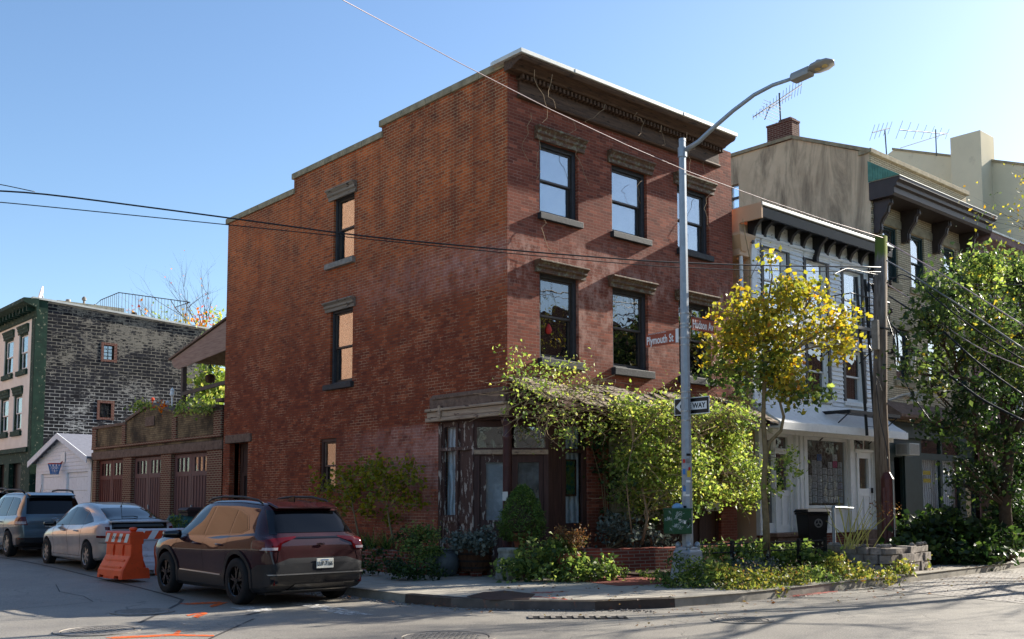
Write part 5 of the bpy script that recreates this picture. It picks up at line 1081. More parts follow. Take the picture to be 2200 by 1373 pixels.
def car_body(T, L, infl=0.0):
    st = sorted(set([0, .015, .035, .06, .09, .13, .18, .24, .31, .39, .48]+[.58+k*.105 for k in range(int((L-.9)/.105))]+[L-.30, L-.22, L-.15, L-.09, L-.05, L-.02, L]))
    st = [s for s in st if 0 <= s <= L]
    rings = []
    for y in st:
        zb, hw, zs, zt, rw = (crm(T[k], y) for k in ('zb', 'hw', 'zs', 'zt', 'rw'))
        zt = max(zt, zs+.03); gh = zt-zs; h = zs-zb
        tum = crm([(0, 0), (.12, .4), (.3, 1), (1, 1)], gh)
        hp = [(0, zb), (hw*.4, zb), (hw*.80, zb), (hw*.90, zb+.015), (hw*.955, zb+h*.08), (hw*.972, zb+h*.22), (hw*.965, zb+h*.36), (hw*.975, zb+h*.5), (hw*.997, zb+h*.66), (hw, zb+h*.76), (hw*.992, zb+h*.87), (hw*.972, zb+h*.95), (hw*.945, zs)]
        a0 = hw*.93; a1 = rw
        er = min(.09, gh*.55)
        for f in (.06, .25, .5, .75, .92): hp.append((a0+(a1-a0)*(f**1.15), zs+.008+(gh-er-.008)*f))
        hp += [(a1-.012, zt-er*.70), (a1*.965-.02, zt-er*.42), (a1*.90-.02, zt-er*.22), (a1*.72, zt-er*.09), (a1*.4, zt-er*.02), (0, zt)]
        full = [(x, z) for x, z in hp]+[(-x, z) for x, z in hp[-2:0:-1]]
        rings.append([(x, y, z) for x, z in full])
    m = MB(); m.loops(rings); me = bpy.data.meshes.new('body'); me.from_pydata(m.v, [], m.f)
    bm = bmesh.new(); bm.from_mesh(me)
    bmesh.ops.recalc_face_normals(bm, faces=bm.faces)
    if infl:
        bm.normal_update()
        for v in bm.verts: v.co += v.normal*infl
    bm.to_mesh(me); bm.free(); me.update(); return me
def boolean(meA, cutters, op):
    a = bpy.data.objects.new('tmp_a', meA.copy()); COL.objects.link(a); tmp = []
    for c in cutters:
        b = bpy.data.objects.new('tmp_b', c); COL.objects.link(b); tmp.append(b); md = a.modifiers.new('b', 'BOOLEAN'); md.operation = op; md.object = b
        md.solver = 'MANIFOLD' if 'MANIFOLD' in [e.identifier for e in md.bl_rna.properties['solver'].enum_items] else 'EXACT'
    dg = bpy.context.evaluated_depsgraph_get(); dg.update(); me = bpy.data.meshes.new_from_object(a.evaluated_get(dg))
    for o in tmp+[a]: bpy.data.objects.remove(o)
    return me
def prism_mesh(poly, axis, a0, a1):
    m = MB()
    f = {'x': lambda p, a: (a, p[0], p[1]), 'y': lambda p, a: (p[0], a, p[1]), 'z': lambda p, a: (p[0], p[1], a)}[axis]
    m.loops([[f(p, a0) for p in poly], [f(p, a1) for p in poly]]); me = bpy.data.meshes.new('cut'); me.from_pydata(m.v, [], m.f)
    bm = bmesh.new(); bm.from_mesh(me); bmesh.ops.recalc_face_normals(bm, faces=bm.faces); bm.to_mesh(me); bm.free(); return me
def circ(cy, cz, r, n=32, a0=0, a1=2*math.pi): return [(cy+r*math.cos(a0+(a1-a0)*k/n), cz+r*math.sin(a0+(a1-a0)*k/n)) for k in range(n)]
class Car:
    def __init__(s, root, T, L, paint, wheels, wr):
        s.root, s.T, s.L, s.wy, s.wr = root, T, L, wheels, wr; s.cache = {}
        me = car_body(T, L); cut = []
        for wy in wheels: cut += [prism_mesh(circ(wy, wr, wr+.055, 32), 'x', x0, x1) for x0, x1 in ((-1.2, -.58), (.58, 1.2))]
        me = boolean(me, cut, 'DIFFERENCE'); me.materials.clear()
        s.body = link_mesh('body', me, paint, root, local=True, smooth=True); me.set_sharp_from_angle(angle=R(32))
    def infl(s, k):
        if k not in s.cache: s.cache[k] = car_body(s.T, s.L, k)
        return s.cache[k]
    def decal(s, name, mat, poly, axis='x', side=-1, k=.004, rng=None, parent=None, cut=None):
        a0, a1 = rng if rng else ((-1.3, -.05) if side < 0 else (.05, 1.3))
        me = boolean(s.infl(k), [prism_mesh(poly, axis, a0, a1)], 'INTERSECT')
        if cut: me = boolean(me, cut(), 'DIFFERENCE')
        me.materials.clear()
        if len(me.polygons) == 0: return None
        o = link_mesh(name, me, MT[mat], parent or s.root, local=True, smooth=True); me.set_sharp_from_angle(angle=R(30)); return o
def wheel(root, x, y, r, w, side, style, mat):
    # side -1: outer face towards -x
    t = MB(); pr = [(r*.64, w*.5), (r*.70, w*.52), (r*.86, w*.53), (r*.955, w*.47), (r*.99, w*.36), (r, w*.2)]
    prof = [(q, side*d) for q, d in pr]+[(q, -side*d) for q, d in pr[::-1]]
    n = 40; rings = [[(x+d, y+q*math.cos(2*math.pi*k/n), r+q*math.sin(2*math.pi*k/n)) for k in range(n)] for q, d in prof]
    t.loops(rings, cap=False)
    for gd in (-.28, 0, .28): pass
    o = t.build('wheel', MT['rubber'], root, smooth=True, local=True)
    m = MB(); rr = r*.655; f = side*w*.40
    m.loops([[(x+d, y+q*math.cos(2*math.pi*k/n), r+q*math.sin(2*math.pi*k/n)) for k in range(n)] for q, d in ((rr, side*w*.49), (rr*.985, side*w*.50), (rr*.93, side*w*.44), (rr*.90, side*w*.10), (rr*.90, -side*w*.4), (rr*.99, -side*w*.45))], cap=False)
    ns = {'suv': 5, 'disc': 6, 'star': 7}[style]
    for k in range(ns):
        a = 2*math.pi*k/ns+.3
        sp = ((-.17, .17) if style == 'suv' else (0,))
        for b in sp:
            wd = {'suv': .030, 'disc': .062, 'star': .042}[style]
            c0 = Vector((0, math.cos(a), math.sin(a))); c1 = Vector((0, math.cos(a+b), math.sin(a+b))); tn = Vector((0, -math.sin(a+b), math.cos(a+b)))
            P0 = Vector((x+side*w*.43, y, r))+c0*r*.10; P1 = Vector((x+side*w*.40, y, r))+c1*rr*.955
            dx = Vector((side*.03, 0, 0))
            m.hexa([P0-tn*wd*.7-dx, P0+tn*wd*.7-dx, P1+tn*wd*.5-dx, P1-tn*wd*.5-dx, P0-tn*wd*.7, P0+tn*wd*.7, P1+tn*wd*.5, P1-tn*wd*.5])
    m.cyl((x+side*w*.1, y, r), (x+side*w*.46, y, r), r*.17, r*.14, 20)
    m.build('rim', MT[mat], o, local=True)
    d = MB(); d.cyl((x+side*w*.02, y, r), (x+side*w*.06, y, r), rr*.72, rr*.72, 28); d.build('brake_disc', MT['castiron'], o, local=True)
    return o
def plate(root, txt, x, y, z, w=.31, h=.155, top='', tilt=0, name='number_plate'):
    m = MB(); m.box(x-w/2, x+w/2, y-.012, y, z-h/2, z+h/2); p = m.build(name, MT['plate'], root, local=True, bevel=.004)
    if txt: text_mesh('plate_number', txt, h*.62, MT['black_ink'], p, facing((x, y-.014, z-.005), (1, 0, 0), (0, 0, 1)), extrude=.001, sx=.74, bold=.0012, local=True)
    if top: text_mesh('plate_state', top, h*.17, MT['blue_ink'], p, facing((x, y-.014, z+h*.36), (1, 0, 0), (0, 0, 1)), extrude=.001, local=True)
    return p
# ---------------- maroon suv
T = dict(
 zt=[(0, .66), (.03, .80), (.06, 1.02), (.12, 1.09), (.22, 1.20), (.36, 1.38), (.48, 1.51), (.56, 1.575), (.9, 1.61), (1.6, 1.645), (2.3, 1.64), (2.75, 1.58), (3.2, 1.38), (3.6, 1.15), (3.8, 1.09), (4.15, 1.04), (4.45, .95), (4.6, .82), (4.66, .62)],
 zs=[(0, .62), (.03, .76), (.06, .96), (.15, 1.03), (.5, 1.08), (1.0, 1.06), (2.0, 1.01), (3.3, .99), (3.75, .97), (4.2, .92), (4.5, .82), (4.66, .58)],
 hw=[(0, .74), (.03, .79), (.08, .845), (.2, .895), (.5, .93), (1.2, .935), (2.2, .92), (3.5, .935), (3.9, .92), (4.3, .86), (4.55, .74), (4.66, .6)],
 rw=[(0, .58), (.08, .70), (.3, .66), (.55, .63), (1.0, .645), (2.3, .64), (2.9, .62), (3.4, .63), (3.8, .70), (4.3, .64), (4.66, .45)],
 zb=[(0, .36), (.1, .28), (.4, .22), (.9, .20), (3.8, .20), (4.4, .22), (4.66, .36)])
SUV = thing('parked_suv', 'glossy dark maroon suv parked at the kerb nearest the camera', 'car', (8.33, 13.92, 0))
C_ = Car(SUV, T, 4.66, MT['car_red'], (.93, 3.61), .365); L_ = 4.66
gl = [(3.42, 1.03), (2.3, 1.045), (1.2, 1.085), (.92, 1.10), (.70, 1.17), (.95, 1.40), (1.25, 1.475), (1.7, 1.53), (2.2, 1.535), (2.55, 1.50), (2.9, 1.36)]
for sd_ in (-1, 1):
    C_.decal('window_trim', 'car_black', gl, side=sd_, k=.003)
    for poly in ([(3.34, 1.045), (2.28, 1.058), (2.22, 1.515), (2.53, 1.48), (2.87, 1.34)], [(2.20, 1.06), (1.32, 1.098), (1.36, 1.47), (1.7, 1.51), (2.14, 1.515)], [(1.27, 1.10), (.95, 1.115), (.76, 1.18), (.98, 1.38), (1.30, 1.455)]):
        C_.decal('side_window', 'tint', poly, side=sd_, k=.006)
    for wy in (.93, 3.61):
        arch = circ(wy, .365, .485, 40, -.35, math.pi+.35)+circ(wy, .365, .405, 40, -.35, math.pi+.35)[::-1]
        arch = [(wy+.485*math.cos(a), .365+.485*math.sin(a)) for a in [-.45+k*(math.pi+.9)/30 for k in range(31)]]+[(wy+.42*math.cos(a), .365+.42*math.sin(a)) for a in [math.pi+.45-k*(math.pi+.9)/30 for k in range(31)]]
        C_.decal('wheel_arch', 'cladding', arch, side=sd_, k=.022)
    C_.decal('sill_cladding', 'cladding', [(1.36, .15), (3.2, .15), (3.16, .44), (1.42, .42)], side=sd_, k=.018)
    C_.decal('sill_trim', 'chrome', [(1.5, .425), (3.05, .445), (3.05, .465), (1.5, .448)], side=sd_, k=.024)
    C_.decal('bumper_side', 'cladding', [(-.05, .1), (.48, .1), (.50, .55), (.30, .64), (-.05, .66)], side=sd_, k=.012)
    for q in ([(2.19, .45), (2.20, 1.05), (2.21, 1.05), (2.20, .45)], [(3.18, .46), (3.22, 1.02), (3.23, 1.02), (3.19, .46)], [(1.30, .82), (1.28, 1.08), (1.29, 1.08), (1.31, .82)], [(1.42, .5), (1.30, .82), (1.31, .82), (1.43, .5)]): C_.decal('panel_gap', 'car_black', q, side=sd_, k=.0015)
    m = MB()
    for hy in (2.05, 1.12+.25): 
        xo = sd_*.925; m.box(min(xo, xo+sd_*.04), max(xo, xo+sd_*.04), hy-.0, hy+.20, .90, .93)
    for hy in (2.32, 1.44):
        m = MB(); xo = sd_*.918; m.tube([(xo, hy, .905), (xo+sd_*.035, hy+.03, .912), (xo+sd_*.038, hy+.16, .915), (xo, hy+.2, .912)], [.014, .017, .017, .014], 8); m.build('door_handle', MT['car_red'], SUV, local=True, smooth=True)
    m = MB(); cx_ = sd_*1.02; m.loops([[(sd_*(.90+.26*t), 3.12+.05*t+a*.09*(1-.3*t), 1.045+b*.075*(1-.3*t*t)) for a, b in [(math.cos(k*math.pi/6), math.sin(k*math.pi/6)) for k in range(12)]] for t in (0, .3, .8, .95, 1.0)]); m.build('door_mirror', MT['car_black'], SUV, local=True, smooth=True)
    m = MB(); P = [(sd_*.60, .72, 1.575), (sd_*.615, .85, 1.625), (sd_*.63, 1.3, 1.675), (sd_*.63, 2.0, 1.685), (sd_*.62, 2.45, 1.655), (sd_*.61, 2.62, 1.60)]; m.tube(P, [.016, .018, .02, .02, .018, .012], 8); m.build('roof_rail', MT['cladding'], SUV, local=True, smooth=True)
    tl = [(sd_*.95, .90), (sd_*.95, 1.005), (sd_*.72, 1.045), (sd_*.38, 1.072), (sd_*.36, 1.055), (sd_*.62, .96), (sd_*.66, .86), (sd_*.84, .845)]
    C_.decal('tail_lamp', 'tail_red', tl, axis='y', k=.010, rng=(-.1, .42)); 
    C_.decal('tail_lamp_clear', 'tail_white', [(sd_*.90, .865), (sd_*.89, .905), (sd_*.69, .905), (sd_*.70, .865)], axis='y', k=.014, rng=(-.1, .30))
    m = MB(); 
    for o_ in (0, .045): m.hexa([(sd_*(.72+o_)-.012, .0, .34), (sd_*(.72+o_)+.012, .0, .34), (sd_*(.72+o_)+.012, .08, .34), (sd_*(.72+o_)-.012, .08, .34), (sd_*(.70+o_)-.012, -.008, .47), (sd_*(.70+o_)+.012, -.008, .47), (sd_*(.70+o_)+.012, .08, .47), (sd_*(.70+o_)-.012, .08, .47)])
    m.build('rear_reflector', MT['tail_red'], SUV, local=True)
C_.decal('rear_window', 'tint', [(-.66, 1.125), (.66, 1.125), (.57, 1.46), (-.57, 1.46)], axis='y', k=.006, rng=(-.1, .60))
C_.decal('rear_pillar_trim', 'car_black', [(-.74, 1.10), (-.65, 1.10), (-.56, 1.47), (-.64, 1.47)], axis='y', k=.004, rng=(-.1, .62)); C_.decal('rear_pillar_trim', 'car_black', [(.74, 1.10), (.65, 1.10), (.56, 1.47), (.64, 1.47)], axis='y', k=.004, rng=(-.1, .62))
C_.decal('light_bar', 'car_black', [(-.46, 1.035), (.46, 1.035), (.46, 1.062), (-.46, 1.062)], axis='y', k=.010, rng=(-.1, .3))
C_.decal('tailgate_lower', 'cladding', [(-.80, .46), (.80, .46), (.76, .66), (.50, .74), (-.50, .74), (-.76, .66)], axis='y', k=.006, rng=(-.1, .4))
C_.decal('bumper', 'cladding', [(-1, .2), (1, .2), (.96, .60), (.80, .53), (-.80, .53), (-.96, .60)], axis='y', k=.022, rng=(-.1, .32))
C_.decal('bumper_recess', 'car_black', [(-.80, .33), (.80, .33), (.82, .48), (-.82, .48)], axis='y', k=.027, rng=(-.1, .2))
C_.decal('bumper_trim', 'alloy', [(-.84, .488), (.84, .488), (.85, .505), (-.85, .505)], axis='y', k=.036, rng=(-.1, .2))
C_.decal('skid_plate', 'alloy_black', [(-.52, .24), (.52, .24), (.42, .36), (-.42, .36)], axis='y', k=.036, rng=(-.1, .3)); C_.decal('skid_strip', 'alloy', [(-.56, .225), (.56, .225), (.54, .25), (-.54, .25)], axis='y', k=.042, rng=(-.1, .3))
C_.decal('tailgate_gap', 'car_black', [(-.725, .66), (-.715, .66), (-.655, .95), (-.665, .95)], axis='y', k=.002, rng=(-.1, .3)); C_.decal('tailgate_gap', 'car_black', [(.725, .66), (.715, .66), (.655, .95), (.665, .95)], axis='y', k=.002, rng=(-.1, .3))
m = MB(); m.loops([[(-.57, .62, 1.60), (.57, .62, 1.60), (.53, .36, 1.515), (-.53, .36, 1.515)], [(-.59, .62, 1.575), (.59, .62, 1.575), (.545, .365, 1.485), (-.545, .365, 1.485)]]); m.build('roof_spoiler', MT['car_red'], SUV, local=True, bevel=.012)
m = MB(); m.loops([[(-.012, .78, 1.60), (.012, .78, 1.60), (.012, 1.0, 1.615), (-.012, 1.0, 1.615)], [(-.004, .78, 1.69), (.004, .78, 1.69), (.004, .84, 1.69), (-.004, .84, 1.69)]]); m.build('roof_antenna', MT['car_black'], SUV, local=True)
m = MB(); m.tube([(.02, .20, 1.15), (.25, .215, 1.17), (.40, .225, 1.18)], [.012, .008, .006], 5); m.build('rear_wiper', MT['car_black'], SUV, local=True)
plate(SUV, 'LUP-7166', .10, -.008, .645, .30, .15, 'NEW YORK'); m = MB(); m.tube([(.02, -.013, .645), (.08, -.013, .645)], .0, 3) if False else None
text_mesh('tailgate_badge', 'XPRO', .05, MT['car_black'], SUV, facing((.05, .035, .94), (1, 0, 0), (0, .1, 1)), extrude=.003, bold=.001, local=True)
for x, y in ((-.83, .93), (.83, .93), (-.83, 3.61), (.83, 3.61)): wheel(SUV, x, y, .365, .225, -1 if x < 0 else 1, 'suv', 'alloy_black')
m = MB(); m.box(-.72, .72, .35, 4.3, .17, .30); m.build('underbody', MT['black_paint'], SUV, local=True)
C_.decal('windscreen', 'tint', [(-.60, 2.78), (.60, 2.78), (.70, 3.52), (-.70, 3.52)], axis='z', k=.005, rng=(1.1, 2))
# ---------------- silver hatchback
T = dict(
 zt=[(0, .58), (.02, .90), (.05, 1.05), (.12, 1.09), (.4, 1.165), (.9, 1.31), (1.4, 1.425), (1.9, 1.485), (2.25, 1.475), (2.7, 1.38), (3.2, 1.17), (3.6, .97), (3.85, .89), (4.15, .80), (4.35, .68), (4.45, .5)],
 zs=[(0, .54), (.02, .86), (.05, .98), (.2, 1.0), (.8, .98), (1.8, .93), (2.8, .90), (3.5, .86), (3.9, .78), (4.3, .62), (4.45, .46)],
 hw=[(0, .66), (.05, .74), (.15, .80), (.5, .85), (1.5, .862), (3.2, .86), (3.8, .83), (4.2, .72), (4.45, .5)],
 rw=[(0, .52), (.1, .64), (.5, .59), (1.2, .58), (2.2, .58), (2.8, .60), (3.4, .66), (3.9, .6), (4.45, .36)],
 zb=[(0, .34), (.2, .24), (.9, .18), (3.8, .17), (4.3, .2), (4.45, .3)])
HB = thing('parked_hatchback', 'silver hatchback parked beyond the orange barrier', 'car', (8.72, 22.05, gz(0, 23.5)+.01))
C2 = Car(HB, T, 4.45, MT['car_silver'], (.87, 3.57), .31)
for sd_ in (-1, 1):
    C2.decal('window_trim', 'car_black', [(3.25, .93), (1.1, .985), (.75, 1.05), (.95, 1.13), (1.4, 1.29), (1.9, 1.37), (2.25, 1.37), (2.6, 1.29)], side=sd_, k=.003)
    for poly in ([(3.12, .95), (2.18, .97), (2.14, 1.35), (2.25, 1.35), (2.57, 1.27)], [(2.10, .975), (1.25, .995), (1.38, 1.25), (1.9, 1.345), (2.06, 1.35)], [(1.19, .995), (.83, 1.055), (1.0, 1.125), (1.32, 1.235)]): C2.decal('side_window', 'tint', poly, side=sd_, k=.006)
    for q in ([(2.10, .3), (2.13, .95), (2.14, .95), (2.11, .3)], [(3.05, .3), (3.12, .93), (3.13, .93), (3.06, .3)], [(1.28, .62), (1.18, .98), (1.19, .98), (1.29, .62)], [(1.35, .3), (1.28, .62), (1.29, .62), (1.36, .3)], [(1.3, .29), (3.1, .29), (3.1, .30), (1.3, .30)]): C2.decal('panel_gap', 'car_black', q, side=sd_, k=.0015)
    for hy in (2.28, 1.42): m = MB(); xo = sd_*.855; m.tube([(xo, hy, .84), (xo+sd_*.03, hy+.03, .845), (xo+sd_*.03, hy+.15, .845), (xo, hy+.19, .845)], [.014, .017, .017, .014], 8); m.build('door_handle', MT['car_silver'], HB, local=True, smooth=True)
    m = MB(); m.loops([[(sd_*(.84+.24*t), 2.98+.03*t+a*.07*(1-.3*t), .98+b*.065*(1-.3*t*t)) for a, b in [(math.cos(k*math.pi/6), math.sin(k*math.pi/6)) for k in range(12)]] for t in (0, .3, .8, .95, 1.0)]); m.build('door_mirror', MT['car_black'], HB, local=True, smooth=True)
    C2.decal('tail_lamp', 'tail_white', [(sd_*.92, .74), (sd_*.92, 1.02), (sd_*.66, 1.02), (sd_*.62, .74)], axis='y', k=.008, rng=(-.1, .30))
    C2.decal('tail_lamp_red', 'tail_red', [(sd_*.92, .71), (sd_*.92, .76), (sd_*.61, .76), (sd_*.62, .71)], axis='y', k=.011, rng=(-.1, .30)); C2.decal('tail_lamp_red', 'tail_red', [(sd_*.74, .88), (sd_*.745, .95), (sd_*.655, .95), (sd_*.65, .88)], axis='y', k=.011, rng=(-.1, .30))
C2.decal('rear_window', 'tint', [(-.60, .16), (.60, .16), (.50, 1.05), (-.50, 1.05)], axis='z', k=.005, rng=(1.05, 2))
C2.decal('lower_rear_window', 'tint', [(-.61, .90), (.61, .90), (.60, 1.045), (-.60, 1.045)], axis='y', k=.006, rng=(-.1, .12))
m = MB(); m.loops([[(-.66, .10, 1.075), (.66, .10, 1.075), (.64, -.03, 1.055), (-.64, -.03, 1.055)], [(-.66, .10, 1.05), (.66, .10, 1.05), (.64, -.02, 1.03), (-.64, -.02, 1.03)]]); m.build('spoiler_lip', MT['car_silver'], HB, local=True, bevel=.008)
m = MB(); m.box(-.26, .26, -.012, .02, .68, .84); m.build('plate_recess', MT['cladding'], HB, local=True); plate(HB, 'DVX 48', 0, -.02, .76, .30, .15) if False else plate(HB, '', 0, -.02, .76, .30, .15)
m = MB(); m.tube([(.10*math.cos(k*math.pi/8), -.018, .875+.028*math.sin(k*math.pi/8)) for k in range(17)], .006, 5); m.tube([(.045*math.cos(k*math.pi/8), -.018, .878+.024*math.sin(k*math.pi/8)) for k in range(17)], .004, 5); m.build('emblem', MT['chrome'], HB, local=True)
C2.decal('bumper_gap', 'car_black', [(-.8, .60), (.8, .60), (.8, .612), (-.8, .612)], axis='y', k=.002, rng=(-.1, .3))
C2.decal('windscreen', 'tint', [(-.56, 2.5), (.56, 2.5), (.64, 3.45), (-.64, 3.45)], axis='z', k=.005, rng=(1.02, 2))
m = MB(); m.tube([(0, 1.15, 1.37), (0, .95, 1.62)], [.006, .004], 4); m.lathe([(.02, 0), (.02, .02), (.004, .04)], (0, 1.15, 1.37), 8); m.build('roof_antenna', MT['car_black'], HB, local=True)
m = MB(); m.tube([(-.30, .32, 1.165), (-.05, .30, 1.17), (.02, .22, 1.15)], [.008, .010, .016], 5); m.build('rear_wiper', MT['car_black'], HB, local=True)
for x, y in ((-.765, .87), (.765, .87), (-.765, 3.57), (.765, 3.57)): wheel(HB, x, y, .31, .185, -1 if x < 0 else 1, 'star', 'alloy')
m = MB(); m.box(-.66, .66, .3, 4.1, .15, .28); m.build('underbody', MT['black_paint'], HB, local=True)
# ---------------- slate wagon and a darker one beyond
T = dict(
 zt=[(0, .60), (.02, .86), (.05, 1.06), (.12, 1.14), (.26, 1.40), (.36, 1.55), (.46, 1.625), (.8, 1.655), (1.6, 1.67), (2.2, 1.65), (2.65, 1.55), (3.05, 1.33), (3.4, 1.12), (3.6, 1.05), (4.0, .99), (4.35, .88), (4.5, .74), (4.56, .5)],
 zs=[(0, .56), (.02, .82), (.05, .99), (.2, 1.02), (1.0, 1.01), (2.5, .98), (3.4, .95), (3.9, .90), (4.4, .74), (4.56, .48)],
 hw=[(0, .74), (.04, .80), (.12, .84), (.4, .875), (1.5, .89), (3.4, .89), (3.9, .86), (4.3, .76), (4.56, .55)],
 rw=[(0, .58), (.1, .70), (.4, .62), (1.0, .62), (2.2, .62), (2.8, .63), (3.4, .68), (4.0, .62), (4.56, .4)],
 zb=[(0, .38), (.2, .28), (.9, .22), (3.8, .21), (4.4, .24), (4.56, .34)])
WG2 = thing('parked_wagon', 'slate blue wagon parked ahead of the silver hatchback', 'car', (8.62, 27.4, gz(0, 28.5)+.01))
C3 = Car(WG2, T, 4.56, MT['car_slate'], (.95, 3.57), .335)
for sd_ in (-1, 1):
    for poly in ([(3.25, 1.01), (2.18, 1.03), (2.14, 1.52), (2.3, 1.515), (2.6, 1.45)], [(2.10, 1.03), (1.28, 1.045), (1.30, 1.53), (2.06, 1.53)], [(1.20, 1.05), (.52, 1.07), (.62, 1.42), (.75, 1.50), (1.22, 1.53)]): C3.decal('side_window', 'tint', poly, side=sd_, k=.006)
    m = MB(); P = [(sd_*.60, .55, 1.62), (sd_*.62, .66, 1.68), (sd_*.63, 1.0, 1.715), (sd_*.63, 1.9, 1.725), (sd_*.62, 2.25, 1.70), (sd_*.61, 2.35, 1.63)]; m.tube(P, [.022, .026, .026, .026, .024, .02], 8); m.build('roof_rail', MT['cladding'], WG2, local=True, smooth=True)
    C3.decal('tail_lamp', 'tail_red', [(sd_*.95, .82), (sd_*.95, 1.03), (sd_*.70, 1.03), (sd_*.66, .82)], axis='y', k=.010, rng=(-.1, .34)); C3.decal('tail_lamp_clear', 'tail_white', [(sd_*.95, .84), (sd_*.95, .91), (sd_*.70, .91), (sd_*.69, .84)], axis='y', k=.013, rng=(-.1, .3))
    C3.decal('reflector', 'tail_red', [(sd_*.84, .46), (sd_*.84, .49), (sd_*.64, .49), (sd_*.64, .46)], axis='y', k=.010, rng=(-.1, .3))
    m = MB(); m.loops([[(sd_*(.86+.24*t), 3.02+.03*t+a*.08*(1-.3*t), 1.05+b*.075*(1-.3*t*t)) for a, b in [(math.cos(k*math.pi/6), math.sin(k*math.pi/6)) for k in range(12)]] for t in (0, .3, .8, .95, 1.0)]); m.build('door_mirror', MT['car_slate'], WG2, local=True, smooth=True)
    for q in ([(2.11, .35), (2.13, 1.0), (2.14, 1.0), (2.12, .35)], [(1.3, .62), (1.22, 1.0), (1.23, 1.0), (1.31, .62)]): C3.decal('panel_gap', 'car_black', q, side=sd_, k=.0015)
    for hy in (2.28, 1.42): m = MB(); xo = sd_*.885; m.tube([(xo, hy, .88), (xo+sd_*.03, hy+.03, .885), (xo+sd_*.03, hy+.15, .885), (xo, hy+.19, .885)], [.014, .017, .017, .014], 6); m.build('door_handle', MT['car_slate'], WG2, local=True)
C3.decal('rear_window', 'tint', [(-.67, 1.10), (.67, 1.10), (.60, 1.50), (-.60, 1.50)], axis='y', k=.006, rng=(-.1, .5))
C3.decal('lower_cladding', 'cladding', [(-1, .2), (1, .2), (1, .50), (-1, .50)], axis='y', k=.010, rng=(-.1, .3))
m = MB(); m.loops([[(-.56, .5, 1.645), (.56, .5, 1.645), (.55, .20, 1.575), (-.55, .20, 1.575)], [(-.57, .5, 1.62), (.57, .5, 1.62), (.56, .21, 1.55), (-.56, .21, 1.55)]]); m.build('roof_spoiler', MT['car_slate'], WG2, local=True, bevel=.01)
m = MB(); m.box(-.24, .24, -.012, .02, .76, .92); m.build('plate_recess', MT['alloy'], WG2, local=True); plate(WG2, '', .0, -.02, .84, .30, .15)
m = MB(); m.tube([(.07*math.cos(k*math.pi/8), -.016, .96+.028*math.sin(k*math.pi/8)) for k in range(17)], .006, 5); m.build('emblem', MT['chrome'], WG2, local=True)
m = MB(); m.tube([(0, 1.3, 1.66), (0, 1.2, 1.86)], [.008, .004], 4); m.build('roof_antenna', MT['car_black'], WG2, local=True)
for x, y in ((-.79, .95), (.79, .95), (-.79, 3.57), (.79, 3.57)): wheel(WG2, x, y, .335, .205, -1 if x < 0 else 1, 'disc', 'alloy')
m = MB(); m.box(-.68, .68, .3, 4.2, .19, .32); m.build('underbody', MT['black_paint'], WG2, local=True)
c = copy_tree(WG2); c.location = (8.55, 33.1, gz(0, 34)+.02); c.name = 'parked_wagon.001'; c['label'] = 'near black wagon at the left edge, farthest of the parked cars'
for ch in kids(c):
    if ch.type == 'MESH' and ch.data.materials and ch.data.materials[0] == MT['car_slate']:
        ch.data = ch.data.copy(); ch.data.materials[0] = MT['car_dark']
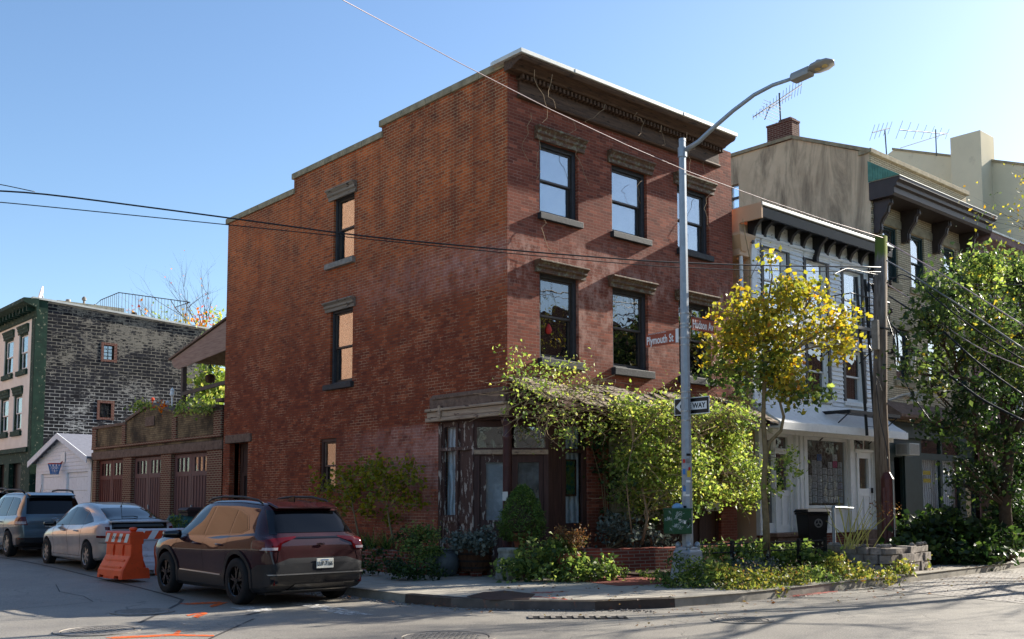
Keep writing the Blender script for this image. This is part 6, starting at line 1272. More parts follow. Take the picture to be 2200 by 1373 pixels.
# ================================================================ plastic road barriers
def barrier(name, label, loc, rz, L, mat, stripe1, stripe2, extra):
    t = thing(name, label, 'road barrier', loc, rz, 'plastic road barriers'); H = .98
    def sec(y, w=1.0, wt=1.0): return [(x, y, z) for x, z in ((-.30*w, .06), (-.30*w, .10), (-.285*w, .22), (-.13*wt, .50), (-.115*wt, .72), (-.145*wt, .735), (-.15*wt, .94), (-.12*wt, .965), (.12*wt, .965), (.15*wt, .94), (.145*wt, .735), (.115*wt, .72), (.13*wt, .50), (.285*w, .22), (.30*w, .10), (.30*w, .06))]
    m = MB(); h = L/2; m.loops([sec(-h, .93, .93), sec(-h+.03), sec(h-.03), sec(h, .93, .93)])
    body = m.build('shell', mat, t, local=True, bevel=.02)
    cut = []
    for y in (-L*.22, L*.16): cut.append(prism_mesh([(y+.055*math.cos(a), .60+.115*math.sin(a)) for a in [k*math.pi/8 for k in range(16)]], 'x', -.4, -.09))
    for y in (-L*.30, L*.30): cut.append(prism_mesh([(y-.09, .0), (y+.09, .0), (y+.09, .12), (y-.09, .12)], 'x', -.5, .5))
    cut.append(prism_mesh([(-h-.05, .26), (-h+.12, .26), (-h+.05, .48), (-h-.05, .52)], 'x', .14, .4)); 
    me = boolean(body.data, cut, 'DIFFERENCE'); me.materials.clear(); me.materials.append(mat); body.data = me
    m = MB()
    for zz in (.27, .40):
        xo = -.285+(zz-.22)/.28*.155; m.hexa([(xo-.012, -h*.75, zz), (xo+.02, -h*.75, zz), (xo+.02, h*.75, zz), (xo-.012, h*.75, zz), (xo-.004, -h*.75, zz+.03), (xo+.03, -h*.75, zz+.03), (xo+.03, h*.75, zz+.03), (xo-.004, h*.75, zz+.03)])
    m.build('ribs', mat, t, local=True)
    n = max(4, int(L/.14)); 
    for sgn in (-1, 1):
        m = MB(); m2 = MB()
        for k in range(n):
            y0_, y1_ = -h+.05+(L-.1)*k/n, -h+.05+(L-.1)*(k+1)/n; q = m if k % 2 == 0 else m2; x0 = sgn*.153; s_ = .05
            q.quad([(x0, y0_+s_, .755), (x0, y1_+s_, .755), (x0, y1_-s_, .925), (x0, y0_-s_, .925)] if sgn < 0 else [(x0, y0_-s_, .755), (x0, y1_-s_, .755), (x0, y1_+s_, .925), (x0, y0_+s_, .925)])
        m.build('stripes', MT[stripe1], t, local=True); m2.build('stripes', MT[stripe2], t, local=True)
    m = MB(); m.lathe([(.055, .955), (.055, .985), (.075, .99), (.075, 1.03), (.06, 1.045), (.02, 1.05)], (0, -h+.17, 0), 16); m.build('filler_cap', MT['orange'], t, local=True, smooth=True)
    if extra:
        m = MB()
        m.tube([(-.157, -.34+k*.03, .84+.035*math.sin(k*2.1)) for k in range(20)], .004, 3)
        m.build('marker_scribble', MT['black_ink'], t, local=True)
    else:
        m = MB()
        for k in range(3): m.tube([(-.14-.002*k, -.62-.035*k+.0*k, .54), (-.137, -.60-.035*k, .66), (-.137, -.63-.035*k, .70)], .010, 4)
        m.build('blue_logo', MT['blue_ink'], t, local=True)
    return t
p = onZ(287, 1252, .05); barrier('road_barrier', 'scuffed orange plastic barrier with orange and white stripes', (p[0]+.02, p[1]+.58, gz(0, 20.5)), R(5), 1.05, MT['orange'], 'white_ink', 'orange', True)
barrier('road_barrier', 'white plastic barrier with orange stripes between silver hatchback and maroon suv', (8.95, 21.15, gz(0, 21.3)), R(86), 1.5, MT['barrier_white'], 'orange', 'sign_white', False)
# ================================================================ street lamp and its signs
LX, LY = 14.55, 11.65
SL = thing('street_lamp', 'tall galvanised street lamp post with a long arm at the corner', 'street lamp', (LX, LY, SW))
m = MB()
def ngon(cx, cy, z, r, n=8, rot=.39): return [(cx+r*math.cos(rot+2*math.pi*k/n), cy+r*math.sin(rot+2*math.pi*k/n), z) for k in range(n)]
topz = onY(1468, 305, LY)[2]
m.loops([ngon(LX, LY, .80, .105), ngon(LX, LY, 1.6, .10), ngon(LX, LY, topz, .066)]); m.build('post', MT['galv'], SL)
m = MB(); m.loops([ngon(LX, LY, topz, .07), ngon(LX, LY, topz+.05, .066)]); m.build('post_cap', MT['galv'], SL)
m = MB(); rt = .39+math.pi/8
m.loops([ngon(LX, LY, .12, .36, 4, rt), ngon(LX, LY, .16, .35, 4, rt), ngon(LX, LY, .60, .27, 4, rt), ngon(LX, LY, .72, .265, 4, rt), ngon(LX, LY, .74, .235, 4, rt), ngon(LX, LY, .80, .22, 4, rt)]); m.build('base', MT['galv'], SL, bevel=.02)
m = MB()
for k in range(4):
    a = rt+k*math.pi/2; m.lathe([(.05, 0), (.055, .05), (.04, .09), (.005, .11)], (LX+.17*math.cos(a), LY+.17*math.sin(a), .78), 10)
    b = MB()
m.build('anchor_covers', MT['galv'], SL, smooth=True)
pa = [onX(x, y, LX) for x, y in ((1474, 322), (1500, 305), (1530, 277), (1575, 238), (1620, 204), (1660, 183), (1702, 169))]
m = MB(); m.tube(pa, [.045, .042, .04, .037, .035, .033, .03], 10); m.build('arm', MT['galv'], SL, smooth=True)
m = MB(); m.cyl((LX, LY-.0, topz-.30), (LX, LY, topz-.12), .085, .085, 12); m.build('arm_clamp', MT['galv'], SL)
A = Vector(pa[-1]); B = Vector(onX(1790, 130, LX)); d = (B-A).normalized(); up = Vector((1, 0, 0)).cross(d).normalized(); up = up if up.z > 0 else -up; xx = Vector((1, 0, 0)); Lh = (B-A).length
def hs(s, w, h0, h1): c = A+d*Lh*s; return [c-xx*w+up*h0, c-xx*w*.98+up*(h0+h1)*.5, c-xx*w*.7+up*h1, c+xx*w*.7+up*h1, c+xx*w*.98+up*(h0+h1)*.5, c+xx*w+up*h0]
m = MB(); m.loops([hs(-.02, .06, -.05, .05), hs(.03, .10, -.075, .065), hs(.45, .10, -.075, .065), hs(.5, .06, -.04, .045)]); m.build('driver_box', MT['lamp_grey'], SL, bevel=.008)
m = MB(); m.loops([hs(.44, .08, -.03, .05), hs(.55, .16, -.03, .055), hs(.75, .19, -.025, .05), hs(.92, .15, -.012, .04), hs(1.0, .03, .0, .02)]); m.build('lamp_head', MT['lamp_grey'], SL, smooth=True)
m = MB()
for s_ in (.62, .80): c = A+d*Lh*s_-up*.03; m.loops([[c+xx*.05*math.cos(a)+d*.05*math.sin(a)+up*h for a in [k*math.pi/6 for k in range(12)]] for h in (-.008, .01)])
m.build('lenses', MT['lens_amber'], SL)
c = A+d*Lh*.66+up*.05; m = MB(); m.loops([[c+xx*.045*math.cos(a)+d*.045*math.sin(a)+up*h for a in [k*math.pi/6 for k in range(12)]] for h in (-.01, .06)]); m.build('photocell', MT['lamp_grey'], SL)
for y in (675, 697, 705, 727, 742, 843, 856, 884, 904): z = onY(1477, y, LY)[2]; r = .105-(z-1.6)/(topz-1.6)*.03; m = MB(); m.cyl((LX, LY, z-.012), (LX, LY, z+.012), r, r, 16); m.build('steel_strap', MT['alu'], SL)
rs = random.Random(2); m = {}
for (px, py, w, h, mt) in [(1484, 977, 10, 5, 'sign_black'), (1471, 990, 6, 8, 'red_ink'), (1482, 990, 8, 10, 'wire_grey'), (1471, 1013, 6, 12, 'blue_ink'), (1484, 1018, 8, 14, 'yellow_ink'), (1482, 1034, 9, 5, 'sign_white'), (1470, 1046, 5, 8, 'wire_grey'), (1471, 1050, 6, 12, 'blue_ink'), (1471, 1061, 6, 10, 'paper'), (1480, 1064, 8, 4, 'sign_white'), (1472, 1089, 7, 5, 'sign_black'), (1486, 1008, 5, 8, 'red_ink')]:
    p = onY(px, py, LY-.1); rw, rh = w*.0042, h*.0042; a = math.atan2(-LY, -LX); ang = a+(px-1478)/12*.75; rr_ = .104; cx, cy = LX+rr_*math.cos(ang), LY+rr_*math.sin(ang); tn = Vector((-math.sin(ang), math.cos(ang), 0)); nn_ = Vector((math.cos(ang), math.sin(ang), 0))
    q = MB(); c = Vector((cx, cy, p[2])); q.hexa([c-tn*rw-Vector((0, 0, rh)), c+tn*rw-Vector((0, 0, rh)), c+tn*rw-Vector((0, 0, rh))+nn_*.003, c-tn*rw-Vector((0, 0, rh))+nn_*.003, c-tn*rw+Vector((0, 0, rh)), c+tn*rw+Vector((0, 0, rh)), c+tn*rw+Vector((0, 0, rh))+nn_*.003, c-tn*rw+Vector((0, 0, rh))+nn_*.003]); q.build('sticker', MT[mt], SL)
# street name blades and one way sign
def board(name, label, pts, plane, mat, cat='street sign', t=.02):
    m = MB(); P = [Vector(onX(x, y, plane[1]) if plane[0] == 'X' else onY(x, y, plane[1])) for x, y in pts]
    n = Vector((-1, 0, 0)) if plane[0] == 'X' else Vector((0, -1, 0)); T_ = thing(name, label, cat, tuple(P[0])); m.loops([P, [p-n*t for p in P]]); m.build('blade', mat, T_, bevel=.003); return T_, P
Ys = LY-.08; z0 = onY(1484, 708, Ys)[2]; z1 = onY(1484, 681, Ys)[2]; xe = onY(1533, 700, Ys)[0]; x0 = LX+.10
T_ = thing('street_sign', 'brown street sign reading Hudson Av right of the lamp post', 'street sign', (x0, Ys, z0)); m = MB(); m.box(x0, xe, Ys-.01, Ys+.01, z0, z1); m.build('blade', MT['sign_brown'], T_)
m = MB(); m.box(x0, xe, Ys-.02, Ys+.02, z1, z1+.02); m.build('top_rail', MT['sign_black'], T_)
text_mesh('lettering', 'Hudson Av', (z1-z0)*.92, MT['sign_white'], T_, facing(((x0+xe)/2, Ys-.012, (z0+z1)/2-.01), (1, 0, 0), (0, 0, 1)), extrude=.001, sx=(xe-x0)/.74*.62*.23/((z1-z0)*.92)*1.0, bold=.004)
Xp = LX-.08; z0 = onX(1462, 736, Xp)[2]; z1 = onX(1462, 711, Xp)[2]; ye = onX(1388, 730, Xp)[1]; y0_ = LY+.10
T_ = thing('street_sign', 'brown street sign reading Plymouth St left of the lamp post', 'street sign', (Xp, ye, z0)); m = MB(); m.box(Xp-.01, Xp+.01, y0_, ye, z0-.0, z1+.035); m.build('blade', MT['sign_brown'], T_)
m = MB(); m.box(Xp-.012, Xp+.012, y0_-.02, y0_+.04, z0+.01, z1+.05); m.build('end_bracket', MT['sign_white'], T_)
PL = text_mesh('lettering', 'Plymouth St', (z1-z0)*.98, MT['sign_white'], T_, facing((Xp-.012, (y0_+ye)/2+.0, (z0+z1)/2), (0, -1, 0), (0, 0, 1)), extrude=.001, bold=.004)
text_mesh('district_lettering', 'VINEGAR HILL HISTORIC DISTRICT', .028, MT['sign_white'], T_, facing((Xp-.012, (y0_+ye)/2+.1, z1+.022), (0, -1, 0), (0, 0, 1)), extrude=.0005)
def fit(o, axis, lo, hi):          # stretch lettering so it fills the board
    vs = [v.co[axis] for v in o.data.vertices]; a, b = min(vs), max(vs); off = wloc(o.parent)[axis]
    for v in o.data.vertices: v.co[axis] = (v.co[axis]-a)/(b-a)*(hi-lo)+lo-off
fit(PL, 1, y0_+.09, ye-.03)
for o in bpy.data.objects:
    if o.name == 'lettering': fit(o, 0, x0+.02, xe-.02)
Xo = LX+.10; zc = onX(1487, 872, Xo)[2]; hh = .155; ya = onX(1449, 875, Xo)[1]; yb = onX(1524, 868, Xo)[1]
T_ = thing('one_way_sign', 'black and white one way arrow sign strapped behind the lamp post', 'traffic sign', (Xo, ya, zc))
m = MB(); m.box(Xo, Xo+.006, yb, ya, zc-hh, zc+hh); m.build('plate', MT['sign_white'], T_)
m = MB(); m.box(Xo-.003, Xo, yb+.015, ya-.015, zc-hh+.015, zc+hh-.015); m.build('black_field', MT['sign_black'], T_)
m = MB(); W_ = ya-yb; Q = [(ya-.04*W_, 0), (ya-.21*W_, .115), (ya-.21*W_, .072), (yb+.055, .072), (yb+.055, -.072), (ya-.21*W_, -.072), (ya-.21*W_, -.115)]
m.loops([[(Xo-.006, y, zc+z) for y, z in Q], [(Xo-.003, y, zc+z) for y, z in Q]]); m.build('arrow', MT['sign_white'], T_)
o = text_mesh('lettering', 'ONE WAY', .13, MT['black_ink'], T_, facing((Xo-.008, (ya+yb)/2-.08, zc-.003), (0, -1, 0), (0, 0, 1)), extrude=.001, bold=.003); fit(o, 1, yb+.10*W_, ya-.17*W_)
# green control box
Gc = Vector(onY(1456, 1120, LY+.02)); 
GB = thing('signal_box', 'bottle green metal box covered in graffiti strapped to the lamp post', 'utility box', (Gc.x, Gc.y, 1.02), R(0))
m = MB(); g = R(48.43-90+22); ux = Vector((math.cos(g), math.sin(g))); uy = Vector((-math.sin(g), math.cos(g)))
def gp(a, b, z): q = Vector((Gc.x, Gc.y))+ux*a+uy*b; return (q.x, q.y, z)
zt_ = onY(1456, 1093, LY)[2]; zb_ = onY(1456, 1147, LY)[2]
m.hexa([gp(-.20, -.16, zb_), gp(.20, -.16, zb_), gp(.20, .16, zb_), gp(-.20, .16, zb_), gp(-.20, -.16, zt_), gp(.20, -.16, zt_), gp(.20, .16, zt_), gp(-.20, .16, zt_)]); m.hexa([gp(-.21, -.17, zt_-.03), gp(.21, -.17, zt_-.03), gp(.21, .17, zt_-.03), gp(-.21, .17, zt_-.03), gp(-.21, -.17, zt_+.01), gp(.21, -.17, zt_+.01), gp(.21, .17, zt_+.01), gp(-.21, .17, zt_+.01)])
gh = m; m.build('cabinet', MT['green_box'], GB, bevel=.012)
m = MB(); c = gp(0, 0, zt_); m.lathe([(.105, 0), (.10, .04), (.075, .075), (.035, .095), (.002, .10)], c, 20); m.build('dome', simple('pale_blue_dome', srgb(120, 160, 190), .4, .4, var=.05), GB, smooth=True)
gr = random.Random(8); m = MB()
for k in range(11):
    a0 = gr.uniform(-.17, .12); zz = gr.uniform(zb_+.07, zt_-.06); P = []
    for j in range(9): P.append(gp(a0+.012*j*math.cos(j*1.7+k)+.004*j, -.163, zz+.035*math.sin(j*2.1+k)))
    m.tube(P, .0018, 3)
for k in range(7):
    b0 = gr.uniform(-.12, .10); zz = gr.uniform(zb_+.06, zt_-.06); m.tube([gp(-.203, b0+.01*j*math.sin(j+k), zz+.03*math.cos(j*1.9+k)) for j in range(8)], .0018, 3)
m.build('graffiti', MT['white_ink'], GB)
for (a0, z, w, h, mt) in ((.03, .18, .035, .05, 'sign_white'), (.10, .16, .03, .045, 'sign_black'), (-.08, .24, .05, .025, 'paper'), (.14, .25, .03, .03, 'wire_grey')):
    m = MB(); m.hexa([gp(a0, -.166, zb_+z), gp(a0+w, -.166, zb_+z), gp(a0+w, -.162, zb_+z), gp(a0, -.162, zb_+z), gp(a0, -.166, zb_+z+h), gp(a0+w, -.166, zb_+z+h), gp(a0+w, -.162, zb_+z+h), gp(a0, -.162, zb_+z+h)]); m.build('sticker', MT[mt], GB)
# ================================================================ utility pole, guard and cables
UX, UY = 22.84, 12.38; ut = onY(1890, 508, UY)[2]
UP = thing('utility_pole', 'weathered wooden utility pole with a mossy top before the white house', 'utility pole', (UX, UY, .14))
m = MB(); tx = onY(1893, 510, UY)[0]; m.tube([(UX+.10, UY, .1), (UX+.02, UY, 4), (tx, UY, ut)], [.185, .165, .145], 16); m.build('pole', MT['pole_moss'], UP, smooth=True)
m = MB(); gz1 = onY(1900, 1020, UY-.2)[2]; m.tube([(UX+.02, UY-.13, .1), (UX+.01, UY-.13, gz1-.1), (UX+.01, UY-.10, gz1+.05)], [.17, .16, .10], 10); m.tube([(UX-.12, UY-.12, .1), (UX-.12, UY-.12, gz1-.3)], .07, 8); m.build('pipe_guard', MT['guard_red'], UP)
m = MB(); m.tube([(UX-.03, UY-.31, .3), (UX-.03, UY-.31, gz1-.1)], .022, 6); m.build('conduit', MT['alloy'], UP)
for (px, py) in ((1880, 715),):
    q = onY(px, py, UY-.05); m = MB(); m.box(q[0]-.07, q[0]+.03, q[1]-.1, q[1]+.06, q[2]-.42, q[2]+.30); m.build('meter_box', MT['sill_stone'], UP, bevel=.01)
for z in (ut-.35, ut-1.2, ut-1.9, ut-2.4, ut-2.9): m = MB(); m.box(tx+.10, tx+.34, UY-.05, UY+.02, z, z+.04); m.lathe([(.03, 0), (.05, .03), (.03, .06), (.05, .09), (.02, .12)], (tx+.30, UY-.05, z+.03), 8); m.build('insulator', MT['iron_black'], UP)
m = MB(); m.tube([(UX-.17, UY, ut-2.3), (UX+.2, UY-.18, ut-2.33)], .03, 5); m.build('cable_clamp', MT['iron_black'], UP)
m = MB(); 
for r_, dz in ((.30, 0), (.24, .03), (.34, -.05)): m.tube([(tx+.28+.10*math.cos(a)*r_/.3, UY-.15, ut-2.7+dz+r_*1.3*math.sin(a)) for a in [k*math.pi/10 for k in range(21)]], .018, 5)
m.build('cable_coils', MT['wire'], UP)
def cable(label, P, r, mat, group=None):
    m = MB(); m.tube(P, r, 5); return tag(m.build('overhead_cable', MT[mat], None, smooth=True), label, 'cable', group)
lampw = onY(1480, 369, LY-.08)
P = [T3(-600, -1100, 4.5)]+[T3(738, 1, 12.4)]+[tuple(Vector(T3(738, 1, 12.4)).lerp(Vector(lampw), f)-Vector((0, 0, .10*math.sin(f*math.pi)))) for f in (.25, .5, .75)]+[lampw]+[tuple(Vector(lampw).lerp(Vector((tx+.1, UY-.1, ut-.05)), f)-Vector((0, 0, .05*math.sin(f*math.pi)))) for f in (.33, .66, 1)]
cable('bright overhead cable slanting from the top edge past the lamp post', P, .006, 'wire_pale')
def px_cable(pts, ts, r, mat, label, group=None):
    n = len(pts); P = []
    for i in range(n-1):
        for j in range(6):
            f = j/6; x = pts[i][0]+(pts[i+1][0]-pts[i][0])*f; y = pts[i][1]+(pts[i+1][1]-pts[i][1])*f; P.append(T3(x, y, ts[i]+(ts[i+1]-ts[i])*f))
    P.append(T3(*pts[-1], ts[-1]))
    for _ in range(3): P = [P[0]]+[tuple((Vector(P[k-1])+Vector(P[k])*2+Vector(P[k+1]))/4) for k in range(1, len(P)-1)]+[P[-1]]
    return cable(label, P, r, mat, group)
tu = 24.2
px_cable([(-2400, 330), (-900, 378), (-120, 405), (80, 414), (490, 468), (780, 508), (1100, 538), (1400, 562), (1640, 571), (1892, 574)], [13, 15.5, 17, 17.5, 18.5, 19, 19.6, 21, 22.6, tu], .015, 'wire', 'thick black cable crossing the brick house, upper of the two')
px_cable([(-2400, 350), (-900, 398), (-120, 426), (0, 434), (490, 483), (800, 515), (1100, 545), (1400, 572), (1640, 582), (1892, 584)], [13, 15.5, 17, 17.2, 18.5, 19, 19.6, 21, 22.6, tu], .009, 'wire', 'thin black cable crossing the brick house, lower of the two')
px_cable([(-2400, 60), (-900, 270), (-60, 388), (0, 396), (75, 412)], [13, 15.5, 17, 17.2, 17.5], .008, 'wire', 'short thin cable joining the thick one near the left edge')
gR = 'cables fanning out from the utility pole'
for pts, r, mt, lb in [
 ([(1905, 520), (2030, 592), (2200, 700)], .014, 'wire_pale', 'highest bright cable running right from the utility pole'),
 ([(1905, 560), (1950, 585), (2060, 655), (2200, 750)], .018, 'wire_grey', 'thick grey cable below the highest one right of the utility pole'),
 ([(1905, 608), (1935, 588), (1960, 598), (2020, 650), (2100, 712), (2200, 775)], .016, 'wire', 'black cable that loops up before running right from the utility pole'),
 ([(1908, 612), (1980, 656), (2040, 708), (2110, 752), (2200, 790)], .012, 'wire_pale', 'bright cable crossing the middle of the bundle right of the utility pole'),
 ([(1910, 636), (1960, 668), (2020, 705), (2100, 780), (2200, 850)], .022, 'wire', 'thickest black cable in the bundle right of the utility pole'),
 ([(1908, 690), (1960, 745), (2030, 800), (2110, 860), (2200, 905)], .028, 'wire', 'lowest thick black cable right of the utility pole'),
 ([(1908, 595), (2040, 610), (2200, 612)], .008, 'wire', 'thin level cable running right from the utility pole'),
 ([(1885, 590), (1850, 583), (1820, 575), (1790, 590)], .010, 'wire', 'short cable drooping from the pole to the fire escape'),
 ([(1905, 680), (1925, 740), (1935, 800), (1960, 850), (2000, 905)], .012, 'wire', 'slack black cable hanging steeply below the bundle'),
 ([(1895, 840), (1880, 800), (1890, 900), (1905, 960), (1908, 1010)], .009, 'wire', 'slack cable dangling down beside the utility pole')]:
    px_cable(pts, [tu-(k/(len(pts)-1))*3.4 for k in range(len(pts))], r, mt, lb, gR)
px_cable([(1640, 880), (1560, 866), (1500, 862)], [23, 22, 21.5], .006, 'wire', 'thin cable along the wall above the vine near the gap') if False else None
t = thing('floodlight', 'old white street floodlight with a bird nest below the cables right of the pole', 'floodlight', T3(1965, 845, 24.5)); tt = 24.5
m = MB(); c = Vector(T3(1965, 845, tt)); e = Vector((CRT[0], CRT[1], 0)); fwv = Vector((CFW[0], CFW[1], 0)); a_ = (e*1+Vector((0, 0, .18))).normalized()
def fl(s, f, z): return c+a_*s+fwv*f+Vector((0, 0, z))
m.hexa([fl(-.40, -.2, -.02), fl(.30, -.2, -.02), fl(.30, .2, -.02), fl(-.40, .2, -.02), fl(-.40, -.2, .03), fl(.30, -.2, .03), fl(.30, .2, .03), fl(-.40, .2, .03)]); m.hexa([fl(-.12, -.16, -.24), fl(.30, -.16, -.20), fl(.30, .16, -.20), fl(-.12, .16, -.24), fl(-.25, -.18, -.02), fl(.34, -.18, -.02), fl(.34, .18, -.02), fl(-.25, .18, -.02)]); m.build('housing', MT['cornbronze'], t, bevel=.01)
m = MB(); nr = random.Random(4)
for k in range(60): p = fl(nr.uniform(-.30, .15), nr.uniform(-.2, -.1), nr.uniform(-.1, -.02)); q = p+Vector((nr.gauss(0, .07), nr.gauss(0, .03), nr.gauss(0, .03))); m.tube([p, q], .004, 3)
m.build('nest', MT['vine_stem'], t); m = MB(); m.tube([fl(-.1, 0, .0), T3(1908, 860, tu)], .03, 6); m.build('bracket_arm', MT['galv'], t)
t = thing('splice_case', 'white vertical cable splice case hanging right of the utility pole', 'cable box', T3(1962, 780, 24.6)); m = MB(); a = Vector(T3(1960, 803, 24.6)); b = Vector(T3(1964, 752, 24.6)); m.tube([a, b], .055, 10); m.build('case', MT['cornbronze'], t); m = MB(); m.tube([b, T3(1972, 735, 24.5)], .012, 5); m.tube([b, T3(1945, 722, 24.5)], .01, 5); m.build('leads', MT['wire'], t)
# ================================================================ bins, bollard, fence
def bin_(name, label, x, y, z, mat, rz, lidmat=None, h=1.08, seal=False):
    t = thing(name, label, 'wheelie bin', (x, y, z), rz)
    def rg(w, d, zz, o=0): return [(-w, -d+o, zz), (w, -d+o, zz), (w, d+o, zz), (-w, d+o, zz)]
    m = MB(); m.loops([rg(.21, .24, .06), rg(.235, .27, .35*h), rg(.275, .32, .90*h), rg(.30, .345, .91*h), rg(.30, .345, .95*h)]); m.build('body', mat, t, local=True, bevel=.02)
    m = MB(); m.loops([rg(.31, .37, .955*h, -.01), rg(.315, .37, .975*h, -.01), rg(.28, .31, 1.03*h), rg(.16, .2, 1.045*h)]); m.build('lid', mat, t, local=True, bevel=.015)
    for sx_ in (-.24, .24): m = MB(); m.cyl((sx_-.025, .25, .10), (sx_+.025, .25, .10), .10, .10, 16); m.build('wheel', MT['rubber'], t, local=True)
    m = MB(); m.tube([(-.2, .37, .93*h), (-.2, .42, .95*h), (.2, .42, .95*h), (.2, .37, .93*h)], .015, 6); m.build('handle', mat, t, local=True)
    if seal:
        m = MB(); c = (0, -.315, .72*h)
        def rng_(r0, r1, d): m.loops([[(c[0]+r*math.cos(2*math.pi*k/28), c[1]-d+(-.055*0), c[2]+r*math.sin(2*math.pi*k/28)) for k in range(28)] for r in (r0, r1)], cap=False)
        rng_(.075, .11, .006)
        for k in range(3): a = math.pi/2+k*2*math.pi/3; m.quad([(c[0]+.012*math.cos(a+1.57), c[1]-.006, c[2]+.012*math.sin(a+1.57)), (c[0]+.075*math.cos(a+.3), c[1]-.006, c[2]+.075*math.sin(a+.3)), (c[0]+.075*math.cos(a-.3), c[1]-.006, c[2]+.075*math.sin(a-.3)), (c[0]-.012*math.cos(a+1.57), c[1]-.006, c[2]-.012*math.sin(a+1.57))])
        m.build('round_emblem', MT['wire_grey'], t, local=True, recalc=False)
    return t
q = onY(1745, 1130, 14.0); bin_('wheelie_bin', 'black wheelie bin with a round pale emblem before the white shop', q[0], 14.0, .30, MT['plastic_black'], R(-30), seal=True)
q = onX(418, 1100, 12.6); bin_('wheelie_bin', 'dark brown wheelie bin by the garage doors behind the suv', 12.6, q[1], SW+gz(0, q[1]), MT['plastic_brown'], R(-90))
q = onX(345, 1120, 12.4); bin_('wheelie_bin', 'low dark red-brown tub beside the green tarpaulin heap', 12.5, q[1], SW+gz(0, q[1]), MT['plastic_brown'], R(-80), h=.7)
t = thing('tarpaulin_heap', 'crumpled green tarpaulin heap on the pavement behind the suv', 'tarpaulin', (12.3, 26, .2)); q = onX(392, 1112, 12.2); m = MB(); tr = random.Random(9)
rings = []
for k, (r_, z_) in enumerate(((.55, .2), (.58, .6), (.50, .95), (.34, 1.12), (.10, 1.17))): rings.append([(12.2+r_*(1+tr.gauss(0, .10))*math.cos(a), q[1]+1.4*r_*(1+tr.gauss(0, .10))*math.sin(a), z_+tr.gauss(0, .04)) for a in [j*math.pi/11 for j in range(22)]])
m.loops(rings); m.build('sheet', simple('green_tarpaulin', srgb(20, 72, 64), .5, .4, var=.3, scale=6, bump=.6, bscale=9), t, smooth=True)
q = onY(1790, 1088, 12.9); t = thing('pipe_bollard', 'bent galvanised pipe bollard before the stone planter', 'bollard', (q[0], 12.9, .14)); m = MB(); m.tube([(q[0], 12.9, .1), (q[0], 12.9, q[2]-.04), (q[0]+.03, 12.9, q[2])], .042, 10); m.build('post', MT['galv'], t)
m = MB(); q2 = onY(1833, 1090, 12.9); m.tube([(q[0], 12.9, q[2]-.02), (q2[0], 12.9, q2[2]-.02)], .02, 6); m.build('top_rail', MT['galv'], t)
# low iron railing round the planted strip
t = thing('bed_railing', 'low black iron railing round the weedy bed right of the lamp post', 'railing', (15, 12, .14)); m = MB(); Pf = [(15.0, 11.95), (17.1, 11.7), (19.0, 11.6)]
for z in (.50, .66): m.tube([(x, y, z+.14) for x, y in Pf], .014, 6)
m.build('rails', MT['iron_black'], t)
for i, (x, y) in enumerate(((15.0, 11.95), (16.1, 11.82), (17.1, 11.7), (18.1, 11.65), (19.0, 11.6))): m = MB(); m.box(x-.03, x+.03, y-.03, y+.03, .14, .86); m.build('post', MT['iron_black'], t)
# ================================================================ planters and pots
def brick_bed(name, label, path, h, w=.22, mat='brick_low', z0=SW, fill=None):
    t = thing(name, label, 'planter', (path[0][0], path[0][1], z0)); m = MB(); o = offs(path, 0); i_ = offs(path, w); rr = random.Random(1)
    m.loops([[(a[0], a[1], z0), (a[0]+(b[0]-a[0])*.08, a[1]+(b[1]-a[1])*.08, z0+h+rr.uniform(-.02, .02)), (b[0], b[1], z0+h+rr.uniform(-.02, .02)), (b[0], b[1], z0)] for a, b in zip(o, i_)]); m.build('brick_wall', MT[mat], t, bevel=.01)
    if fill: m = MB(); m.quad([(x, y, z0+h-.08) for x, y in fill]); m.build('soil', MT['soil'], t, recalc=False)
    return t
def smooth2(pts, n=4):
    out = []
    for i in range(len(pts)-1):
        for j in range(n): f = j/n; out.append((pts[i][0]+(pts[i+1][0]-pts[i][0])*f, pts[i][1]+(pts[i+1][1]-pts[i][1])*f))
    out.append(pts[-1])
    for _ in range(3): out = [out[0]]+[((out[k-1][0]+out[k][0]*2+out[k+1][0])/4, (out[k-1][1]+out[k][1]*2+out[k+1][1])/4) for k in range(1, len(out)-1)]+[out[-1]]
    return out
pl = smooth2([(13.35, 22.8), (12.55, 22.5), (12.3, 20.5), (12.1, 18.2), (12.0, 16.9), (12.5, 16.3), (13.3, 16.25)])
brick_bed('brick_planter', 'low curved brick planter along the side wall with small yellowing trees', pl[::-1], .46, fill=[(13.38, 16.4), (12.6, 16.45), (12.2, 17), (12.35, 20.5), (12.7, 22.4), (13.38, 22.7)])
pr_ = smooth2([(14.75, 15.0), (14.7, 14.35), (15.5, 13.95), (17.0, 13.75), (18.6, 13.7), (19.6, 13.9), (19.8, 15.1)])
brick_bed('brick_planter', 'low brick planter with mossy top under the big vine', pr_[::-1], .52, fill=[(14.8, 15.2), (14.8, 14.4), (15.5, 14.1), (17, 13.9), (18.6, 13.85), (19.5, 14.0), (19.7, 15.2)])
t = thing('stone_planter', 'rough fieldstone planter wall at the edge of the cobbled road', 'planter', (19.3, 11, .14)); sr = random.Random(6); m = MB()
path = [(19.75, 12.1), (19.35, 11.4), (19.2, 10.7), (19.5, 10.45), (20.5, 10.5), (21.6, 10.7)]; path = smooth2(path, 5)
z = .14
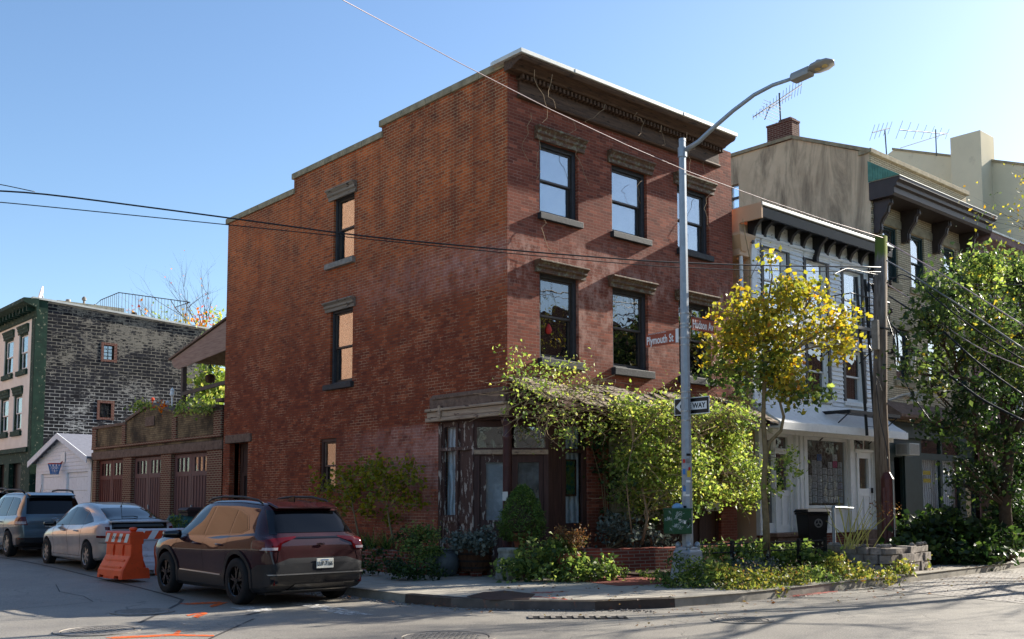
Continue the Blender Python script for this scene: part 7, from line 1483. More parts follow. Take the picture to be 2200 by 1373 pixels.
for course in range(3):
    s_ = 0; hgt = (.20, .19, .15)[course]
    k = 0
    while k < len(path)-1:
        st = sr.choice((2, 3, 3)); a = Vector(path[k]); b = Vector(path[min(len(path)-1, k+st)]); tn = (b-a); n_ = Vector((tn.y, -tn.x)).normalized()*(sr.uniform(.02, .09)); n_ = n_ if n_.dot(Vector((-1, -1))) > 0 else -n_
        jz = sr.uniform(-.02, .02); ins = -n_.normalized()*.25
        P = [a+n_+tn*.04, b+n_-tn*.04, b+ins-tn*.02, a+ins+tn*.02]
        m.hexa([(p.x, p.y, z) for p in P]+[(p.x+sr.gauss(0, .012), p.y+sr.gauss(0, .012), z+hgt-.015+jz) for p in P]); k += st
    z += hgt
for k in range(16): f = sr.uniform(0, len(path)-1.01); a = Vector(path[int(f)]); m.lathe([(.02, -.02), (.06, .0), (.05, .04), (.01, .06)], (a.x+.12+sr.gauss(0, .04), a.y+.05, z), 7, wob=.2)
m.build('stones', MT['stone'], t, bevel=.03); m = MB(); m.quad([(19.8, 12.2, z-.05), (19.4, 11.4, z-.05), (19.3, 10.6, z-.05), (21.6, 10.8, z-.05), (21.6, 12.3, z-.05)]); m.build('soil', MT['soil'], t, recalc=False)
# garden earth strip
m = MB(); m.quad([(15.1, 11.75, SW+.03), (16.4, 10.4, SW+.03), (19.3, 10.35, SW+.03), (19.6, 12.0, SW+.06), (22.5, 12.6, SW+.1), (22.5, 15.2, SW+.12), (15.3, 15.2, SW+.05)]); m.quad([(22.5, 15.2, SW+.12), (22.5, 12.6, SW+.1), (24.0, 11.4, SW+.04), (29.5, 11.6, SW+.04), (29.5, 13.5, SW+.04), (24, 15.2, SW+.12)]); tag(m.build('garden_soil', MT['soil'], recalc=False), kind='structure')
q = onZ(950, 1240, SW); t = thing('zinc_pot', 'round dull zinc pot left of the wooden barrel', 'pot', (q[0]+.2, q[1]+.25, SW)); c0 = (q[0]+.2, q[1]+.25, SW)
m = MB(); m.lathe([(.20, 0), (.28, .06), (.335, .2), (.34, .32), (.30, .44), (.285, .47), (.31, .50), (.29, .50), (.27, .46), (.22, .42)], c0, 32); m.build('bowl', MT['pot_metal'], t, smooth=True)
m = MB(); m.lathe([(.02, .50), (.27, .50), (.30, .515), (.31, .53), (.02, .54)], c0, 28); m.build('lid', MT['pot_metal'], t)
q = onZ(1018, 1240, SW); c0 = (q[0]+.26, q[1]+.3, SW); t = thing('barrel_planter', 'half barrel planter with rusty hoops before the chipped doors', 'planter', c0)
m = MB(); m.lathe([(.28, .10), (.33, .3), (.375, .55), (.39, .60), (.36, .60), (.34, .54), (.02, .54)], c0, 36); m.build('staves', MT['barrel_wood'], t)
for z_, r_ in ((.17, .301), (.30, .336), (.44, .364)): m = MB(); m.lathe([(r_, z_-.02), (r_+.008, z_-.02), (r_+.016, z_+.02), (r_+.006, z_+.02)], c0, 36); m.build('hoop', MT['hoop'], t)
m = MB()
for a in (0, 2.1, 4.2): m.box(c0[0]+.2*math.cos(a)-.1, c0[0]+.2*math.cos(a)+.1, c0[1]+.2*math.sin(a)-.06, c0[1]+.2*math.sin(a)+.06, SW, SW+.1)
m.build('brick_feet', MT['brick_low'], t)
q = onZ(1094, 1248, SW); c0 = (q[0]+.12, q[1]+.14, SW); PED = c0; t = thing('concrete_pedestal', 'tapered concrete pedestal under the small conifer pot', 'pedestal', c0); m = MB(); m.loops([[(c0[0]+w*a, c0[1]+w*b, z_) for a, b in ((-1, -1), (1, -1), (1, 1), (-1, 1))] for w, z_ in ((.20, SW), (.19, SW+.1), (.15, SW+.5), (.165, SW+.54), (.165, SW+.6))]); m.build('block', MT['concrete'], t, bevel=.03)
q = T3(1121, 1176, 19.7); CP = (q[0], q[1], SW+.60)
t = thing('terracotta_pot', 'terracotta pot holding the clipped dwarf conifer', 'pot', CP); m = MB(); m.lathe([(.13, -.02), (.185, .2), (.205, .2), (.21, .26), (.18, .26), (.17, .2), (.02, .2)], CP, 28); m.build('pot', MT['terracotta'], t)
m = MB(); m.box(CP[0]-.15, CP[0]+.15, CP[1]-.15, CP[1]+.15, SW, CP[2]-.02); tag(m.build('plant_stand', MT['barrel_wood'], bevel=.01), 'dark wooden stand under the conifer pot behind the concrete pedestal', 'plant stand')
q = T3(1218, 1230, 18.8); TP = (q[0], q[1], SW+.02); t = thing('terracotta_pot', 'tall terracotta pot with rust coloured seedheads right of the conifer', 'pot', TP); m = MB(); m.lathe([(.15, 0), (.16, .05), (.22, .42), (.245, .42), (.25, .50), (.22, .50), (.2, .42), (.02, .42)], TP, 28); m.build('pot', MT['terracotta'], t)
# small iron gate leaning by the right shop window
t = thing('iron_gate_panel', 'small rusty iron grille leaning below the narrow shop window right of the door', 'iron grille', (15.2, 15.1, .3)); m = MB(); railbars(m, (14.95, 15.12, 0), (15.62, 15.12, 0), 6, .010, .3, 1.05)
for z_ in (.35, 1.0): m.tube([(14.95, 15.12, z_), (15.62, 15.12, z_+.02)], .014, 5)
m.build('bars', MT['rust'], t)
# notice boards at the right end of the vine front
t = thing('painted_notice', 'pale hand painted notice board above the dark doors under the vine', 'notice board', (18.6, 14.9, 1.6)); pa_ = onY(1517, 1078, 15.0); pb_ = onY(1546, 1097, 15.0); m = MB(); m.box(pa_[0], pb_[0], 14.98, 15.0, pb_[2], pa_[2]); m.build('board', MT['curtain_grey'] if False else MT['paper'], t)
text_mesh('lettering', 'OUR PRIDE', .05, MT['black_ink'], t, facing(((pa_[0]+pb_[0])/2, 14.975, pb_[2]+.03), (1, 0, 0), (0, 0, 1)), extrude=.0005)
# terrace pots and ornaments over the garages
t = thing('garden_lantern', 'white garden lantern on a post among the terrace plants above the garages', 'garden lantern', (13.9, 32.0, 4.5)); q = onX(370, 850, 13.9); m = MB(); m.lathe([(.03, -.8), (.03, -.05), (.07, 0), (.085, .02), (.07, .16), (.09, .17), (.03, .24), (.005, .28)], q, 10); m.build('lantern', MT['white_paint'], t)
for (px, py, mt, nm, lb) in ((328, 858, 'orange', 'toy_windmill', 'small orange windmill ornament on the garage pediment'), (360, 865, 'barrier_white', 'garden_ornament', 'small white garden ornament left of the terrace lantern'), (405, 880, 'pink_ink', 'garden_stake', 'pink and white stake among the flowers over the right garage door'), (430, 877, 'barrier_white', 'garden_ornament', 'white bulb ornament nearest the brick house on the garage parapet')):
    q = onX(px, py, 13.9); m = MB(); m.tube([(q[0], q[1], 4.3), (q[0], q[1], q[2])], .015, 4); m.lathe([(.01, -.06), (.06, -.02), (.06, .03), (.01, .07)], q, 10); tag(m.build(nm, MT[mt]), lb, 'ornament')
q = onX(452, 783, 15.5); m = MB(); m.tube([(q[0], q[1], q[2]+.35), q], .006, 4); m.lathe([(.0, 0), (.02, 0), (.05, -.07), (.09, -.13), (.09, -.14), (.001, -.14)], q, 14); tag(m.build('wind_bell', MT['copper']), 'small verdigris bell hanging under the terrace roof', 'bell')
q = onX(452, 815, 15.5); m = MB(); m.tube([(q[0], q[1], q[2]+.7), (q[0], q[1], q[2]+.2)], .006, 4); m.lathe([(.02, .2), (.16, .14), (.18, .02), (.15, -.1), (.02, -.14)], q, 12); tag(m.build('bird_house', MT['rust']), 'dark round bird house hanging under the terrace roof', 'bird house')
# ================================================================ plants
def pxs(t): return t/F_PX           # metres per photo pixel at depth t
def clumps(x, y, rx, ry, t, n, sub=28, cr=.16, dep=None, flat=1.0):
    """clumpy leaf points in an ellipsoid given in photo pixels at depth t"""
    c = T3(x, y, t); k = pxs(t); nc = max(2, n//sub); w = rx*k; h = ry*k; d_ = dep if dep is not None else w
    d = RNG.normal(size=(nc, 3)); d /= np.linalg.norm(d, axis=1)[:, None]; rr = RNG.uniform(.12, 1, nc)**(1/2.3)
    l = d*rr[:, None]; P = np.array(c)+np.outer(l[:, 0]*w, (CRT[0], CRT[1], 0))+np.outer(l[:, 1]*d_, (CFW[0], CFW[1], 0))+np.outer(l[:, 2]*h, (0, 0, 1))
    idx = RNG.integers(0, nc, n); return P[idx]+RNG.normal(size=(n, 3))*cr*np.array([1, 1, .8*flat]), P
def plant(name, label, cat, base, blobs, mat, size, stems=None, stem_mat='bark', group=None, limbs=True, limb_r=.012, trunk=None, twigs=True, asp=.6, jit=.55, up=0., fold=.3, cr=None):
    t = thing(name, label, cat, base, 0, group); Vs, Fs, off = [], [], 0; seeds = []
    bymat = {}
    for b in blobs:
        x, y, rx, ry, tt, n = b[:6]; mt = b[6] if len(b) > 6 else mat; dep = b[7] if len(b) > 7 else None
        P, C_s = clumps(x, y, rx, ry, tt, n, cr=cr if cr else max(.05, size*1.5), dep=dep); V, F_ = leaf_mesh(P, size, jit, fold, up, asp); bymat.setdefault(mt, []).append((V, F_)); seeds.append((T3(x, y, tt), C_s))
    for mt, L in bymat.items():
        off = 0; VV = []; FF = []
        for V, F_ in L: VV.append(V); FF.append(F_+off); off += len(V)
        build_np('foliage', np.concatenate(VV), np.concatenate(FF), MT[mt], t)
    m = MB(); has = False
    if trunk:
        for P, r0, r1 in trunk:
            P = [Vector(p) for p in P]; n = len(P); m.tube(P, [r0+(r1-r0)*k/(n-1) for k in range(n)], 9); has = True
        if has: m.build('trunk', MT[stem_mat], t, smooth=True)
    m = MB()
    if limbs:
        tr = [Vector(p) for P, _, _ in (trunk or [([base, (base[0], base[1], base[2]+.01)], 0, 0)]) for p in P]
        for c, C_s in seeds:
            c = Vector(c); lo = [p for p in tr if p.z < c.z+.1] or tr; s = min(lo, key=lambda p: (p-c).length+.8*abs(p.z-c.z)); md = s.lerp(c, .5)+Vector((random.gauss(0, .06), random.gauss(0, .06), .08)); m.tube([s, md, c], [limb_r*1.6, limb_r*1.2, limb_r*.8], 5)
            if twigs:
                for q in C_s[:: max(1, len(C_s)//14)]: q = Vector(q); m.tube([c.lerp(s, random.uniform(0, .5)), c.lerp(q, .6)+Vector((0, 0, .03)), q], [limb_r*.6, limb_r*.4, limb_r*.2], 3)
        m.build('branches', MT[stem_mat], t)
    return t
# ---- the yellowing street tree
pth = [T3(x, y, 20.0) for x, y in ((1648, 1192), (1646, 1120), (1641, 1050), (1645, 980), (1640, 900), (1642, 820), (1645, 740), (1650, 650))]
pt2 = [T3(x, y, 20.0) for x, y in ((1643, 1000), (1653, 950), (1678, 925), (1684, 895), (1676, 865), (1690, 830), (1700, 760), (1720, 680))]
plant('street_tree', 'young slender tree with yellow and orange leaves before the white house', 'tree', pth[0],
 [(1700, 610, 32, 47, 19.8, 221), (1640, 650, 59, 42, 20.0, 421), (1580, 680, 59, 44, 20.0, 474), (1560, 740, 48, 63, 20.1, 474), (1620, 740, 64, 63, 19.8, 685), (1700, 700, 59, 57, 20.0, 527), (1745, 640, 37, 36, 20.2, 237), (1760, 720, 37, 36, 20.0, 199), (1810, 690, 34, 29, 19.9, 252), (1800, 745, 36, 26, 20.0, 221), (1700, 790, 75, 52, 20.0, 527), (1600, 800, 70, 42, 20.1, 474, 'leaf_green'), (1650, 770, 75, 42, 20.4, 368, 'leaf_green'), (1720, 850, 59, 31, 19.8, 316, 'leaf_green'), (1720, 835, 54, 27, 19.8, 184), (1530, 790, 32, 31, 20.1, 184, 'leaf_green'), (1655, 560, 17, 31, 19.9, 46)],
 'leaf_yellow', .095, trunk=[(pth, .075, .022), (pt2, .04, .014)], limb_r=.014, cr=.15, asp=.8)
plant('street_tree_shoots', 'thin leafy water shoots sprouting low on the yellow street tree', 'plant', pth[3], [(1690, 985, 30, 18, 19.8, 90), (1712, 1010, 20, 14, 19.7, 50), (1670, 1060, 14, 30, 19.8, 50)], 'leaf_lime', .09, limb_r=.005, cr=.1) 
# ---- climbing vine on the canopy and shopfront
def vine_stems(t, n, x0, x1, y0, y1, tt, L=60, r=.006, rs=5, droop=True):
    m = MB(); rr = random.Random(rs)
    for k in range(n):
        x, y = rr.uniform(x0, x1), rr.uniform(y0, y1); d = rr.uniform(tt-.3, tt+.2); a = rr.uniform(-1.2, 1.2)+(math.pi if rr.random() < .5 else 0); P = [T3(x, y, d)]
        for j in range(7): x += math.cos(a)*L/6; y += math.sin(a)*L/6*.6+(4 if droop else 0); a += rr.gauss(0, .35); d += rr.gauss(0, .04); P.append(T3(x, y, d))
        m.tube(P, [r]*4+[r*.6]*4, 4)
    return m.build('stems', MT['vine_stem'], t)
v1 = plant('climbing_vine', 'sprawling lime green climber heaped over the canopy and right shopfront', 'climbing plant', (17, 14.2, .6),
 [(1350, 872, 40, 16, 20.6, 237), (1420, 878, 44, 16, 21.2, 294), (1500, 878, 44, 14, 22.0, 322), (1560, 885, 40, 16, 22.8, 322), (1605, 905, 30, 24, 23.4, 280, 'leaf_green'), (1440, 935, 75, 38, 21.79, 1128, 'leaf_lime', .45), (1380, 985, 60, 55, 21.19, 1302, 'leaf_lime', .45), (1465, 1010, 75, 60, 21.73, 1649, 'leaf_lime', .45), (1550, 960, 65, 45, 23.47, 1302, 'leaf_lime', .45), (1590, 1010, 50, 55, 24.12, 1128, 'leaf_lime', .45), (1400, 1060, 60, 38, 21.38, 781, 'leaf_lime', .45), (1520, 1060, 65, 32, 22.96, 781, 'leaf_lime', .45), (1600, 1070, 45, 30, 24.40, 434, 'leaf_lime', .45), (1360, 900, 40, 22, 21.14, 364, 'leaf_lime', .45), (1500, 895, 60, 22, 22.74, 520, 'leaf_lime', .45), (1580, 900, 40, 25, 24.16, 434, 'leaf_lime', .45), (1590, 860, 30, 20, 25.28, 242, 'leaf_green', .45), (1450, 1090, 80, 22, 22.20, 434, 'leaf_green', .45), (1340, 1040, 24, 40, 20.95, 260, 'leaf_green', .45), (1420, 1000, 100, 60, 22.19, 1128, 'leaf_green', .45), (1560, 1020, 70, 60, 24.41, 868, 'leaf_green', .45), (1620, 1040, 28, 35, 25.16, 242, 'leaf_lime', .45)],
 'leaf_lime', .085, limb_r=.010, stem_mat='vine_stem', cr=.13, trunk=[([T3(1378, 1170, 21.24), T3(1392, 1110, 21.23), T3(1380, 1050, 21.11), T3(1410, 980, 21.25)], .035, .015), ([T3(1400, 1170, 21.46), T3(1384, 1100, 21.3), T3(1420, 1030, 21.51)], .025, .012), ([T3(1360, 1172, 21.07), T3(1352, 1100, 20.99), T3(1345, 1030, 20.78), T3(1360, 950, 20.77)], .02, .01)])
vine_stems(v1, 60, 1330, 1600, 850, 900, 21.3, 80, .008, 33); vine_stems(v1, 70, 1330, 1600, 830, 1060, 21.1, 90, .007, 3)
v2 = plant('climbing_vine', 'loose straggling vine spilling off the canopy corner over the shop door', 'climbing plant', (14, 14.8, 3.9),
 [(1125, 770, 24, 20, 19.38, 77), (1115, 810, 22, 20, 19.16, 91), (1170, 790, 45, 22, 19.74, 140), (1235, 780, 30, 18, 20.58, 77), (1160, 835, 50, 22, 19.38, 154), (1225, 830, 45, 22, 20.06, 125), (1270, 850, 35, 22, 20.6, 105), (1130, 880, 30, 18, 19.01, 77), (1190, 890, 50, 18, 19.49, 118), (1190, 925, 35, 14, 19.35, 62), (1255, 900, 40, 20, 20.18, 118), (1240, 940, 26, 12, 19.77, 56), (1310, 880, 40, 20, 20.82, 112), (1300, 930, 20, 20, 20.88, 49), (1215, 955, 16, 8, 19.42, 21), (1265, 935, 12, 14, 19.98, 28), (1430, 855, 30, 16, 22.61, 62), (1455, 825, 16, 26, 23.04, 42), (1390, 850, 30, 12, 22.2, 42)],
 'leaf_lime', .068, limbs=False, cr=.19)
vine_stems(v2, 75, 1105, 1330, 790, 880, 19.9, 95, .008, 12); vine_stems(v2, 22, 1120, 1280, 850, 900, 19.6, 70, .006, 21)
v3 = plant('climbing_vine', 'darker creeper hanging on the brick pier right of the shop door', 'climbing plant', (16, 15, 1), [(1295, 940, 18, 30, 21.77, 160), (1300, 1000, 16, 34, 21.82, 140), (1325, 1060, 16, 34, 22.06, 140), (1312, 1120, 14, 26, 21.94, 80), (1268, 945, 20, 10, 21.52, 60)], 'leaf_dark', .10, limb_r=.006, cr=.13)
plant('rose_bush', 'dusty grey-green rose bush in the brick planter below the vine', 'shrub', (15.5, 14.5, .6), [(1310, 1140, 30, 22, 20.97, 260), (1345, 1150, 40, 20, 21.15, 320), (1390, 1150, 40, 20, 21.59, 280), (1430, 1160, 40, 12, 21.99, 160), (1320, 1115, 20, 18, 21.06, 90), (1370, 1110, 50, 40, 21.99, 240, 'leaf_dark')], 'leaf_grey', .085, limb_r=.006, cr=.12)
# ---- front shrubs at the corner
plant('leafy_shrub', 'low sunlit leafy shrub sprawling before the conifer pot', 'shrub', T3(1190, 1240, 18.75), [(1180, 1175, 40, 16, 18.85, 260), (1150, 1200, 45, 22, 18.75, 420), (1210, 1205, 50, 24, 18.75, 480), (1260, 1215, 40, 20, 18.85, 330), (1105, 1225, 34, 18, 18.65, 280), (1170, 1232, 50, 14, 18.55, 360), (1240, 1235, 50, 12, 18.65, 300), (1300, 1205, 18, 10, 19.05, 60), (1300, 1232, 26, 12, 18.85, 160), (1220, 1172, 40, 8, 19.05, 120), (1130, 1165, 20, 8, 19.05, 60)], 'leaf_green', .085, limb_r=.007, cr=.10, asp=.75, up=.4)
plant('leafy_shrub', 'small tuft of weeds at the foot of the brick planter', 'weed', T3(1340, 1240, 19.2), [(1335, 1232, 22, 9, 19.2, 140), (1420, 1232, 22, 8, 19.0, 110), (1385, 1238, 14, 5, 19.0, 50)], 'leaf_green', .07, limbs=False, cr=.06)
c = T3(1121, 1108, 19.7); k_ = pxs(19.0)
t = thing('dwarf_conifer', 'dense clipped teardrop dwarf conifer in the terracotta pot', 'conifer', CP)
P = []; pr = [(1160, .30), (1150, .52), (1135, .62), (1115, .62), (1095, .50), (1075, .38), (1060, .26), (1048, .12)]
for i in range(9000):
    y = RNG.uniform(1043, 1162); r_ = np.interp(y, [1043, 1055, 1075, 1095, 1115, 1135, 1150, 1162], [.05, .20, .32, .42, .50, .52, .46, .30])*.9; a = RNG.uniform(0, 2*math.pi); b = 1+.08*math.sin(a*7+y*.16)+.07*math.sin(a*4-y*.23)+.05*math.sin(y*.5+a*2); rr = r_*b*RNG.uniform(.80, 1.0); o = T3(1121+(1108-y)*.04, y, 19.7); P.append((o[0]+rr*math.cos(a), o[1]+rr*math.sin(a), o[2]))
V, F_ = leaf_mesh(np.array(P), .05, .3, .1, .3, .35); build_np('foliage', V, F_, MT['leaf_conifer'], t); m = MB(); m.tube([(CP[0], CP[1], CP[2]+.15), T3(1121, 1100, 19.7)], [.03, .01], 6)
for k in range(7): a = k*.9; o = Vector(T3(1121, 1120, 19.7)); m.lathe([(.01, -.3), (.22, -.2), (.30, 0), (.26, .2), (.12, .42), (.01, .52)], (o.x, o.y, o.z), 12) if k == 0 else None
m.build('trunk', MT['bark_dark'], t)
plant('rusty_flower_clump', 'rust coloured seedheads in the tall terracotta pot', 'plant', (TP[0], TP[1], TP[2]+.42), [(1225, 1160, 30, 22, 18.8, 900), (1245, 1150, 20, 16, 18.8, 300), (1205, 1150, 16, 20, 18.9, 250)], 'leaf_rust', .045, limb_r=.004, cr=.06, asp=.4)
plant('barrel_plant', 'grey green geranium like leaves in the half barrel', 'plant', T3(1018, 1185, 19.3), [(1000, 1160, 32, 18, 19.3, 420), (1035, 1165, 26, 16, 19.3, 320), (985, 1165, 18, 12, 19.2, 150), (1050, 1150, 16, 10, 19.3, 90)], 'leaf_grey', .075, limb_r=.005, cr=.08, up=.3, asp=.85)
# ---- left planter trees and ground plants
xb = 12.9
def ox(x, y, X=xb): return onX(x, y, X)
def tX(x, y, X=xb): return X/ray(x, y)[0]
for nm, lb, tk, bl in (('small_tree', 'taller small yellow green tree in the left brick planter', [(846, 1168), (838, 1130), (832, 1090), (828, 1050), (822, 1010)], [(785, 1000, 16, 18, 80), (815, 990, 24, 16, 150), (835, 1020, 40, 30, 330), (800, 1030, 30, 20, 160), (870, 1005, 22, 18, 110), (880, 1030, 26, 14, 120), (845, 1055, 45, 22, 280), (800, 1075, 30, 20, 150), (860, 1080, 24, 18, 110), (895, 1085, 16, 12, 50), (835, 1110, 24, 20, 110)]),
                       ('small_tree', 'shorter small yellow green tree nearest the maroon suv', [(773, 1160), (766, 1130), (760, 1100), (755, 1070), (745, 1040)], [(725, 1020, 26, 16, 120), (700, 1035, 24, 14, 90), (745, 1045, 34, 22, 220), (715, 1060, 26, 14, 110), (765, 1065, 26, 24, 170), (745, 1090, 30, 16, 110), (690, 1050, 14, 12, 40), (760, 1020, 14, 16, 60), (775, 1100, 20, 18, 70)])):
    tp = [ox(x, y) for x, y in tk]
    plant(nm, lb, 'tree', (tp[0][0], tp[0][1], .55), [(x, y, rx, ry, tX(x, y), int(n*.72), 'leaf_olive', .45) for x, y, rx, ry, n in bl], 'leaf_olive', .092, trunk=[([(tp[0][0], tp[0][1], .5)]+tp, .03, .010)], limb_r=.008, cr=.12, asp=.7)
plant('border_plants', 'bright green leafy clump at the corner end of the left planter', 'shrub', T3(905, 1200, 19.8), [(895, 1145, 30, 14, 20, 380), (925, 1150, 22, 14, 19.8, 280), (885, 1175, 26, 16, 19.6, 300), (910, 1195, 26, 20, 19.4, 380), (930, 1175, 22, 16, 19.6, 240)], 'leaf_green', .06, limbs=False, cr=.08, up=.3)
plant('trailing_plants', 'dark trailing plants spilling over the foot of the left planter', 'ground plants', T3(850, 1225, 19), [(850, 1218, 40, 14, 19.2, 420), (890, 1228, 40, 12, 18.9, 420), (780, 1218, 30, 8, 20, 200), (820, 1190, 14, 12, 19.8, 90), (930, 1225, 20, 12, 19, 160), (765, 1195, 14, 24, 20.5, 160), (775, 1170, 24, 14, 21, 200), (870, 1160, 50, 10, 20.4, 300)], 'leaf_dark', .07, limbs=False, cr=.08)
def blades(name, label, cx, cy, cz, n, L, mat, spread=1.0, w=.018, cat='plant', droop=1.0, seed=1):
    rr = random.Random(seed); m = MB()
    for k in range(n):
        a = rr.uniform(0, 2*math.pi); l = L*rr.uniform(.6, 1.1); sp = spread*rr.uniform(.3, 1); P = []; tn = Vector((-math.sin(a), math.cos(a), 0)); prev = None
        for j in range(6):
            f = j/5; r_ = sp*l*f; z = l*(f*1.1-droop*f*f*.85*sp); c = Vector((cx+math.cos(a)*r_, cy+math.sin(a)*r_, cz+z)); ww = w*(1-f*.85); cur = (c-tn*ww, c+tn*ww)
            if prev: m.quad([prev[0], prev[1], cur[1], cur[0]])
            prev = cur
    t = thing(name, label, cat, (cx, cy, cz)); m.build('blades', MT[mat], t, recalc=False); return t
for i, (px, py) in enumerate(((800, 1155), (780, 1160), (830, 1158))): p = ox(px, py, 12.7); blades('strap_leaf_plant', ('arching strap leaved plant in the middle of the left planter', 'arching strap leaved plant nearest the suv in the left planter', 'arching strap leaved plant nearest the pots in the left planter')[i], p[0], p[1], .5, 60, .62, 'leaf_green', seed=i)
# ---- weeds in the bed around the lamp and beyond
plant('weed_patch', 'sunlit weeds crowding the foot of the lamp post', 'weed', T3(1480, 1245, 18), [(1480, 1225, 30, 20, 17.6, 330), (1445, 1250, 26, 14, 17.4, 260), (1510, 1225, 26, 18, 17.6, 240), (1500, 1255, 34, 14, 17.4, 280), (1450, 1205, 14, 14, 17.9, 70), (1530, 1250, 18, 14, 17.4, 120), (1520, 1190, 14, 10, 18.5, 60)], 'leaf_green', .085, limb_r=.004, cr=.09, asp=.4, up=.2)
plant('weed_patch', 'yellowing tangle of weeds spilling onto the road right of the lamp post', 'weed', T3(1600, 1270, 17.6), [(1560, 1240, 34, 20, 17.6, 420), (1600, 1250, 40, 20, 17.4, 520), (1650, 1245, 40, 20, 17.7, 520), (1700, 1240, 36, 16, 18.0, 380), (1620, 1272, 40, 10, 17.0, 300), (1575, 1270, 30, 10, 17.0, 220), (1740, 1235, 30, 16, 18.3, 280, 'leaf_green'), (1660, 1268, 30, 10, 17.2, 220), (1775, 1245, 34, 12, 18.6, 260, 'leaf_green')], 'leaf_weed', .065, limbs=False, cr=.09)
plant('weed_patch', 'green undergrowth behind the low iron railing', 'weed', T3(1600, 1200, 20), [(1550, 1185, 34, 12, 20, 300), (1590, 1195, 34, 14, 19.6, 340), (1540, 1215, 30, 14, 19, 280), (1690, 1190, 34, 18, 21, 420), (1660, 1200, 30, 14, 20.5, 300), (1735, 1200, 34, 16, 20.6, 380), (1720, 1175, 20, 10, 22, 140), (1790, 1200, 30, 10, 21, 200), (1620, 1180, 30, 10, 21, 200)], 'leaf_green', .09, limbs=False, cr=.10, asp=.75)
plant('weed_patch', 'dark glossy ground plants before the low iron railing', 'weed', T3(1640, 1215, 19), [(1640, 1215, 30, 14, 19, 380), (1610, 1222, 30, 12, 18.6, 280), (1580, 1215, 20, 14, 18.9, 200)], 'leaf_grey', .05, limbs=False, cr=.08)
plant('weed_patch', 'trailing weeds at the foot of the stone planter', 'weed', T3(1880, 1235, 20), [(1830, 1235, 46, 10, 19, 330), (1880, 1240, 44, 8, 19.5, 300), (1935, 1225, 36, 14, 20.6, 420), (1800, 1215, 30, 14, 19.3, 300), (1965, 1212, 20, 14, 22, 200)], 'leaf_weed', .075, limbs=False, cr=.09)
plant('leafy_bush', 'broad shade-darkened bush of large leaves below the green shopfront', 'shrub', T3(2030, 1190, 25), [(1960, 1150, 44, 24, 24.5, 700), (2020, 1140, 50, 30, 24.5, 900), (2080, 1150, 50, 26, 24.6, 800), (2130, 1165, 40, 24, 24.8, 600), (1950, 1185, 40, 16, 23.6, 380), (2010, 1190, 60, 16, 23.8, 600), (2100, 1190, 50, 14, 24, 420), (2030, 1110, 30, 10, 24.8, 180)], 'leaf_dark', .15, limb_r=.008, cr=.17, up=.4, asp=.8)  # dark leaf colour stands in for the shade on this bush
plant('ivy_mass', 'dark ivy mass at the far right edge below the street tree', 'climbing plant', T3(2180, 1150, 27), [(2170, 1060, 36, 60, 27, 1300), (2190, 1130, 36, 50, 26, 1000), (2200, 980, 36, 50, 27, 700), (2150, 1120, 30, 40, 26.5, 600)], 'leaf_dark', .13, limb_r=.01, cr=.18)
# pale stalks by the stone planter
t = thing('dry_stalk_clump', 'pale yellow dry stalks rising from the stone planter', 'plant', T3(1850, 1180, 21.5)); m = MB(); rr = random.Random(14)
for k in range(24):
    b = Vector(T3(1845+rr.uniform(-40, 30), 1180, 21+rr.uniform(-.5, .3))); l = rr.uniform(.6, 1.15); a = rr.gauss(0, .45)+.1; e = b+Vector((CRT[0], CRT[1], 0))*math.sin(a)*l+Vector((0, 0, math.cos(a)*l))+Vector((CFW[0], CFW[1], 0))*rr.gauss(0, .15); m.tube([b, b.lerp(e, .5)+Vector((0, 0, .05)), e], [.011, .009, .004], 4)
m.build('stalks', MT['straw'], t); q = [T3(1905+rr.uniform(-40, 30), 1085+rr.uniform(-8, 25), 21) for _ in range(90)]; V, F_ = leaf_mesh(np.array(q), .05); build_np('dry_leaves', V, F_, MT['leaf_rust'], t)
# ---- big street tree at the right
bx_, by_ = 26.0, 10.8
tr_ = [(bx_, by_, .14), (bx_-.1, by_, 1.5), (bx_+.05, by_-.1, 3.0), (bx_-.1, by_, 4.4), (bx_-.3, by_+.1, 5.6)]
def tY(X, Y): return X*CFW[0]+Y*CFW[1]
bl = []
for (x, y, rx, ry, n) in [(2010, 630, 30, 30, 320), (2050, 640, 55, 50, 1000), (2010, 700, 60, 45, 1000), (1985, 700, 30, 34, 260), (2100, 600, 50, 40, 900), (2160, 590, 50, 45, 900), (2200, 640, 50, 60, 900), (2120, 690, 60, 50, 1000), (2060, 760, 60, 45, 900), (2150, 780, 60, 55, 1000), (1975, 790, 28, 36, 260), (1945, 800, 14, 50, 130), (2000, 830, 45, 35, 500), (2090, 860, 60, 45, 900), (2180, 870, 50, 55, 900), (2040, 920, 45, 25, 420), (2130, 940, 60, 35, 700), (2200, 960, 40, 50, 600), (1985, 900, 24, 20, 160), (1945, 745, 10, 18, 40), (2060, 990, 30, 14, 140), (2110, 1010, 50, 30, 500), (2160, 1050, 45, 40, 600), (2200, 800, 50, 60, 900), (2080, 1050, 30, 30, 240), (2210, 720, 50, 60, 900), (2130, 560, 40, 22, 400), (2050, 575, 30, 22, 250)]:
    bl.append((x, y, rx, ry, (10.75+random.uniform(-.4, .4))/(.7482-.6635*(x-1100)/2183), int(n*(.5 if x < 2010 else .62 if x < 2080 else .85)), ('leaf_lime' if y < 660 and random.random() < .5 else 'leaf_green') if y < 690 and x > 1980 and random.random() < .6 else ('leaf_tree' if y < 840 else 'leaf_dark'), .5))  # lime top and dark lower leaves paint sun and shade into the crown
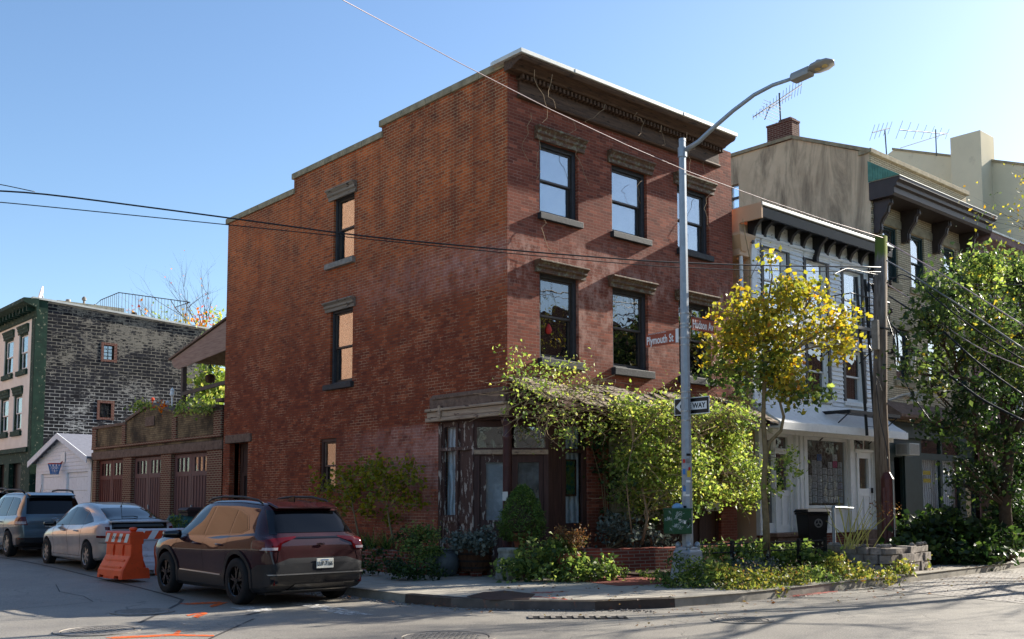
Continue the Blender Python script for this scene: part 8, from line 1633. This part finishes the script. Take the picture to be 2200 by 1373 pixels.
plant('street_tree', 'large dense green street tree at the right edge tangled with cables', 'tree', (bx_, by_, .14), bl, 'leaf_tree', .12, trunk=[(tr_, .17, .07), ([tr_[2], (bx_+.5, by_-.8, 4.6), (bx_+.8, by_-1.2, 6.2)], .08, .04), ([tr_[1], (bx_-.8, by_+.3, 3.0), (bx_-1.5, by_+.4, 4.6)], .07, .03)], stem_mat='bark_dark', limb_r=.022, cr=.2)
# ---- sparse tree whose twigs reach in at the top right and shade the junction
def sparse_tree(name, label, base, H, mat, nleaf, seed, r=.14, L0=2.2, dep=4, leafsize=.09, vis=True, spread=.55):
    st = random.getstate(); random.seed(seed); t = thing(name, label, 'tree', base); tips = []; m = MB(); b = Vector(base); m.tube([b, b+Vector((.05, 0, H*.5)), b+Vector((-.05, .05, H))], [r, r*.8, r*.65], 8); m.build('trunk', MT['bark_dark'], t); m = MB()
    for k in range(6): a = k*1.05+random.uniform(-.3, .3); branch(m, b+Vector((0, 0, H*(.65+.06*k))), (math.cos(a), math.sin(a), .75), L0*random.uniform(.8, 1.2), r*.42, dep-1, tips, spread, .15, 5, 4, (2, 4))
    m.build('branches', MT['bark_dark'], t)
    tp = [q for q in tips if q[2] <= 1]; 
    if nleaf: idx = RNG.integers(0, len(tp), nleaf); P = np.array([tuple(tp[i][0]) for i in idx])+RNG.normal(size=(nleaf, 3))*.12; V, F_ = leaf_mesh(P, leafsize); build_np('foliage', V, F_, MT[mat], t)
    random.setstate(st); return t
sparse_tree('street_tree', 'sparse autumn tree reaching bare orange flecked twigs in at the top right', (23.6, 6.9, 0), 6.3, 'leaf_yellow', 2200, 4, r=.16, L0=2.3, dep=5, spread=.5, leafsize=.075)
sparse_tree('street_tree', 'street tree beyond the right edge that casts dappled shade on the junction', (29.5, 7.2, 0), 5.4, 'leaf_tree', 1700, 9, r=.18, L0=2.6, dep=5)
# ---- bare and yellow trees behind the terrace
sparse_tree('bare_tree', 'bare winter tree rising behind the terrace roof', (24.7, 54, 0), 10.2, 'leaf_orange', 60, 2, r=.2, L0=3.3, dep=5, leafsize=.11, spread=.38)
tq = 48.0
plant('yellow_tree', 'yellow leaved tree glimpsed behind the terrace posts', 'tree', T3(450, 1000, 40), [(460, 830, 30, 40, 38, 900), (470, 760, 14, 40, 38, 300), (455, 880, 30, 20, 37, 400)], 'leaf_lime', .2, limb_r=.02, cr=.3)
plant('yellow_tree', 'orange and yellow foliage showing over the black house roof', 'tree', T3(420, 1000, 50), [(400, 692, 22, 8, tq+3, 50, 'leaf_yellow'), (350, 684, 26, 8, tq+4, 40, 'leaf_lime'), (300, 662, 14, 12, tq+4, 16, 'leaf_orange'), (440, 695, 26, 8, tq+2, 80, 'leaf_orange'), (470, 690, 14, 12, tq+2, 80, 'leaf_lime')], 'leaf_orange', .17, limb_r=.02, cr=.3)
plant('terrace_plants', 'potted flowers and greenery along the garage parapet', 'plant', onX(400, 880, 13.9), [(300, 870, 14, 8, 32.5, 90), (315, 872, 10, 6, 32.5, 50), (385, 880, 14, 6, 31.5, 80), (430, 878, 26, 7, 30.5, 160), (455, 876, 14, 8, 30, 80), (395, 868, 8, 10, 31, 40), (345, 876, 10, 5, 32, 40, 'leaf_orange')], 'leaf_lime', .10, limbs=False, cr=.10)
plant('fern_pot', 'ferny plant before the green tarpaulin heap', 'plant', onX(385, 1122, 12.0), [(380, 1122, 16, 9, 27.6, 220), (362, 1130, 12, 8, 27.4, 100)], 'leaf_green', .10, limbs=False, cr=.08, asp=.3)
plant('dead_sapling', 'thin bare sapling between the brick house and the white house', 'tree', T3(1605, 650, 23.4), [(1600, 600, 24, 50, 23.4, 14)], 'leaf_rust', .05, limb_r=.010, cr=.2, trunk=[([T3(1606, 900, 23.4), T3(1608, 720, 23.4), T3(1612, 560, 23.4), T3(1600, 500, 23.4), T3(1596, 470, 23.4)], .018, .006), ([T3(1611, 600, 23.4), T3(1630, 560, 23.3), T3(1634, 520, 23.3)], .008, .003), ([T3(1608, 640, 23.4), T3(1585, 600, 23.3), T3(1580, 570, 23.3)], .008, .003)])
# ---- fallen leaves and grit
lv = []
for _ in range(700):
    x = RNG.uniform(9.9, 24); y = RNG.uniform(8.5, 13.5)
    z = SW+.012 if y > 10.2+.3*math.sin(x) and x > 10.8 else .012
    lv.append((x, y, z))
for _ in range(260): x = RNG.uniform(9.1, 9.6); lv.append((x, RNG.uniform(11, 30), .02+gz(0, 20)*.5))
V, F_ = leaf_mesh(np.array(lv), .055, .5, .2, 1.6); tag(build_np('fallen_leaves', V, F_, MT['leaf_rust']), kind='stuff')
m = MB(); gr_ = random.Random(31)
for _ in range(420):
    k = gr_.uniform(0, 1); x = 9.35+gr_.gauss(0, .10) if k < .5 else gr_.uniform(9.5, 11.5); y = gr_.uniform(12.8, 17) if k < .5 else 12.4-(x-9.4)*1.05+gr_.gauss(-.25, .12); s = gr_.uniform(.006, .022)
    m.lathe([(s*.5, 0), (s, s*.5), (s*.6, s), (s*.1, s*1.1)], (x, y, .0), 5)
tag(m.build('gutter_gravel', MT['stone']), kind='stuff')
# ================================================================ light, sky, camera
W = bpy.data.worlds.new('World'); SC.world = W; W.use_nodes = True; nt = W.node_tree; bg = nt.nodes['Background']
sky = nt.nodes.new('ShaderNodeTexSky'); sky.sky_type = 'NISHITA'; sky.sun_disc = False
SEL, SAZ = R(27), R(-7.0)                       # the sun stands almost along the shop street, slightly in front of its facades
sky.sun_elevation = SEL; sky.sun_rotation = R(90)-SAZ; sky.air_density = 1.0; sky.dust_density = 0.7; sky.ozone_density = 2.6; sky.altitude = 0
hs_ = nt.nodes.new('ShaderNodeHueSaturation'); hs_.inputs['Saturation'].default_value = 1.06; nt.links.new(sky.outputs[0], hs_.inputs['Color']); nt.links.new(hs_.outputs[0], bg.inputs[0]); bg.inputs[1].default_value = 0.094
sl = bpy.data.lights.new('sun', 'SUN'); sl.energy = 5.0; sl.angle = R(0.53); sl.color = (1.0, 0.93, 0.82)
so = bpy.data.objects.new('sun', sl); COL.objects.link(so)
sd = Vector((math.cos(SEL)*math.cos(SAZ), math.cos(SEL)*math.sin(SAZ), math.sin(SEL))); so.rotation_euler = sd.to_track_quat('Z', 'Y').to_euler(); so.location = (60, -5, 40)
cd = bpy.data.cameras.new('camera'); co = bpy.data.objects.new('camera', cd); COL.objects.link(co); SC.camera = co
cd.sensor_width = 36; cd.lens = F_PX/2200*36; cd.clip_end = 2000; cd.clip_start = .1
cd.shift_y = (PCY-1373/2)/2200; cd.shift_x = 0
fwd = Vector((CFW[0]*math.cos(TH), CFW[1]*math.cos(TH), math.sin(TH))); co.location = (0, 0, CAMH); co.rotation_euler = fwd.to_track_quat('-Z', 'Y').to_euler()
SC.view_settings.view_transform = 'Standard'; SC.view_settings.look = 'None'; SC.view_settings.exposure = 1.28; SC.view_settings.gamma = 1
SC.render.resolution_x = 1024; SC.render.resolution_y = 639
